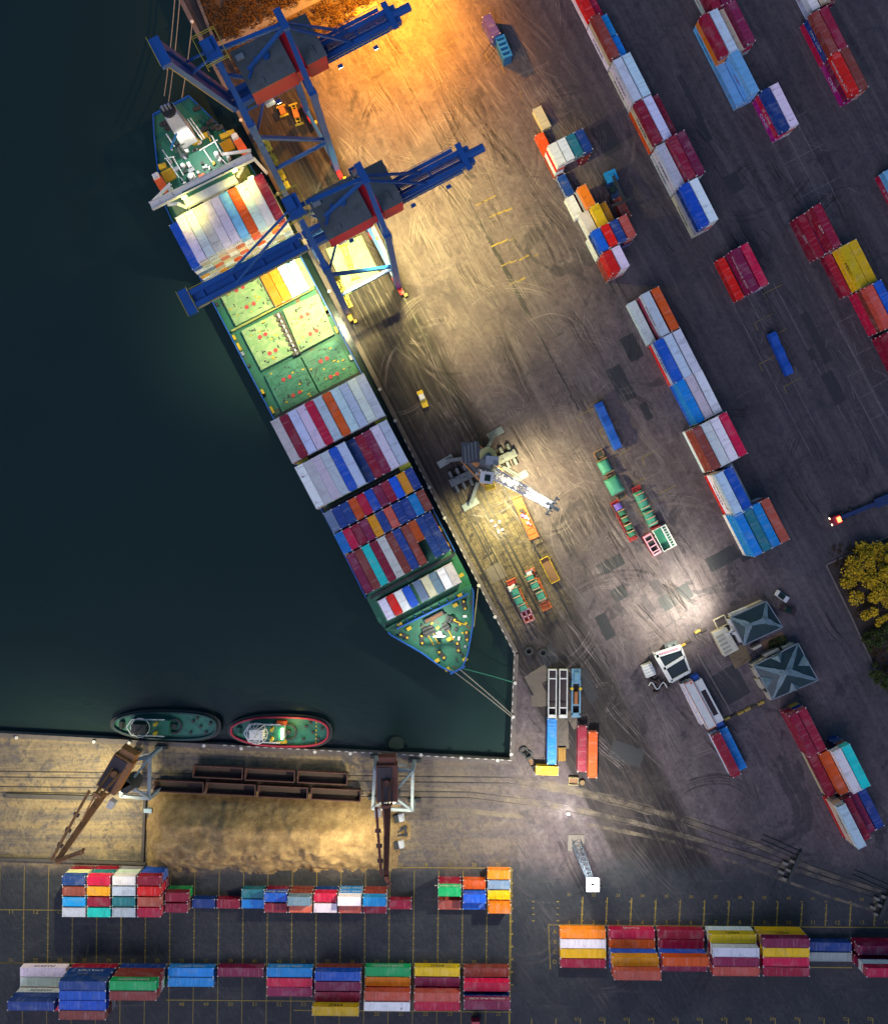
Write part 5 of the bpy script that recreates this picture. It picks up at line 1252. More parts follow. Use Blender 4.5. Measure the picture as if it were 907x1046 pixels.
for k, (px, py, lab) in enumerate(((535, 767, 'black tyre nearest wharf corner, northern of the heap'), (539.5, 771, 'black tyre nearest wharf corner, southern of the heap'), (540, 665, 'black tyre by the slabs at bend of the quay'), (554.5, 666.5, 'black tyre inland of the slabs at bend of quay'))):
    mb = MB(); n = 14
    for a in range(n):
        t0, t1 = 2*math.pi*a/n, 2*math.pi*(a+1)/n; mb.bar((math.cos(t0)*.9, math.sin(t0)*.9, .35), (math.cos(t1)*.9, math.sin(t1)*.9, .35), .55, .7)
    tag(mb.build('tyre', M_dark, None, P(px, py)), lab, 'tyre')
skip(542, 777, 3.0, 1.4, 1.0, 60, 'low dark crate beside the yellow container on wharf corner', M_dark, M_brick, 'crate', 'open_crate')
t = thing('roller_bundle', 'yellow brown roller bundle leaning on the bright blue wharf container', 'bundle', P(574, 770)); mb = MB()
for k in range(3): mb.cyl((-.8 + .7*k, -1.8, .4), (-.8 + .7*k, 1.8, .4), .38, 8)
mb.build('roller', paint('roller_ochre', (.4, .22, .05), .7), t)
# ================================================================== MOBILE HARBOUR CRANE
M_mg = paint('undercarriage_grey', (.13, .15, .16), .5, .1, .5, .4); M_mo = paint('frame_orange', (.5, .22, .07), .55, 0, .4, .5)
t = thing('mobile_harbour_crane', 'grey mobile harbour crane on outrigger pads with white lattice jib', 'crane', P(493, 478.5), -R(-25.5)); LT = t.location
def lz(px, py, h):   # into the crane's own axes
    v = P(px, py, h) - LT; a = R(-25.5); return Vector((v.x*math.cos(a) - v.y*math.sin(a), v.x*math.sin(a) + v.y*math.cos(a), v.z))
def z5(x, y): return (440 + x/6.047, 430 + y/6.047)
mb = MB(); mb.box((0, 0, 1.9), (19.5, 2.1, 1.5)); mb.box((0, 0, 2.9), (6, 4.6, .9))
for k in range(10): mb.box((-9 + 2*k, 0, 2.75), (.5, 1.5, .25))
for k in range(7): mb.box((-8.4 + 2.8*k, .5*(-1)**k, 2.95), (1.0, .6, .5))
mb.build('undercarriage', M_mg, t)
for s in (-1, 1):
    for x in (-8.6, -6.5, -4.4, 4.4, 6.5, 8.6):
        mb = MB(); mb.cyl((x - .0, s*1.5, .8), (x, s*2.9, .8), .8, 12); mb.build('wheel', M_dark, t); mb = MB(); mb.box((x, s*2.1, 1.75), (.7, 1.9, .25)); mb.build('mudguard', M_mg, t)
for (pad, root) in (((92, 248), (200, 232)), ((400, 75), (345, 175)), ((245, 515), (290, 380)), ((552, 345), (440, 285))):
    a = lz(*z5(*root), 2.2); b = lz(*z5(*pad), 1.0); mb = MB(); mb.bar(a, b, .95, .9); arm = mb.build('outrigger', M_mg, t)
    mb = MB(); mb.box((b.x, b.y, .25), (4.6, 1.9, .5), R(5 + 60*0)); mb.cyl((b.x, b.y, .5), (b.x, b.y, 1.6), .35, 8); mb.build('outrigger_pad', paint('pad_grey', (.20, .24, .26), .6), arm)
mb = MB(); a, b = lz(*z5(240, 200), 6.5), lz(*z5(390, 360), 6.5); mb.bar(a, b, 6.0, 3.2); mb.build('slewing_platform', M_mg, t)
for k in range(26):
    q = a.lerp(b, rng.uniform(.02, .98)); dd_ = (b - a).normalized(); q = q + Vector((-dd_.y, dd_.x, 0))*rng.uniform(-2.6, 2.6); MB().box((q.x, q.y, 8.3 + rng.random()*.6), (rng.uniform(.3, 1.2), rng.uniform(.25, .8), rng.uniform(.4, 1.3)), rng.choice((-.7, .87))).build('deck_machinery', rng.choice((M_mg, M_grey, M_dark, M_house, M_mo)), t)
for off in (-3.1, 3.1):
    d = (b - a).normalized(); nn = Vector((-d.y, d.x, 0))*off; mb = MB(); mb.bar(a + nn + Vector((0,0,1.9)), b + nn + Vector((0,0,1.9)), .45, .5); mb.build('platform_rail', M_mo, t)
c = lz(*z5(245, 195), 9); mb = MB(); mb.box((c.x, c.y, 8.6), (4.6, 5.4, 2.2), R(-22)); cw = mb.build('counterweight', paint('counterweight_dark', (.05, .06, .07), .55, 0, .4), t)
mb = MB()
for k in range(4): mb.box((c.x - 1.5 + k*1.0, c.y, 9.8), (.4, 4.6, .25), R(-22))
mb.build('vent_slat', M_mg, cw)
c = lz(*z5(285, 245), 8.4); mb = MB(); mb.box((c.x, c.y, 8.4), (3.0, 2.4, 1.6), R(20)); mb.build('winch_box', M_mo, t)
c = lz(*z5(350, 215), 9); mb = MB(); mb.cyl((c.x, c.y, 8), (c.x, c.y, 9.6), 2.3, 14); mb.build('slewing_motor_cover', paint('pale_yellow', (.58, .52, .2), .6, 0, .4), t)
c = lz(*z5(350, 255), 9); mb = MB()
mb.box((c.x, c.y, 13.5), (2.8, 2.8, 11), R(20), 0, .7)
for k in range(4): mb.box((c.x, c.y, 9.6 + k*2.8), (3.6 - .2*k, 3.6 - .2*k, .2), R(20))
tw = mb.build('tower', M_mg, t)
mb = MB(); mb.box((c.x + .6, c.y - .4, 19.6), (3.2, 2.2, 1.2), R(-30)); mb.build('tower_head', M_grey, tw)
c = lz(*z5(345, 350), 14); mb = MB(); mb.box((c.x, c.y, 13.6), (3.4, 3.0, 2.6), R(-32)); cb = mb.build('operator_cabin', M_house, t); mb = MB(); mb.box((c.x + .1, c.y - .2, 15.0), (1.5, 1.6, .2), R(-32)); mb.build('roof_window', M_glass, cb)
c = lz(*z5(368, 405), 13); mb = MB(); mb.box((c.x, c.y, 12.6), (2.6, 1.8, 2.0), R(-10), 0, .7); mb.build('cabin_lower_window', paint('cab_yellow', (.7, .48, .02), .5), t)
ja, jb = lz(*z5(400, 330), 13), lz(*z5(745, 525), 25); d = (jb - ja).normalized(); side = d.cross(Vector((0,0,1))).normalized(); up = side.cross(d); jl = (jb - ja).length
mb = MB()
def jp(f, s, v):
    w = 2.1*(1 - .45*f); return ja + d*jl*f + side*s*w*.62 + up*v*w*.5
for s in (-1, 1):
    for v_ in (-1, 1): mb.bar(jp(0, s, v_), jp(1, s, v_), .42, .42)
N = 16
for k in range(N):
    f0, f1 = k/N, (k + 1)/N; q = -1 if k % 2 else 1
    for s in (-1, 1): mb.bar(jp(f0, s, q), jp(f1, s, -q), .2)
    for v_ in (-1, 1): mb.bar(jp(f0, q, v_), jp(f1, -q, v_), .24); mb.bar(jp(f0, -1, v_), jp(f0, 1, v_), .2)
mb.build('lattice_jib', paint('jib_white', (.82, .80, .82), .5, 0, .25), t)
mb = MB(); mb.bar(jb - side*2.6, jb + side*2.6, .5, .6); mb.bar(jb + d*1.6 - up*1.4, jb - d*1.2 + up*1.0, .9, .7); 
for s in (-2.2, -1.1, 1.1, 2.2): mb.cyl(jb + side*(s - .15) + d*.4, jb + side*(s + .15) + d*.4, .7, 10)
mb.build('jib_head', M_mg, t)
mb = MB(); th_ = lz(*z5(365, 250), 20); 
for s in (-1.4, -.6, .6, 1.4): mb.cyl(th_ + side*s*.5, jb + side*s, .07, 5)
mb.build('hoist_rope', M_dark, t)
mb = MB(); hb = jb + d*.8 - Vector((0,0,9)); mb.cyl(jb + d*.8, hb, .07, 5); mb.box((hb.x, hb.y, hb.z - .6), (.9, .9, 1.3), 0, 0, .6); mb.build('hook_block', M_mg, t)
for q in (.12, .5):
    p = ja + d*jl*q - up*1.6; mb = MB(); mb.box(p[:], (.8, .8, .3)); mb.box((p.x, p.y, p.z + .3), (1, 1, .25), 0, 1); mb.build('floodlight', [M_lens, M_mg], t)

# ================================================================== PORTAL JIB CRANES ON THE WEST WHARF
M_br = paint('crane_rust_orange', (.42, .18, .05), .6, 0, .6, .35, .25); M_br2 = paint('crane_rust_red', (.22, .065, .035), .6, 0, .6, .35, .3); M_roofd = paint('cabin_roof_dark', (.055, .04, .045), .6, 0, .6, .3, .2)
M_pg = paint('portal_grey', (.30, .36, .40), .5, .1, .45, .4)
def jib_crane(label, feet, slew, tip, M, seg2, white_cab, strut=-2.2):
    """feet: survey pixels of the portal's four top corners (h 11); slew: turntable; tip: jib head (h 30)"""
    o = P(*slew, 0); t = thing('portal_jib_crane', label, 'crane', (o.x, o.y, 0), 0, 'slewing portal cranes on the west wharf')
    L = lambda px, py, h: P(px, py, h) - Vector((o.x, o.y, 0))
    tops = [L(x, y, 11) for x, y in feet]; c = sum(tops, Vector())/4; ctr = Vector((0, 0, 13.5))
    for k in range(4):
        a, b = tops[k], tops[(k+1) % 4]; mb = MB(); mb.bar(a, b, .75, .9); mb.build('portal_beam', M_pg, t)
        f = c + (a - c)*1.04; mb = MB(); mb.bar(a, (f.x, f.y, 1.5), .9, .9); lg = mb.build('leg', M_pg, t)
        mb = MB(); mb.box((f.x, f.y, .8), (3.4, .9, 1.3)); mb.build('bogie', M_dark, lg)
        mb = MB(); w = Vector((c.x, c.y, 15.5)); mb.bar(a + Vector((0,0,.3)), w + (a - c).normalized()*1.6, .55, .6); mb.build('raking_strut', M_pg, t)
        mid = (a + b)/2; 
        if k % 2 == 0: mb = MB(); mb.bar(a.lerp(b, .18) + Vector((0,0,-5)), a.lerp(b, .82) + Vector((0,0,-5)), .35, .35); mb.build('lower_tie', M_pg, t)
    s = L(*slew, 22); mb = MB(); mb.cyl((c.x, c.y, 11.5), (c.x, c.y, 19.8), 2.0, 14, 0, 1.5); mb.bar((c.x, c.y, 19.4), (s.x, s.y, 19.4), 3, .8); mb.build('turntable', M_dark, t)
    tp = L(*tip, 34); dirv = Vector((tp.x - s.x, tp.y - s.y, 0)).normalized(); sd = Vector((-dirv.y, dirv.x, 0)); ang = math.atan2(dirv.y, dirv.x)
    h0 = Vector((s.x, s.y, 0))
    mb = MB(); mb.box((h0.x - dirv.x*1.2, h0.y - dirv.y*1.2, 22.2), (9.0, 5.2, 4.6), ang); mb.box((h0.x - dirv.x*6.5, h0.y - dirv.y*6.5, 21.8), (2.4, 4.6, 3.6), ang, 0, .85); hs = mb.build('machinery_house', M, t)
    mb = MB(); mb.box((h0.x - dirv.x*1.2 - sd.x*.5, h0.y - dirv.y*1.2 - sd.y*.5, 24.6), (8.2, 3.7, .3), ang); mb.build('roof', M_roofd, hs)
    mb = MB(); q = h0 - dirv*1.6; mb.cyl((q.x, q.y, 24.7), (q.x, q.y, 25.8), .8, 10); mb.build('roof_ventilator', M, hs)
    root = h0 + dirv*4.2 + Vector((0,0,23.5)); J = tp; jd = (J - root).normalized()
    mb = MB(); mb.bar(root, J, 1.7, 1.6, 0, 1.1, 1.0)
    for k in range(9):
        p = root.lerp(J, (k + .5)/9) + Vector((0,0,.82 - .03*k)); mb.bar(p - sd*.75, p + sd*.75, .22, .16)
    mb.build('jib', M, t)
    mb = MB(); top = h0 + dirv*2.4 + Vector((0,0,31.5))
    for s_ in (-1.2, 1.2): mb.bar(h0 + dirv*3.6 + sd*s_ + Vector((0,0,24.4)), top + sd*s_*.5, .5, .5); mb.bar(h0 - dirv*2.6 + sd*s_ + Vector((0,0,24.4)), top + sd*s_*.5, .45, .45)
    mb.bar(top - sd*1.1, top + sd*1.1, .7, .7); mb.build('tower_frame', M, t)
    mb = MB(); mb.bar(top + sd*strut, J + sd*strut*.5 + Vector((0,0,.8)), .6, .6); mb.bar(top - sd*.6, root.lerp(J, .42) - sd*.4 + Vector((0,0,1.2)), .35, .35); mb.build('luffing_strut', M, t)
    e = L(*seg2, 33); mb = MB(); mb.bar(J, e, 1.2, 1.0, 0, .7, .7); mb.bar(J + Vector((0,0,.6)), e + Vector((0,0,.3)) + sd*.6, .35, .35); mb.cyl(e - sd*.3, e + sd*.3, .8, 10); mb.build('jib_head', M, t)
    for k in range(3):
        p = top + sd*strut; qq = J + sd*strut*.5; m = p.lerp(qq, .35 + .22*k); mb = MB(); mb.box((m.x, m.y, m.z), (.8, 1.4, .6), ang); mb.build('rope_roller', M_roofd, t)
    cb = h0 + dirv*6.6 - sd*2.6*white_cab; mb = MB(); mb.box((cb.x, cb.y, 21.4), (2.2, 1.6, 2.2), ang, 0, .9); mb.build('operator_cabin', M_house, t)
    p = root.lerp(J, .55); mb = MB(); mb.box((p.x, p.y, p.z - 1.3), (.8, .8, .3)); mb.box((p.x, p.y, p.z - 1.0), (1.0, 1.0, .3), 0, 1); mb.build('floodlight', [M_lens, M_roofd], t)
    return t
jib_crane('rust orange portal crane with its jib swung to the south west', [(126, 778), (153.5, 773.5), (152.5, 815.5), (124, 813)], (118, 793), (58, 880.5), M_br, (84.5, 869.5), -1)
jib_crane('rust red portal crane with its jib over the sand pile', [(383, 783.5), (421.5, 787.5), (421, 827.5), (380.8, 825.5)], (395.8, 803), (394.5, 894), M_br2, (397, 903), 1)
for (px, py, lab) in ((407.5, 834.5, 'northern clam bucket on the sand by the red portal crane'), (407.5, 861.5, 'southern clam bucket on the sand by the red portal crane')):
    t = thing('clam_bucket', lab, 'grab bucket', P(px, py, .02), .2, 'clam buckets lying on the sand')
    for s in (-1, 1): mb = MB(); mb.hexa([(0, -1, 0), (s*1.5, -1, .3), (s*1.5, 1, .3), (0, 1, 0), (0, -1, 1.4), (s*1.2, -1, 1.6), (s*1.2, 1, 1.6), (0, 1, 1.4)]); mb.build('shell', M_house if s > 0 else M_dark, t)
t = thing('grab_frame', 'dark grab frame lying on sand between the two clam buckets', 'grab frame', P(407, 848.5, .02), .1); mb = MB()
for a, b in (((-2,-1), (2,-1)), ((-2,1), (2,1)), ((-2,-1), (-2,1)), ((2,-1), (2,1)), ((-2,-1), (2,1))): mb.bar((*a, .8), (*b, .8), .5, .6)
for a in ((-2,-1), (2,1), (2,-1), (-2,1)): mb.cyl((*a, 0), (*a, 1.2), .5, 8)
mb.build('frame_bar', M_dark, t)
# ------------------------------------------------------------------ railway wagons
M_wg = paint('wagon_rust', (.09, .036, .028), .75, 0, .8, .5, .6); M_wi = paint('wagon_inside', (.075, .05, .04), .85, 0, .7, .5)
def wagon():
    t = thing('gondola_wagon', 'x', 'railway wagon', (0,0,0), 0, 'empty rusty railway wagons beside the sand pile'); L, W = 13.2, 3.0; mb = MB()
    for s in (-1, 1):
        mb.box((0, s*(W/2 - .08), 2.3), (L, .16, 2.0)); mb.box((s*(L/2 - .08), 0, 2.3), (.16, W - .32, 2.0))
        mb.bar((-L/2, s*(W/2 - .02), 3.35), (L/2, s*(W/2 - .02), 3.35), .26, .18)
        for k in range(8): mb.box((-L/2 + .4 + k*(L - .8)/7, s*(W/2 + .06), 2.3), (.16, .14, 2.0))
    for s in (-1, 1): mb.bar((s*(L/2 - .05), -W/2, 3.36), (s*(L/2 - .05), W/2, 3.36), .26, .18)
    mb.build('side_wall', M_wg, t); mb = MB(); mb.box((0, 0, 1.25), (L - .3, W - .3, .2)); mb.build('floor', M_wi, t)
    for s in (-1, 1):
        mb = MB(); mb.box((s*4.3, 0, .75), (3, 1.8, .4))
        for x in (-1, 1):
            for q in (-1, 1): mb.cyl((s*4.3 + x, q*.65, .5), (s*4.3 + x, q*.85, .5), .47, 10)
        mb.build('bogie', M_dark, t)
    for s in (-1, 1): mb = MB(); mb.cyl((s*L/2, 0, 1.0), (s*(L/2 + .6), 0, 1.0), .2, 6); mb.build('coupler', M_dark, t)
    return t
w0 = None
for i, (px, py, lab) in enumerate(((186, 800.5, 'western wagon of the row next to the sand'), (238.5, 803, 'second wagon of the row next to the sand, west of centre'), (291, 806, 'third wagon of the row next to the sand, dark sided'), (344.5, 808.5, 'eastern wagon of the row next to sand, beside red crane'),
        (225.5, 786, 'western wagon of the row nearer the tugs'), (278, 789, 'reddest wagon, middle of the row nearer the tugs'), (331, 791.5, 'eastern wagon of the row nearer the tugs'))):
    if w0 is None: w0 = wagon(); o = w0; o.location = P(px, py); o.rotation_euler = (0, 0, -R(2.8)); o['label'] = lab
    else: o = copy_tree(w0, P(px, py), -R(2.8), lab)
# ------------------------------------------------------------------ sand pile
t = NT('sand'); p = t.pos(); a = t.noise(p, .35, 6, .7); b = t.noise(p, 3.0, 3, .7)
col = t.mix(t.ramp(a, .35, .7), (.30, .195, .09), (.52, .36, .165)); col = t.mix(t.math('MULTIPLY', t.ramp(b, .45, .7), .5), col, (.16, .10, .05)); t.bump(t.noise(p, .9, 6, .75), .8, .35); M_sand = t.done(col, .95, 0, .1)
mb = MB(); nx, ny = 130, 48; x0, x1, y0, y1 = 146, 424, 804, 897
for i in range(nx + 1):
    for j in range(ny + 1):
        px, py = x0 + (x1 - x0)*i/nx, y0 + (y1 - y0)*j/ny
        n1 = mnoise.fractal(Vector((px*.035, py*.05, 3)), 1, 2, 5); n2 = mnoise.fractal(Vector((px*.16, py*.16, 8)), 1, 2, 4)
        ex = min(1, max(0, (px - 151 + n1*5)/22))*min(1, max(0, (415 + n1*9 - px - max(0, (py - 850))*.25)/26)); top = min(1, max(0, (py - (809 + (px-160)*.028))/26)); bot = min(1, max(0, (888 + n1*5 + n2*3 - py)/30))
        h = 8.2*ex*(top**.9)*(bot**.8)*(1 + .14*n1) + .22*n2*min(1, ex*bot*3)
        if px > 330: h *= 1 - .55*min(1, (px - 330)/60)
        h -= 1.3*math.exp(-((px - 185)**2/900 + (py - 845)**2/160))*ex
        mb.v.append(tuple(P(px, py, 0).to_2d()) + (max(-.03, h - .05),))
for i in range(nx):
    for j in range(ny):
        k = i*(ny + 1) + j; mb.f.append((k, k+ny+1, k+ny+2, k+1)); mb.mi.append(0)
tag(mb.build('sand_pile', M_sand, None, smooth=True), 'long heap of brown sand between the rusty wagons and the container yard', 'sand pile')
# low walls of the storage bay west of the sand
for (a, b, lab) in (((-8, 876), (150, 881), 'long low concrete wall between sandy bay and south west yard'), ((149, 816), (146.5, 880), 'short low concrete wall between sandy bay and sand pile'), ((8, 812), (98, 814.5), 'low dark kerb wall north of the sandy bay')):
    pa, pb = P(*a), P(*b); mb = MB(); mb.bar((0,0,.5), (pb - pa) + Vector((0,0,.5)), .7 if a[0] != 8 else 1.2, 1.0); tag(mb.build('bay_wall', paint('bay_concrete', (.09, .08, .075), .85, 0, .7, .5), None, pa), lab, 'low wall')
mb = MB(); mb.box((0,0,.6), (2.2, 1.3, 1.2), 0, 0, .85); mb.box((.9, 0, 1.3), (.8, 1.1, .5)); tag(mb.build('pump_cabinet', paint('cabinet_pale_blue', (.35, .48, .58), .5), None, P(152, 827)), 'pale blue cabinet at corner of the short bay wall', 'cabinet')
# ------------------------------------------------------------------ tugs
def tug(label, cx, cy, Lp, Wp, th, bow, M_bul, M_dk, red):
    c = P(cx, cy, -2.6); L, W = Lp/S*.97, Wp/S*.97; t = thing('tugboat', label, 'tug', c, -R(th), 'tugs moored at the west wharf')
    out = []
    for k in range(32):
        a = 2*math.pi*k/32; ca, sa = math.cos(a), math.sin(a); e = .62
        x = (abs(ca)**e)*math.copysign(1, ca); y = (abs(sa)**.75)*math.copysign(1, sa)
        if x*bow > 0: y *= 1 - .35*abs(x)**2
        out.append((x*L/2, y*W/2))
    mb = MB(); mb.prism([(x*.94, y*.88) for x, y in out], -.4, .8); mb.prism(out, .8, 2.2); mb.build('hull', paint('tug_hull', (.015, .02, .025), .6), t)
    mb = MB(); mb.poly([(x*.95, y*.92, 2.23) for x, y in out]); mb.build('deck', M_dk, t)
    mb = MB()
    for (xa, ya), (xb, yb) in zip(out, out[1:] + out[:1]): mb.bar((xa*.955, ya*.93, 2.65), (xb*.955, yb*.93, 2.65), .42, .9)
    mb.build('bulwark', M_bul, t); mb = MB()
    for (xa, ya), (xb, yb) in zip(out, out[1:] + out[:1]):
        mb.bar((xa*1.015, ya*1.03, 1.7), (xb*1.015, yb*1.03, 1.7), .55, .9)
    mb.build('rubber_fender', M_dark, t)
    b = bow
    mb = MB(); mb.box((b*L*.12, 0, 3.5), (L*.36, W*.5, 2.5), 0, 0, .96); hs = mb.build('deckhouse', M_house if red else M_roofg, t)
    mb = MB(); mb.box((b*L*.12, 0, 4.85), (L*.355, W*.49, .14)); mb.build('deckhouse_roof', M_dk, hs)
    mb = MB(); mb.box((b*L*.20, 0, 6.1), (L*.15, W*.36, 2.4), 0, 0, .8); wh = mb.build('wheelhouse', M_glass if not red else M_house, t)
    mb = MB(); mb.box((b*L*.20, 0, 7.4), (L*.13, W*.32, .2)); mb.cyl((b*L*.19, 0, 7.4), (b*L*.19, 0, 11), .15, 6); mb.bar((b*L*.19, -1.1, 9.6), (b*L*.19, 1.1, 9.6), .18); mb.build('mast', M_house if red else M_dark, wh)
    mb = MB(); R0 = W*.33
    for k in range(14):
        a, a2 = 2*math.pi*k/14, 2*math.pi*(k+1)/14
        for z in (5.6,): mb.bar((b*L*.20 + R0*math.cos(a), R0*math.sin(a), z), (b*L*.20 + R0*math.cos(a2), R0*math.sin(a2), z), .22)
        if red: mb.bar((b*L*.20 + R0*math.cos(a), R0*math.sin(a), 5.6), (b*L*.20 + R0*.55*math.cos(a2), R0*.55*math.sin(a2), 7.6), .2)
    for s in (-1, 1): mb.bar((b*L*.28, s*W*.27, 5.3), (-b*L*.02, s*W*.29, 5.3), .28)
    mb.bar((b*L*.28, -W*.27, 5.3), (b*L*.33, 0, 5.3), .28); mb.bar((b*L*.28, W*.27, 5.3), (b*L*.33, 0, 5.3), .28)
    mb.build('handrail', M_house, t)
    for s in (-1, 1): mb = MB(); mb.cyl((b*L*.06, s*W*.16, 4.8), (b*L*.05, s*W*.16, 7.2), .5, 9); mb.build('funnel', M_yel, t)
    mb = MB(); x = -b*L*.09; n = 20
    for k in range(n):
        a, a2 = 2*math.pi*k/n, 2*math.pi*(k+1)/n; mb.bar((x + W*.24*math.cos(a), W*.24*math.sin(a), 2.7), (x + W*.24*math.cos(a2), W*.24*math.sin(a2), 2.7), .5, .5)
    mb.cyl((x, 0, 2.2), (x, 0, 3.4), .7, 10); mb.build('towing_winch', M_dark, t)
    for (x, y) in ((.26, .18), (.33, .0), (.38, -.2), (.24, -.22), (.42, .12), (.30, .30)):
        mb = MB(); mb.cyl((-b*L*x, W*y, 2.2), (-b*L*x, W*y, 3.0), .42, 8); mb.build('deck_bollard', M_dark, t)
    mb = MB(); mb.cyl((b*L*.40, -1, 2.9), (b*L*.40, 1, 2.9), .6, 9); mb.box((b*L*.40, 0, 2.5), (1.6, 1.6, .6)); mb.build('anchor_winch', M_dark if not red else M_roofg, t)
    if red:
        mb = MB()
        for k in range(6): mb.box((-b*L*.36, W*(-.33 + .13*k), 2.35), (.3, .6, .2))
        mb.build('deck_marking', M_yel, t); mb = MB(); mb.box((-b*L*.04, 0, 5.2), (.4, 2.6, .4)); mb.build('floodlight', glow('tug_flood', (1, .82, .35), 25), t)
        for s, m in ((1, M_red), (-1, M_yel)): mb = MB(); mb.box((-b*L*.02, s*W*.3, 3.0), (3, 1.2, 1.0), 0, 0, .8); mb.build('life_raft', m, t)
    return t
M_tg = paint('tug_deck_green', (.015, .17, .12), .5, 0, .5, .4)
tug('dark green tug with black fender lying along the west wharf', 171.5, 739.5, 113, 30, 1.5, -1, paint('tug_bulwark_green', (.01, .06, .06), .5), M_tg, False)
tug('tug with crimson bulwark and lit white wheelhouse', 287.3, 745.3, 107, 33, 1.2, -1, paint('tug_bulwark_red', (.50, .02, .05), .5), M_tg, True)
# dark float by the wharf
mb = MB(); mb.cyl((0,0,-.3), (0,0,.7), 2.2, 18, 0, 2.0); tag(mb.build('fender_float', paint('float_green', (.012, .03, .02), .9), None, P(404.5, 759.5, -2.6)), 'round dark fender float in the water at the west wharf', 'float')
# ================================================================== BUILDINGS
t = NT('standing_seam_roof'); o_ = t.obj(); n = t.noise(o_, .5, 5, .6); w = t.add('ShaderNodeTexWave'); t.put(w.inputs[0], o_); w.inputs['Scale'].default_value = .7
t.bump(w.outputs[1], .35, .08); M_hip = t.done(t.mix(t.ramp(n, .4, .7), (.014, .036, .044), (.024, .052, .062)), .45, .1)
M_ridge = paint('roof_worn_ridge', (.15, .23, .26), .5, 0, .8, .5); M_wall = paint('render_cream', (.50, .44, .33), .8, 0, .4, .3)
def house(label, corners, h, rise, ridge, porch=()):
    """corners: survey pixels of the eaves, in order; ridge: two pixels (at h + rise)"""
    c = [P(x, y, h) for x, y in corners]; o = sum(c, Vector())/4; o.z = 0; t = thing('hipped_house', label, 'house', o); q = [p - o for p in c]
    ins = [Vector((p.x*.95, p.y*.95, 0)) for p in q]; mb = MB(); mb.prism([(p.x, p.y) for p in ins], 0, h - .05); mb.build('wall', M_wall, t)
    r = [P(x, y, h + rise) - o for x, y in ridge]; mb = MB()
    mb.poly([q[0], q[1], r[1], r[0]]); mb.poly([q[1], q[2], r[1]]); mb.poly([q[2], q[3], r[0], r[1]]); mb.poly([q[3], q[0], r[0]]); mb.poly(q[::-1])
    rf = mb.build('roof', M_hip, t); up = Vector((0,0,.08))
    for p, e in ((q[0], r[0]), (q[1], r[1]), (q[2], r[1]), (q[3], r[0]), (r[0], r[1])):
        mb = MB(); 
        for kk in range(5):
            f0, f1 = .06 + .19*kk, .06 + .19*(kk + 1); w0, w1 = .5 + .22*kk + rng.uniform(-.2, .3), .7 + .22*kk + rng.uniform(-.2, .3); mb.bar(p.lerp(e, f0) + up, p.lerp(e, min(1, f1)) + up, w0, .12 + .01*kk, 0, w1, .12 + .01*kk)
        mb.build('ridge_cap', M_ridge, rf)
    mb = MB()
    for a, b in zip(q, q[1:] + q[:1]): mb.bar(a + Vector((0,0,.02)), b + Vector((0,0,.02)), .22, .2)
    mb.build('gutter', M_grey, rf)
    for a, b in ((ins[0], ins[1]), (ins[1], ins[2]), (ins[2], ins[3]), (ins[3], ins[0])):
        dd = (b - a).normalized(); nn = Vector((dd.y, -dd.x, 0)); nn = nn if nn.dot((a + b)/2) > 0 else -nn
        for f in (.25, .5, .75):
            p = a.lerp(b, f) + nn*.04; fr = MB().bar(p - dd*.7 + Vector((0,0,1.7)), p + dd*.7 + Vector((0,0,1.7)), .1, 1.5).build('window', M_house, t)
            MB().bar(p + nn*.06 - dd*.6 + Vector((0,0,1.7)), p + nn*.06 + dd*.6 + Vector((0,0,1.7)), .05, 1.3).build('pane', M_glass, fr)
    return t, o, q, r, rf
def zh(x, y): return (720 + x/6.977, 600 + y/6.977)
h1 = house('house with plain green hipped roof and four pale ridges', [zh(178, 215), zh(435, 98), zh(553, 283), zh(275, 412)], 4.2, 2.2, [zh(310, 268), zh(425, 235)])
h2 = house('larger blue green roofed house with small roof gables', [zh(345, 560), zh(660, 398), zh(803, 662), zh(478, 800)], 4.2, 2.4, [zh(560, 612), zh(590, 600)])
t2, o2, q2, r2, rf2 = h2
for k, e, f in ((0, 1, .5), (1, 2, .45), (2, 3, .5), (3, 0, .5)):     # small gables on the four slopes
    a, b = q2[k], q2[e]; m = a.lerp(b, f); cen = (r2[0] + r2[1])/2; inn = m.lerp(cen, .45); inn.z = m.z + 1.25; dd = (b - a).normalized(); m1 = m.lerp(cen, .03); z = Vector((0,0,.12))
    mb = MB(); p1, p2 = m1 - dd*1.7 + z, m1 + dd*1.7 + z; apx = m1 + Vector((0,0,1.5)); mb.poly([p1, apx, inn + z]); mb.poly([apx, p2, inn + z]); mb.poly([p1, p2, apx]); mb.build('gable_roof', M_ridge, rf2)
for (x, y, x2, y2) in ((335, 560, 435, 505), (420, 490, 525, 440), (550, 435, 630, 402), (345, 575, 378, 640), (372, 655, 412, 722), (440, 745, 470, 800)):
    a, b = P(*zh(x, y), 3.0) - o2, P(*zh(x2, y2), 3.0) - o2; mb = MB(); mb.bar(a, b, .9, .3); mb.bar(a + Vector((0,0,-1.5)), b + Vector((0,0,-1.5)), .5, 3.0); mb.build('porch', M_wall, t2)
t1, o1_, q1, r1, rf1 = h1
for (x, y, x2, y2) in ((165, 230, 250, 390), (180, 200, 300, 150), (300, 150, 415, 100), (340, 440, 400, 410)):
    a, b = P(*zh(x, y), 2.8) - o1_, P(*zh(x2, y2), 2.8) - o1_; mb = MB(); mb.bar(a, b, .7, .3); mb.bar(a + Vector((0,0,-1.4)), b + Vector((0,0,-1.4)), .4, 2.8); mb.build('porch', M_house if x < 200 else M_wall, t1)
c = [P(*zh(x, y), 3.0) for x, y in ((55, 330), (150, 285), (238, 440), (140, 492))]; o = sum(c, Vector())/4; o.z = 0
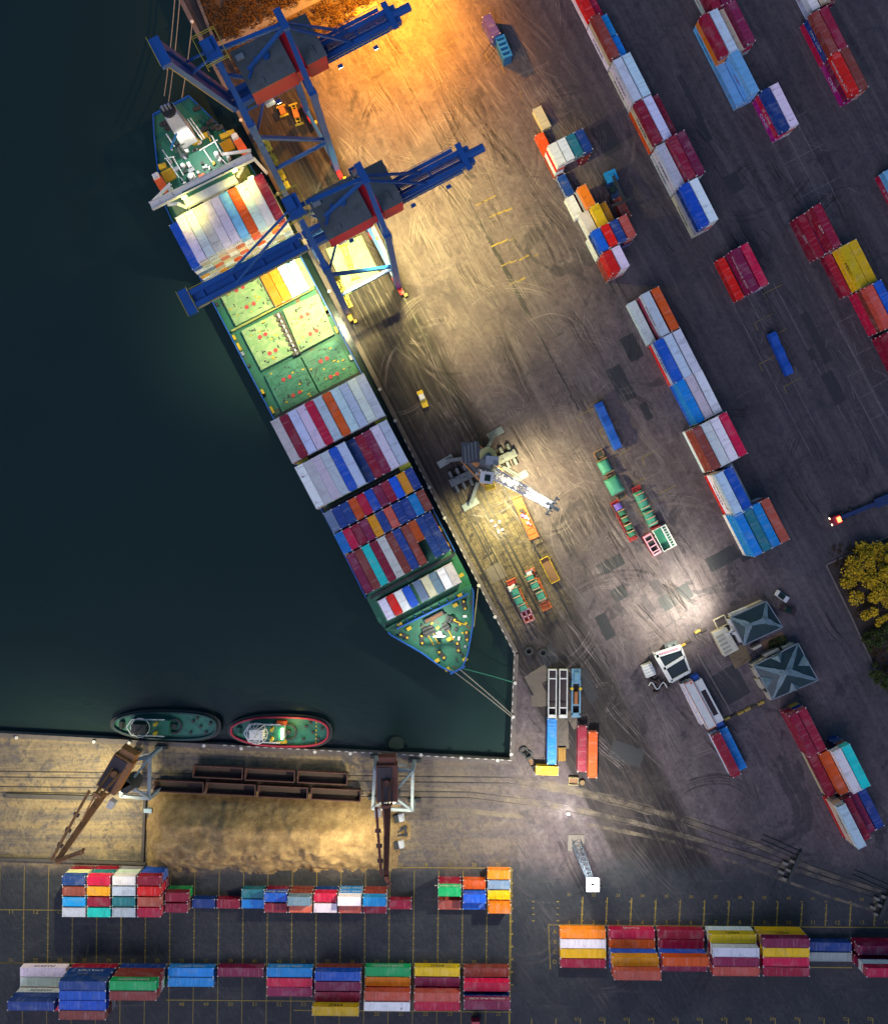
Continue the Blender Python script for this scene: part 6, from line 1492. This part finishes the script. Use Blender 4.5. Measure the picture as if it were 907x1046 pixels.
t = thing('site_cabin', 'cream flat roofed cabin beside the green roofed house', 'cabin', o); mb = MB(); mb.prism([(p.x - o.x, p.y - o.y) for p in c], 0, 2.7); mb.build('wall', M_wall, t)
mb = MB(); mb.prism([((p.x - o.x)*1.03, (p.y - o.y)*1.03) for p in c], 2.72, 2.95); rf = mb.build('roof', paint('roof_cream', (.66, .62, .48), .7, 0, .5, .3), t); mb = MB()
qq = [Vector((p.x - o.x, p.y - o.y, 3.05)) for p in c]
for f in (.2, .38, .56, .74, .9): mb.bar(qq[0].lerp(qq[3], f).lerp(qq[1].lerp(qq[2], f), .06), qq[0].lerp(qq[3], f).lerp(qq[1].lerp(qq[2], f), .6), .35, .16)
mb.build('roof_rib', paint('roof_rib_ochre', (.42, .38, .26), .7), rf)
for (x, y, r) in ((160, 330, .7), (185, 300, .6), (200, 325, .8), (175, 315, .5)):
    p = P(*zh(x, y), 2.9) - o; mb = MB(); mb.box((p.x, p.y, 3.3), (r, r, .7)); mb.build('roof_unit', M_house, rf)
mb = MB(); p = P(*zh(245, 490)); mb.box((0,0,.03), (5.2, 5.0, .06), R(27)); tag(mb.build('terrace', paint('terrace_tan', (.22, .16, .085), .85, 0, .5, .4), None, p), 'tan paved terrace beside the cream cabin', 'terrace')
mb = MB(); p = P(*zh(108, 245)); 
for a, b in (((-1.6,-1.3), (1.6,-1.3)), ((1.6,-1.3), (1.6,1.3)), ((1.6,1.3), (-1.6,1.3)), ((-1.6,1.3), (-1.6,-1.3))): mb.bar((*a, .5), (*b, .5), .2, 1.0)
tag(mb.build('fenced_enclosure', M_wall, None, p, R(27)), 'small low walled enclosure north of the cream cabin', 'enclosure')
for (px, py, th, lab) in ((733.5, 660.5, 60, 'weathered kerb line from the shed to the yellow kerb blocks'),):
    a, b = P(712, 668), P(747, 729); mb = MB(); mb.bar((0,0,.15), (b - a) + Vector((0,0,.15)), .5, .3); tag(mb.build('kerb_wall', conc, None, a), lab, 'kerb')
t = None
for k, (px, py, c) in enumerate(((697, 659, 1), (702.5, 655, 0), (712, 645, 1), (718, 643.5, 0), (742, 733.5, 1), (749, 731, 0), (756, 728, 1), (763, 724.5, 1), (769, 721.5, 0), (777, 718, 1))):
    where = 'between lit pool and white shed' if py < 700 else 'south of cream cabin yard'; order = ('westernmost', 'second', 'third', 'easternmost') if k < 4 else ('westernmost', 'second', 'third', 'fourth', 'fifth', 'easternmost')
    mb = MB(); mb.box((0,0,.3), (1.9, .7, .6), 0, 0, .85); mb.box((0,0,.64), (1.5,.4,.1)); tag(mb.build('barrier_block', paint('barrier_ochre', (.42, .30, .06), .7, 0, .6) if c else paint('barrier_dark', (.07, .055, .045), .8), None, P(px, py), R(27)), f"{order[k if k < 4 else k - 4]} {'ochre' if c else 'dark'} barrier block {where}", 'barrier', 'barrier blocks round the cabin yard')
# open steel shed with two dark bays
def zw(x, y): return (640 + x/6.746, 650 + y/6.746)
c = [P(*zw(x, y), 3.6) for x, y in ((200, 130), (372, 75), (435, 240), (305, 312))]; o = sum(c, Vector())/4; o.z = 0; q = [p - o for p in c]
t = thing('weighbridge_shed', 'white framed shed with two dark roof panels and pink stripe', 'shed', o)
mb = MB(); mb.prism([(p.x*.93, p.y*.93) for p in q], 0, 3.2); mb.build('wall', paint('shed_grey', (.28, .29, .3), .7), t)
mb = MB(); mb.prism([(p.x*.96, p.y*.96) for p in q], 3.22, 3.36); mb.build('roof', paint('shed_dark_panel', (.018, .03, .04), .35), t)
for a, b, w in ((q[0], q[1], 1.5), (q[1], q[2], .5), (q[2], q[3], .7), (q[3], q[0], 1.1), (q[0].lerp(q[3], .52), q[1].lerp(q[2], .38), .7)):
    mb = MB(); mb.bar(a + Vector((0,0,0)), b, w, .5); mb.build('roof_beam', M_house, t)
mb = MB(); a, b = q[0].lerp(q[1], .12), q[0].lerp(q[1], .88); mb.bar(a + Vector((0,0,.3)), b + Vector((0,0,.3)), .5, .1); mb.build('stripe', M_pk, t)
for p in q: mb = MB(); mb.bar((p.x, p.y, 0), (p.x, p.y, 3.5), .5); mb.build('post', M_house, t)
# small white van body, scrap, utility boxes
t = thing('box_van', 'small white box van beside the white framed shed', 'van', P(*zw(142, 226)), R(22)); mb = MB(); mb.box((0, 0, 1.4), (2.9, 3.6, 2.0), 0, 0, .92); mb.build('body', M_house, t); mb = MB(); mb.box((1.5, -.4, 1.0), (.5, 1.4, 1.2)); mb.build('step', M_grey, t)
mb = MB()
for x in (-1, 1):
    for s in (-1.2, 1.2): mb.cyl((x*1.2, s, .4), (x*1.5, s, .4), .4, 9)
mb.build('wheel', M_dark, t); mb = MB()
for k in range(4): mb.box((0, -1.2 + .8*k, 2.43), (2.3, .12, .06))
mb.build('roof_rib', M_grey, t)
t = thing('scrap_heap', 'dark heap of scrap with a white hose beside the white van', 'scrap heap', P(*zw(210, 330))); mb = MB()
for k in range(26):
    a = rng.random()*6.28; r_ = rng.random()*3.4; mb.box((math.cos(a)*r_, math.sin(a)*r_*.7, .4 + rng.random()*.7), (rng.uniform(.4, 1.8), rng.uniform(.2, .8), rng.uniform(.3, .9)), rng.random()*3)
mb.build('scrap_piece', paint('scrap_brown', (.07, .05, .045), .8, 0, .7, .8), t); mb = MB(); pts = [Vector((-2.6 + .55*k, 1.0*math.sin(k*1.1) - .2, 1.3)) for k in range(11)]; mb.tube(pts, .16, 5); mb.build('hose', M_house, t)
t = thing('generator_set', 'grey generator box against the north corner of the white shed', 'generator', P(*zw(300, 62)), R(20)); mb = MB(); mb.box((0, 0, .8), (3.4, 1.8, 1.6)); mb.build('housing', M_mg, t); mb = MB(); mb.box((-.6, 0, 1.75), (1.0, 1.0, .3)); mb.cyl((1, .3, 1.6), (1, .3, 2.4), .2, 7); mb.build('exhaust', M_grey, t)
t = thing('white_trailer', 'long white box trailer beside the black topped white trailer', 'trailer', P(711.5, 717.5), -R(62)); mb = MB(); mb.box((0, 0, 2.3), (14, 2.5, 2.7)); bd = mb.build('body', M_house, t); mb = MB()
for s in (-1, 1): mb.bar((-7, s*1.2, 3.67), (7, s*1.2, 3.67), .14, .1); mb.bar((s*6.95, -1.2, 3.67), (s*6.95, 1.2, 3.67), .2, .1)
mb.build('roof_edge', M_or, bd); wheels(t, (-5, -3.8, -2.6, 4.6,), .8, 1.2, .5); mb = MB(); mb.box((-6.3, .5, 3.75), (.5, .4, .12)); mb.build('roof_lamp', M_red, t)
t = thing('white_trailer', 'white trailer with a long black roof opening and blue ends', 'trailer', P(720.3, 714.2), -R(62)); mb = MB(); mb.box((0, 0, 2.0), (12.6, 2.5, 2.6)); bd = mb.build('body', M_house, t); mb = MB(); mb.box((.4, .05, 3.31), (7.4, 1.35, .06)); mb.build('roof_opening', paint('roof_black', (.02, .012, .02), .8), bd)
for s in (-1, 1): mb = MB(); mb.box((s*7.0, 0, 1.5), (1.5, 2.3, 2.0), 0, 0, .8); mb.build('end_coupling', M_tb, t)
wheels(t, (-5, -3.8, 4.2,), .8, 1.2, .5)
t = thing('parked_car', 'small white car north east of the green roofed house', 'car', P(*zh(540, 62)), R(-35)); mb = MB(); mb.box((0, 0, .75), (3.9, 1.7, .7), 0, 0, .94); mb.build('body', M_house, t); mb = MB(); mb.box((-.2, 0, 1.3), (2.0, 1.5, .5), 0, 0, .8); mb.build('cabin', M_glass, t); wheels(t, (-1.3, 1.3,), .6, .86, .32)
t = thing('parked_car', 'dark car parked south of the small white car', 'car', P(*zh(585, 160)), R(-20)); mb = MB(); mb.box((0, 0, .75), (4.2, 1.8, .7), 0, 0, .94); mb.build('body', paint('car_dark', (.05, .03, .035), .3), t); mb = MB(); mb.box((-.2, 0, 1.3), (2.1, 1.55, .5), 0, 0, .8); mb.build('cabin', M_glass, t); wheels(t, (-1.4, 1.4,), .6, .9, .34)
# rail buffers / switch platforms in the south east
for (px, py, lab) in ((810, 885, 'dark rail stop with pale sleepers near the lettered yard grid'), (903, 921, 'dark rail stop at the frame edge')):
    t = thing('buffer_stop', lab, 'buffer stop', P(px, py), -R(24), 'rail buffer stops'); mb = MB(); mb.bar((0, -4.5, .9), (0, 4.5, .6), .9, 1.0); mb.bar((-11, 3.0, .2), (0, 3.0, .2), .3, .2); mb.bar((-11, 4.4, .2), (0, 4.4, .2), .3, .2); mb.build('beam', M_dark, t); mb = MB()
    for k in range(5): mb.box((-1.0 - (k % 2)*1.6, -4 + 1.3*k, .4), (1.5, .7, .8))
    mb.build('sleeper', paint('sleeper_pale', (.22, .2, .17), .85, 0, .6), t)
# red cab peeping in at the south frame edge
t = thing('yard_tractor', 'red yard tractor at the south frame edge below the lettered maroon container', 'tractor', P(485.5, 1045), R(90)); mb = MB(); mb.box((.6, 0, 1.5), (2.2, 2.3, 2.3), 0, 0, .9); mb.build('cab', paint('tractor_red', (.5, .03, .05), .45), t); mb = MB(); mb.box((-2.2, 0, .9), (5, 1.2, .4)); mb.build('chassis', M_dark, t); wheels(t, (1, -3,), .8, 1.2, .5)
# ------------------------------------------------------------------ light masts
M_lat = paint('mast_steel', (.10, .13, .18), .45, .3, .3)
def mast(px, py, h, label, lens, spread=3.2):
    t = thing('light_mast', label, 'light mast', P(px, py), 0, 'floodlight masts'); mb = MB(); b, tp = 1.1, .5
    for sx, sy in ((-1,-1), (1,-1), (1,1), (-1,1)): mb.bar((sx*b, sy*b, 0), (sx*tp, sy*tp, h), .16)
    N = 9
    for k in range(N):
        z0, z1 = h*k/N, h*(k+1)/N; a, c = b + (tp - b)*k/N, b + (tp - b)*(k+1)/N
        for p, q in (((-a,-a), (c,-c)), ((a,-a), (c,c)), ((a,a), (-c,c)), ((-a,a), (-c,-c))): mb.bar((*p, z0), (*q, z1), .09)
        for p, q in (((-a,-a), (a,-a)), ((a,-a), (a,a)), ((a,a), (-a,a)), ((-a,a), (-a,-a))): mb.bar((*p, z0), (*q, z0), .09)
    mb.build('lattice', M_lat, t); mb = MB(); mb.box((0,0,.3), (4.4, 4.4, .6)); mb.build('plinth', conc, t)
    mb = MB(); s = spread/2
    for q in (-s, s): mb.bar((q, -s - .5, h), (q, s + .5, h), .35); mb.bar((-s, q, h + .3), (s, q, h + .3), .35)
    hd = mb.build('head_frame', M_house, t)
    for x, y in ((-s, -s), (s, -s), (s, s), (-s, s), (0, -s), (0, s), (-s, 0), (s, 0)):
        mb = MB(); mb.box((x, y, h - .3), (.9, .9, .5)); mb.box((x, y, h + .45), (1.1, 1.1, .4)); mb.build('floodlight', lens, hd)
    return t
mast(588, 860.5, 31, 'tall lattice light mast with a white lamp head south of the railway', glow('mast_lens', (1, .95, .85), 1.6), 2.0)
mast(401, -42, 26, 'light mast with sodium lamps beyond the north frame edge', glow('sodium_lens', (1, .55, .12), 9))
t = thing('work_lamp', 'small lit work lamp on a post between the railway tracks', 'lamp', P(579, 829)); mb = MB(); mb.cyl((0,0,0), (0,0,2.6), .08, 6); mb.build('post', M_grey, t); mb = MB(); mb.box((0, .1, 2.75), (.7, .3, .25)); mb.build('lamp_head', glow('work_lens', (1, .95, .85), 14), t)
# ------------------------------------------------------------------ trees, scrub
def leaf_mat(name, cols):
    t = NT(name); oi = t.add('ShaderNodeNewGeometry'); r = t.add('ShaderNodeValToRGB'); t.put(r.inputs[0], oi.outputs['Random Per Island']); e = r.color_ramp.elements
    e[0].color = (*cols[0], 1); e[1].color = (*cols[-1], 1)
    for k, c in enumerate(cols[1:-1]): el = r.color_ramp.elements.new((k + 1)/(len(cols) - 1)); el.color = (*c, 1)
    return t.done(r.outputs[0], .8, 0, .2)
M_ly = leaf_mat('leaf_yellow', [(.09, .075, .012), (.55, .36, .015), (.80, .50, .02), (.26, .21, .02)]); M_lg = leaf_mat('leaf_green', [(.015, .03, .01), (.045, .07, .015), (.07, .08, .02)]); M_lb = leaf_mat('leaf_brown', [(.03, .015, .008), (.07, .035, .014), (.10, .055, .018), (.04, .03, .012)])
M_bark = paint('bark', (.07, .05, .04), .9)
def leaves(mb, c, r, n, size, squash=.75, hollow=.35):
    for _ in range(n):
        v = Vector((rng.gauss(0, 1), rng.gauss(0, 1), rng.gauss(0, 1))).normalized()*r*(hollow + (1 - hollow)*rng.random()**.5); v.z *= squash
        p = Vector(c) + v; a = Vector((rng.gauss(0,1), rng.gauss(0,1), rng.gauss(0,1)*.5)).normalized()*size*rng.uniform(.6, 1.3); b = a.cross(Vector((rng.gauss(0,.5), rng.gauss(0,.5), 1))).normalized()*size*rng.uniform(.4, .8)
        mb.poly([p - a, p + b, p + a, p - b])
def tree(px, py, R0, h, label, mat, n_cl=22, dens=170, size=.34, group=None):
    t = thing('broadleaf_tree', label, 'tree', P(px, py), 0, group); mb = MB(); mb.cyl((0,0,0), (0,0,h*.45), .38, 8, 0, .26); limbs = []
    for k in range(7):
        a = 2*math.pi*k/7 + rng.random()*.5; e = Vector((math.cos(a)*R0*.6, math.sin(a)*R0*.6, h*rng.uniform(.6, .85))); mb.cyl((0,0,h*.38), e, .2, 6, 0, .06); limbs.append(e)
    mb.build('trunk', M_bark, t); mb = MB()
    for k in range(n_cl):
        a = rng.random()*6.283; r = R0*math.sqrt(rng.random())*.86; leaves(mb, (math.cos(a)*r*1.08, math.sin(a)*r*1.08, h*(.92 - .42*(r/R0)**2) - rng.random()*h*.3), R0*rng.uniform(.13, .32), int(dens*rng.uniform(.6, 1.3)), size, .75, .1)
    mb.build('crown', mat, t); return t
tree(881, 588, 8.2, 9, 'broad yellow leaved tree beside the east road', M_ly, 34, 170)
tree(900, 572, 5.0, 8, 'smaller yellow tree cut by the frame edge', M_ly, 16, 150)
tree(893, 624, 4.6, 6.5, 'yellow green tree south of the broad yellow tree', M_ly, 14, 120)
tree(903, 650, 4.2, 6, 'dark green tree at the frame edge below the yellow trees', M_lg, 14, 130)
tree(903, 688, 4.6, 6, 'dark green tree farthest south on the east verge', M_lg, 16, 130)
tree(884, 655, 2.8, 4, 'low dark green bush like tree inside the verge', M_lg, 10, 110)
mb = MB(); leaves(mb, (0,0,.7), 1.5, 160, .25); leaves(mb, (1.8, .8, .8), 1.5, 160, .25); leaves(mb, (-1.2, -.4, .6), 1.1, 90, .25); tag(mb.build('green_shrub', M_lg, None, P(*zh(495, 398))), 'green shrub between the two hipped roof houses', 'shrub')
mb = MB(); mb.box((0,0,.06), (6.4, 4.2, .12), R(27)); tag(mb.build('planting_bed', M_brick, None, P(*zh(497, 402))), 'brown planting bed under the green shrub', 'planting bed')
# verge on the east side and rough ground in the north
M_soil = paint('verge_soil', (.045, .032, .026), .95, 0, .7, .25); mb = MB(); q = [P(x, y) for x, y in ((843, 577), (907, 548), (990, 512), (1010, 900), (925, 745), (896, 690), (868, 628))]; mb.poly([(p.x, p.y, .02) for p in q]); mb.build('verge_soil', M_soil)['kind'] = 'structure'
mb = MB()
for a, b in zip(q[:1] + q[:0:-1], q[:0:-1]): 
    pass
for a, b in ((q[5], q[6]), (q[6], q[0]), (q[0], q[1])): mb.bar(a + Vector((0,0,.12)), b + Vector((0,0,.12)), .4, .24)
mb.build('verge_kerb', conc)['kind'] = 'structure'
mb = MB()
for _ in range(210):
    px, py = rng.uniform(848, 930), rng.uniform(555, 720)
    if px < 846 + (py - 577)*.42 + 4: continue
    p = P(px, py); leaves(mb, (p.x, p.y, .4), rng.uniform(.4, 1.3), 26, .22)
mb.build('verge_undergrowth', M_lb)['kind'] = 'stuff'
q = [P(x, y) for x, y in ((226, 42), (199, -6), (196, -60), (430, -60), (378, 2), (352, 22), (300, 62), (262, 76), (240, 72))]; mb = MB(); mb.poly([(p.x, p.y, .02) for p in q]); mb.build('rough_soil', paint('rough_soil_brown', (.085, .055, .03), .95, 0, .8, .2))['kind'] = 'structure'
mb = MB()
for _ in range(900):
    px, py = rng.uniform(200, 385), rng.uniform(-25, 75)
    if px < 204 + (py)*.55 or py > 100 - (px - 225)*.62 + 4*rng.random() or abs((py - 50) + (px - 225)*.50) < 5: continue
    p = P(px, py); r_ = rng.uniform(.4, 1.7); leaves(mb, (p.x, p.y, r_*.5), r_, int(20 + 18*r_), .26)
mb.build('scrub', M_lb)['kind'] = 'stuff'
mb = MB(); a, b = P(219, 50), P(345, -14); mb.bar((a.x, a.y, .05), (b.x, b.y, .05), 2.6, .12); mb.bar((a.x, a.y, .1), (b.x, b.y, .1), .8, .16); mb.build('path', conc)['kind'] = 'structure'
a, b = P(194, -22), P(221, 46); mb = MB(); mb.bar((0,0,.5), (b - a) + Vector((0,0,.5)), .8, 1.0); tag(mb.build('parapet_wall', paint('parapet_grey', (.12, .11, .10), .85, 0, .6, .4), None, a), 'grey parapet wall between quay edge and brown scrub', 'low wall')
t = thing('rubble_pad', 'broken concrete pad with sheet metal in the orange light', 'rubble pad', P(372, 16), R(25)); mb = MB(); mb.box((0,0,.2), (9, 5, .4)); mb.build('pad', conc, t); mb = MB()
for k in range(6): mb.box((-3 + 1.3*k, rng.uniform(-1.5, 1.5), .5), (rng.uniform(.8, 2), rng.uniform(.6, 1.6), .3), rng.random())
mb.build('sheet', M_br, t)
# floating fenders hung on the quay
for k in range(9):
    p = quay_pt(-1.6, 40 + 58*k - 200); 
# ================================================================== LIGHT, SKY, CAMERA
w = bpy.data.worlds.new('World'); scene.world = w; w.use_nodes = True; nt = w.node_tree; bg = nt.nodes['Background']
sky = nt.nodes.new('ShaderNodeTexSky'); sky.sky_type = 'NISHITA'; sky.sun_disc = False; sky.sun_elevation = R(3.0); sky.sun_rotation = R(200); sky.altitude = 10; sky.air_density = 1.0; sky.dust_density = 1.0; sky.ozone_density = 3.0
nt.links.new(sky.outputs[0], bg.inputs[0]); bg.inputs[1].default_value = SKY
su = bpy.data.lights.new('sun', 'SUN'); su.energy = SUN; su.angle = R(40); su.color = (.86, .79, 1.0); so = bpy.data.objects.new('sun', su); COL.objects.link(so); so.rotation_euler = (R(38), 0, R(-20))
def spot(name, px, py, h, tx, ty, energy, color, cone=120, blend=.9, r=.6):
    l = bpy.data.lights.new(name, 'SPOT'); l.energy = energy*1000; l.color = color; l.spot_size = R(cone); l.spot_blend = blend; l.shadow_soft_size = r
    o = bpy.data.objects.new(name, l); COL.objects.link(o); p = P(px, py, h); o.location = p; d = P(tx, ty, 0) - p; o.rotation_euler = d.to_track_quat('-Z', 'Y').to_euler(); return o
for a in LAMPS: spot(*a)
l_ = spot('added_jib_light', 501, 475, 31, 560, 516, JIB, (1, .96, .86), 30); l_.rotation_euler = (P(553, 511, 22.5) - l_.location).to_track_quat('-Z', 'Y').to_euler()  # added spot without a fixture, whitens the mobile crane's jib
scene.view_settings.view_transform = 'Standard'; scene.view_settings.look = 'None'; scene.view_settings.exposure = EXPO; scene.view_settings.gamma = 1; scene.view_settings.use_curve_mapping = False
cd = bpy.data.cameras.new('camera'); co = bpy.data.objects.new('camera', cd); COL.objects.link(co); co.location = (0, 0, HC); co.rotation_euler = (0, 0, 0)
cd.sensor_fit = 'VERTICAL'; cd.angle = 2*math.atan(523/(S*HC)); cd.clip_end = 3000; cd.clip_start = 1; scene.camera = co
scene.cycles.use_denoising = True; scene.cycles.max_bounces = 5; scene.cycles.diffuse_bounces = 2; scene.cycles.glossy_bounces = 2; scene.cycles.use_light_tree = True
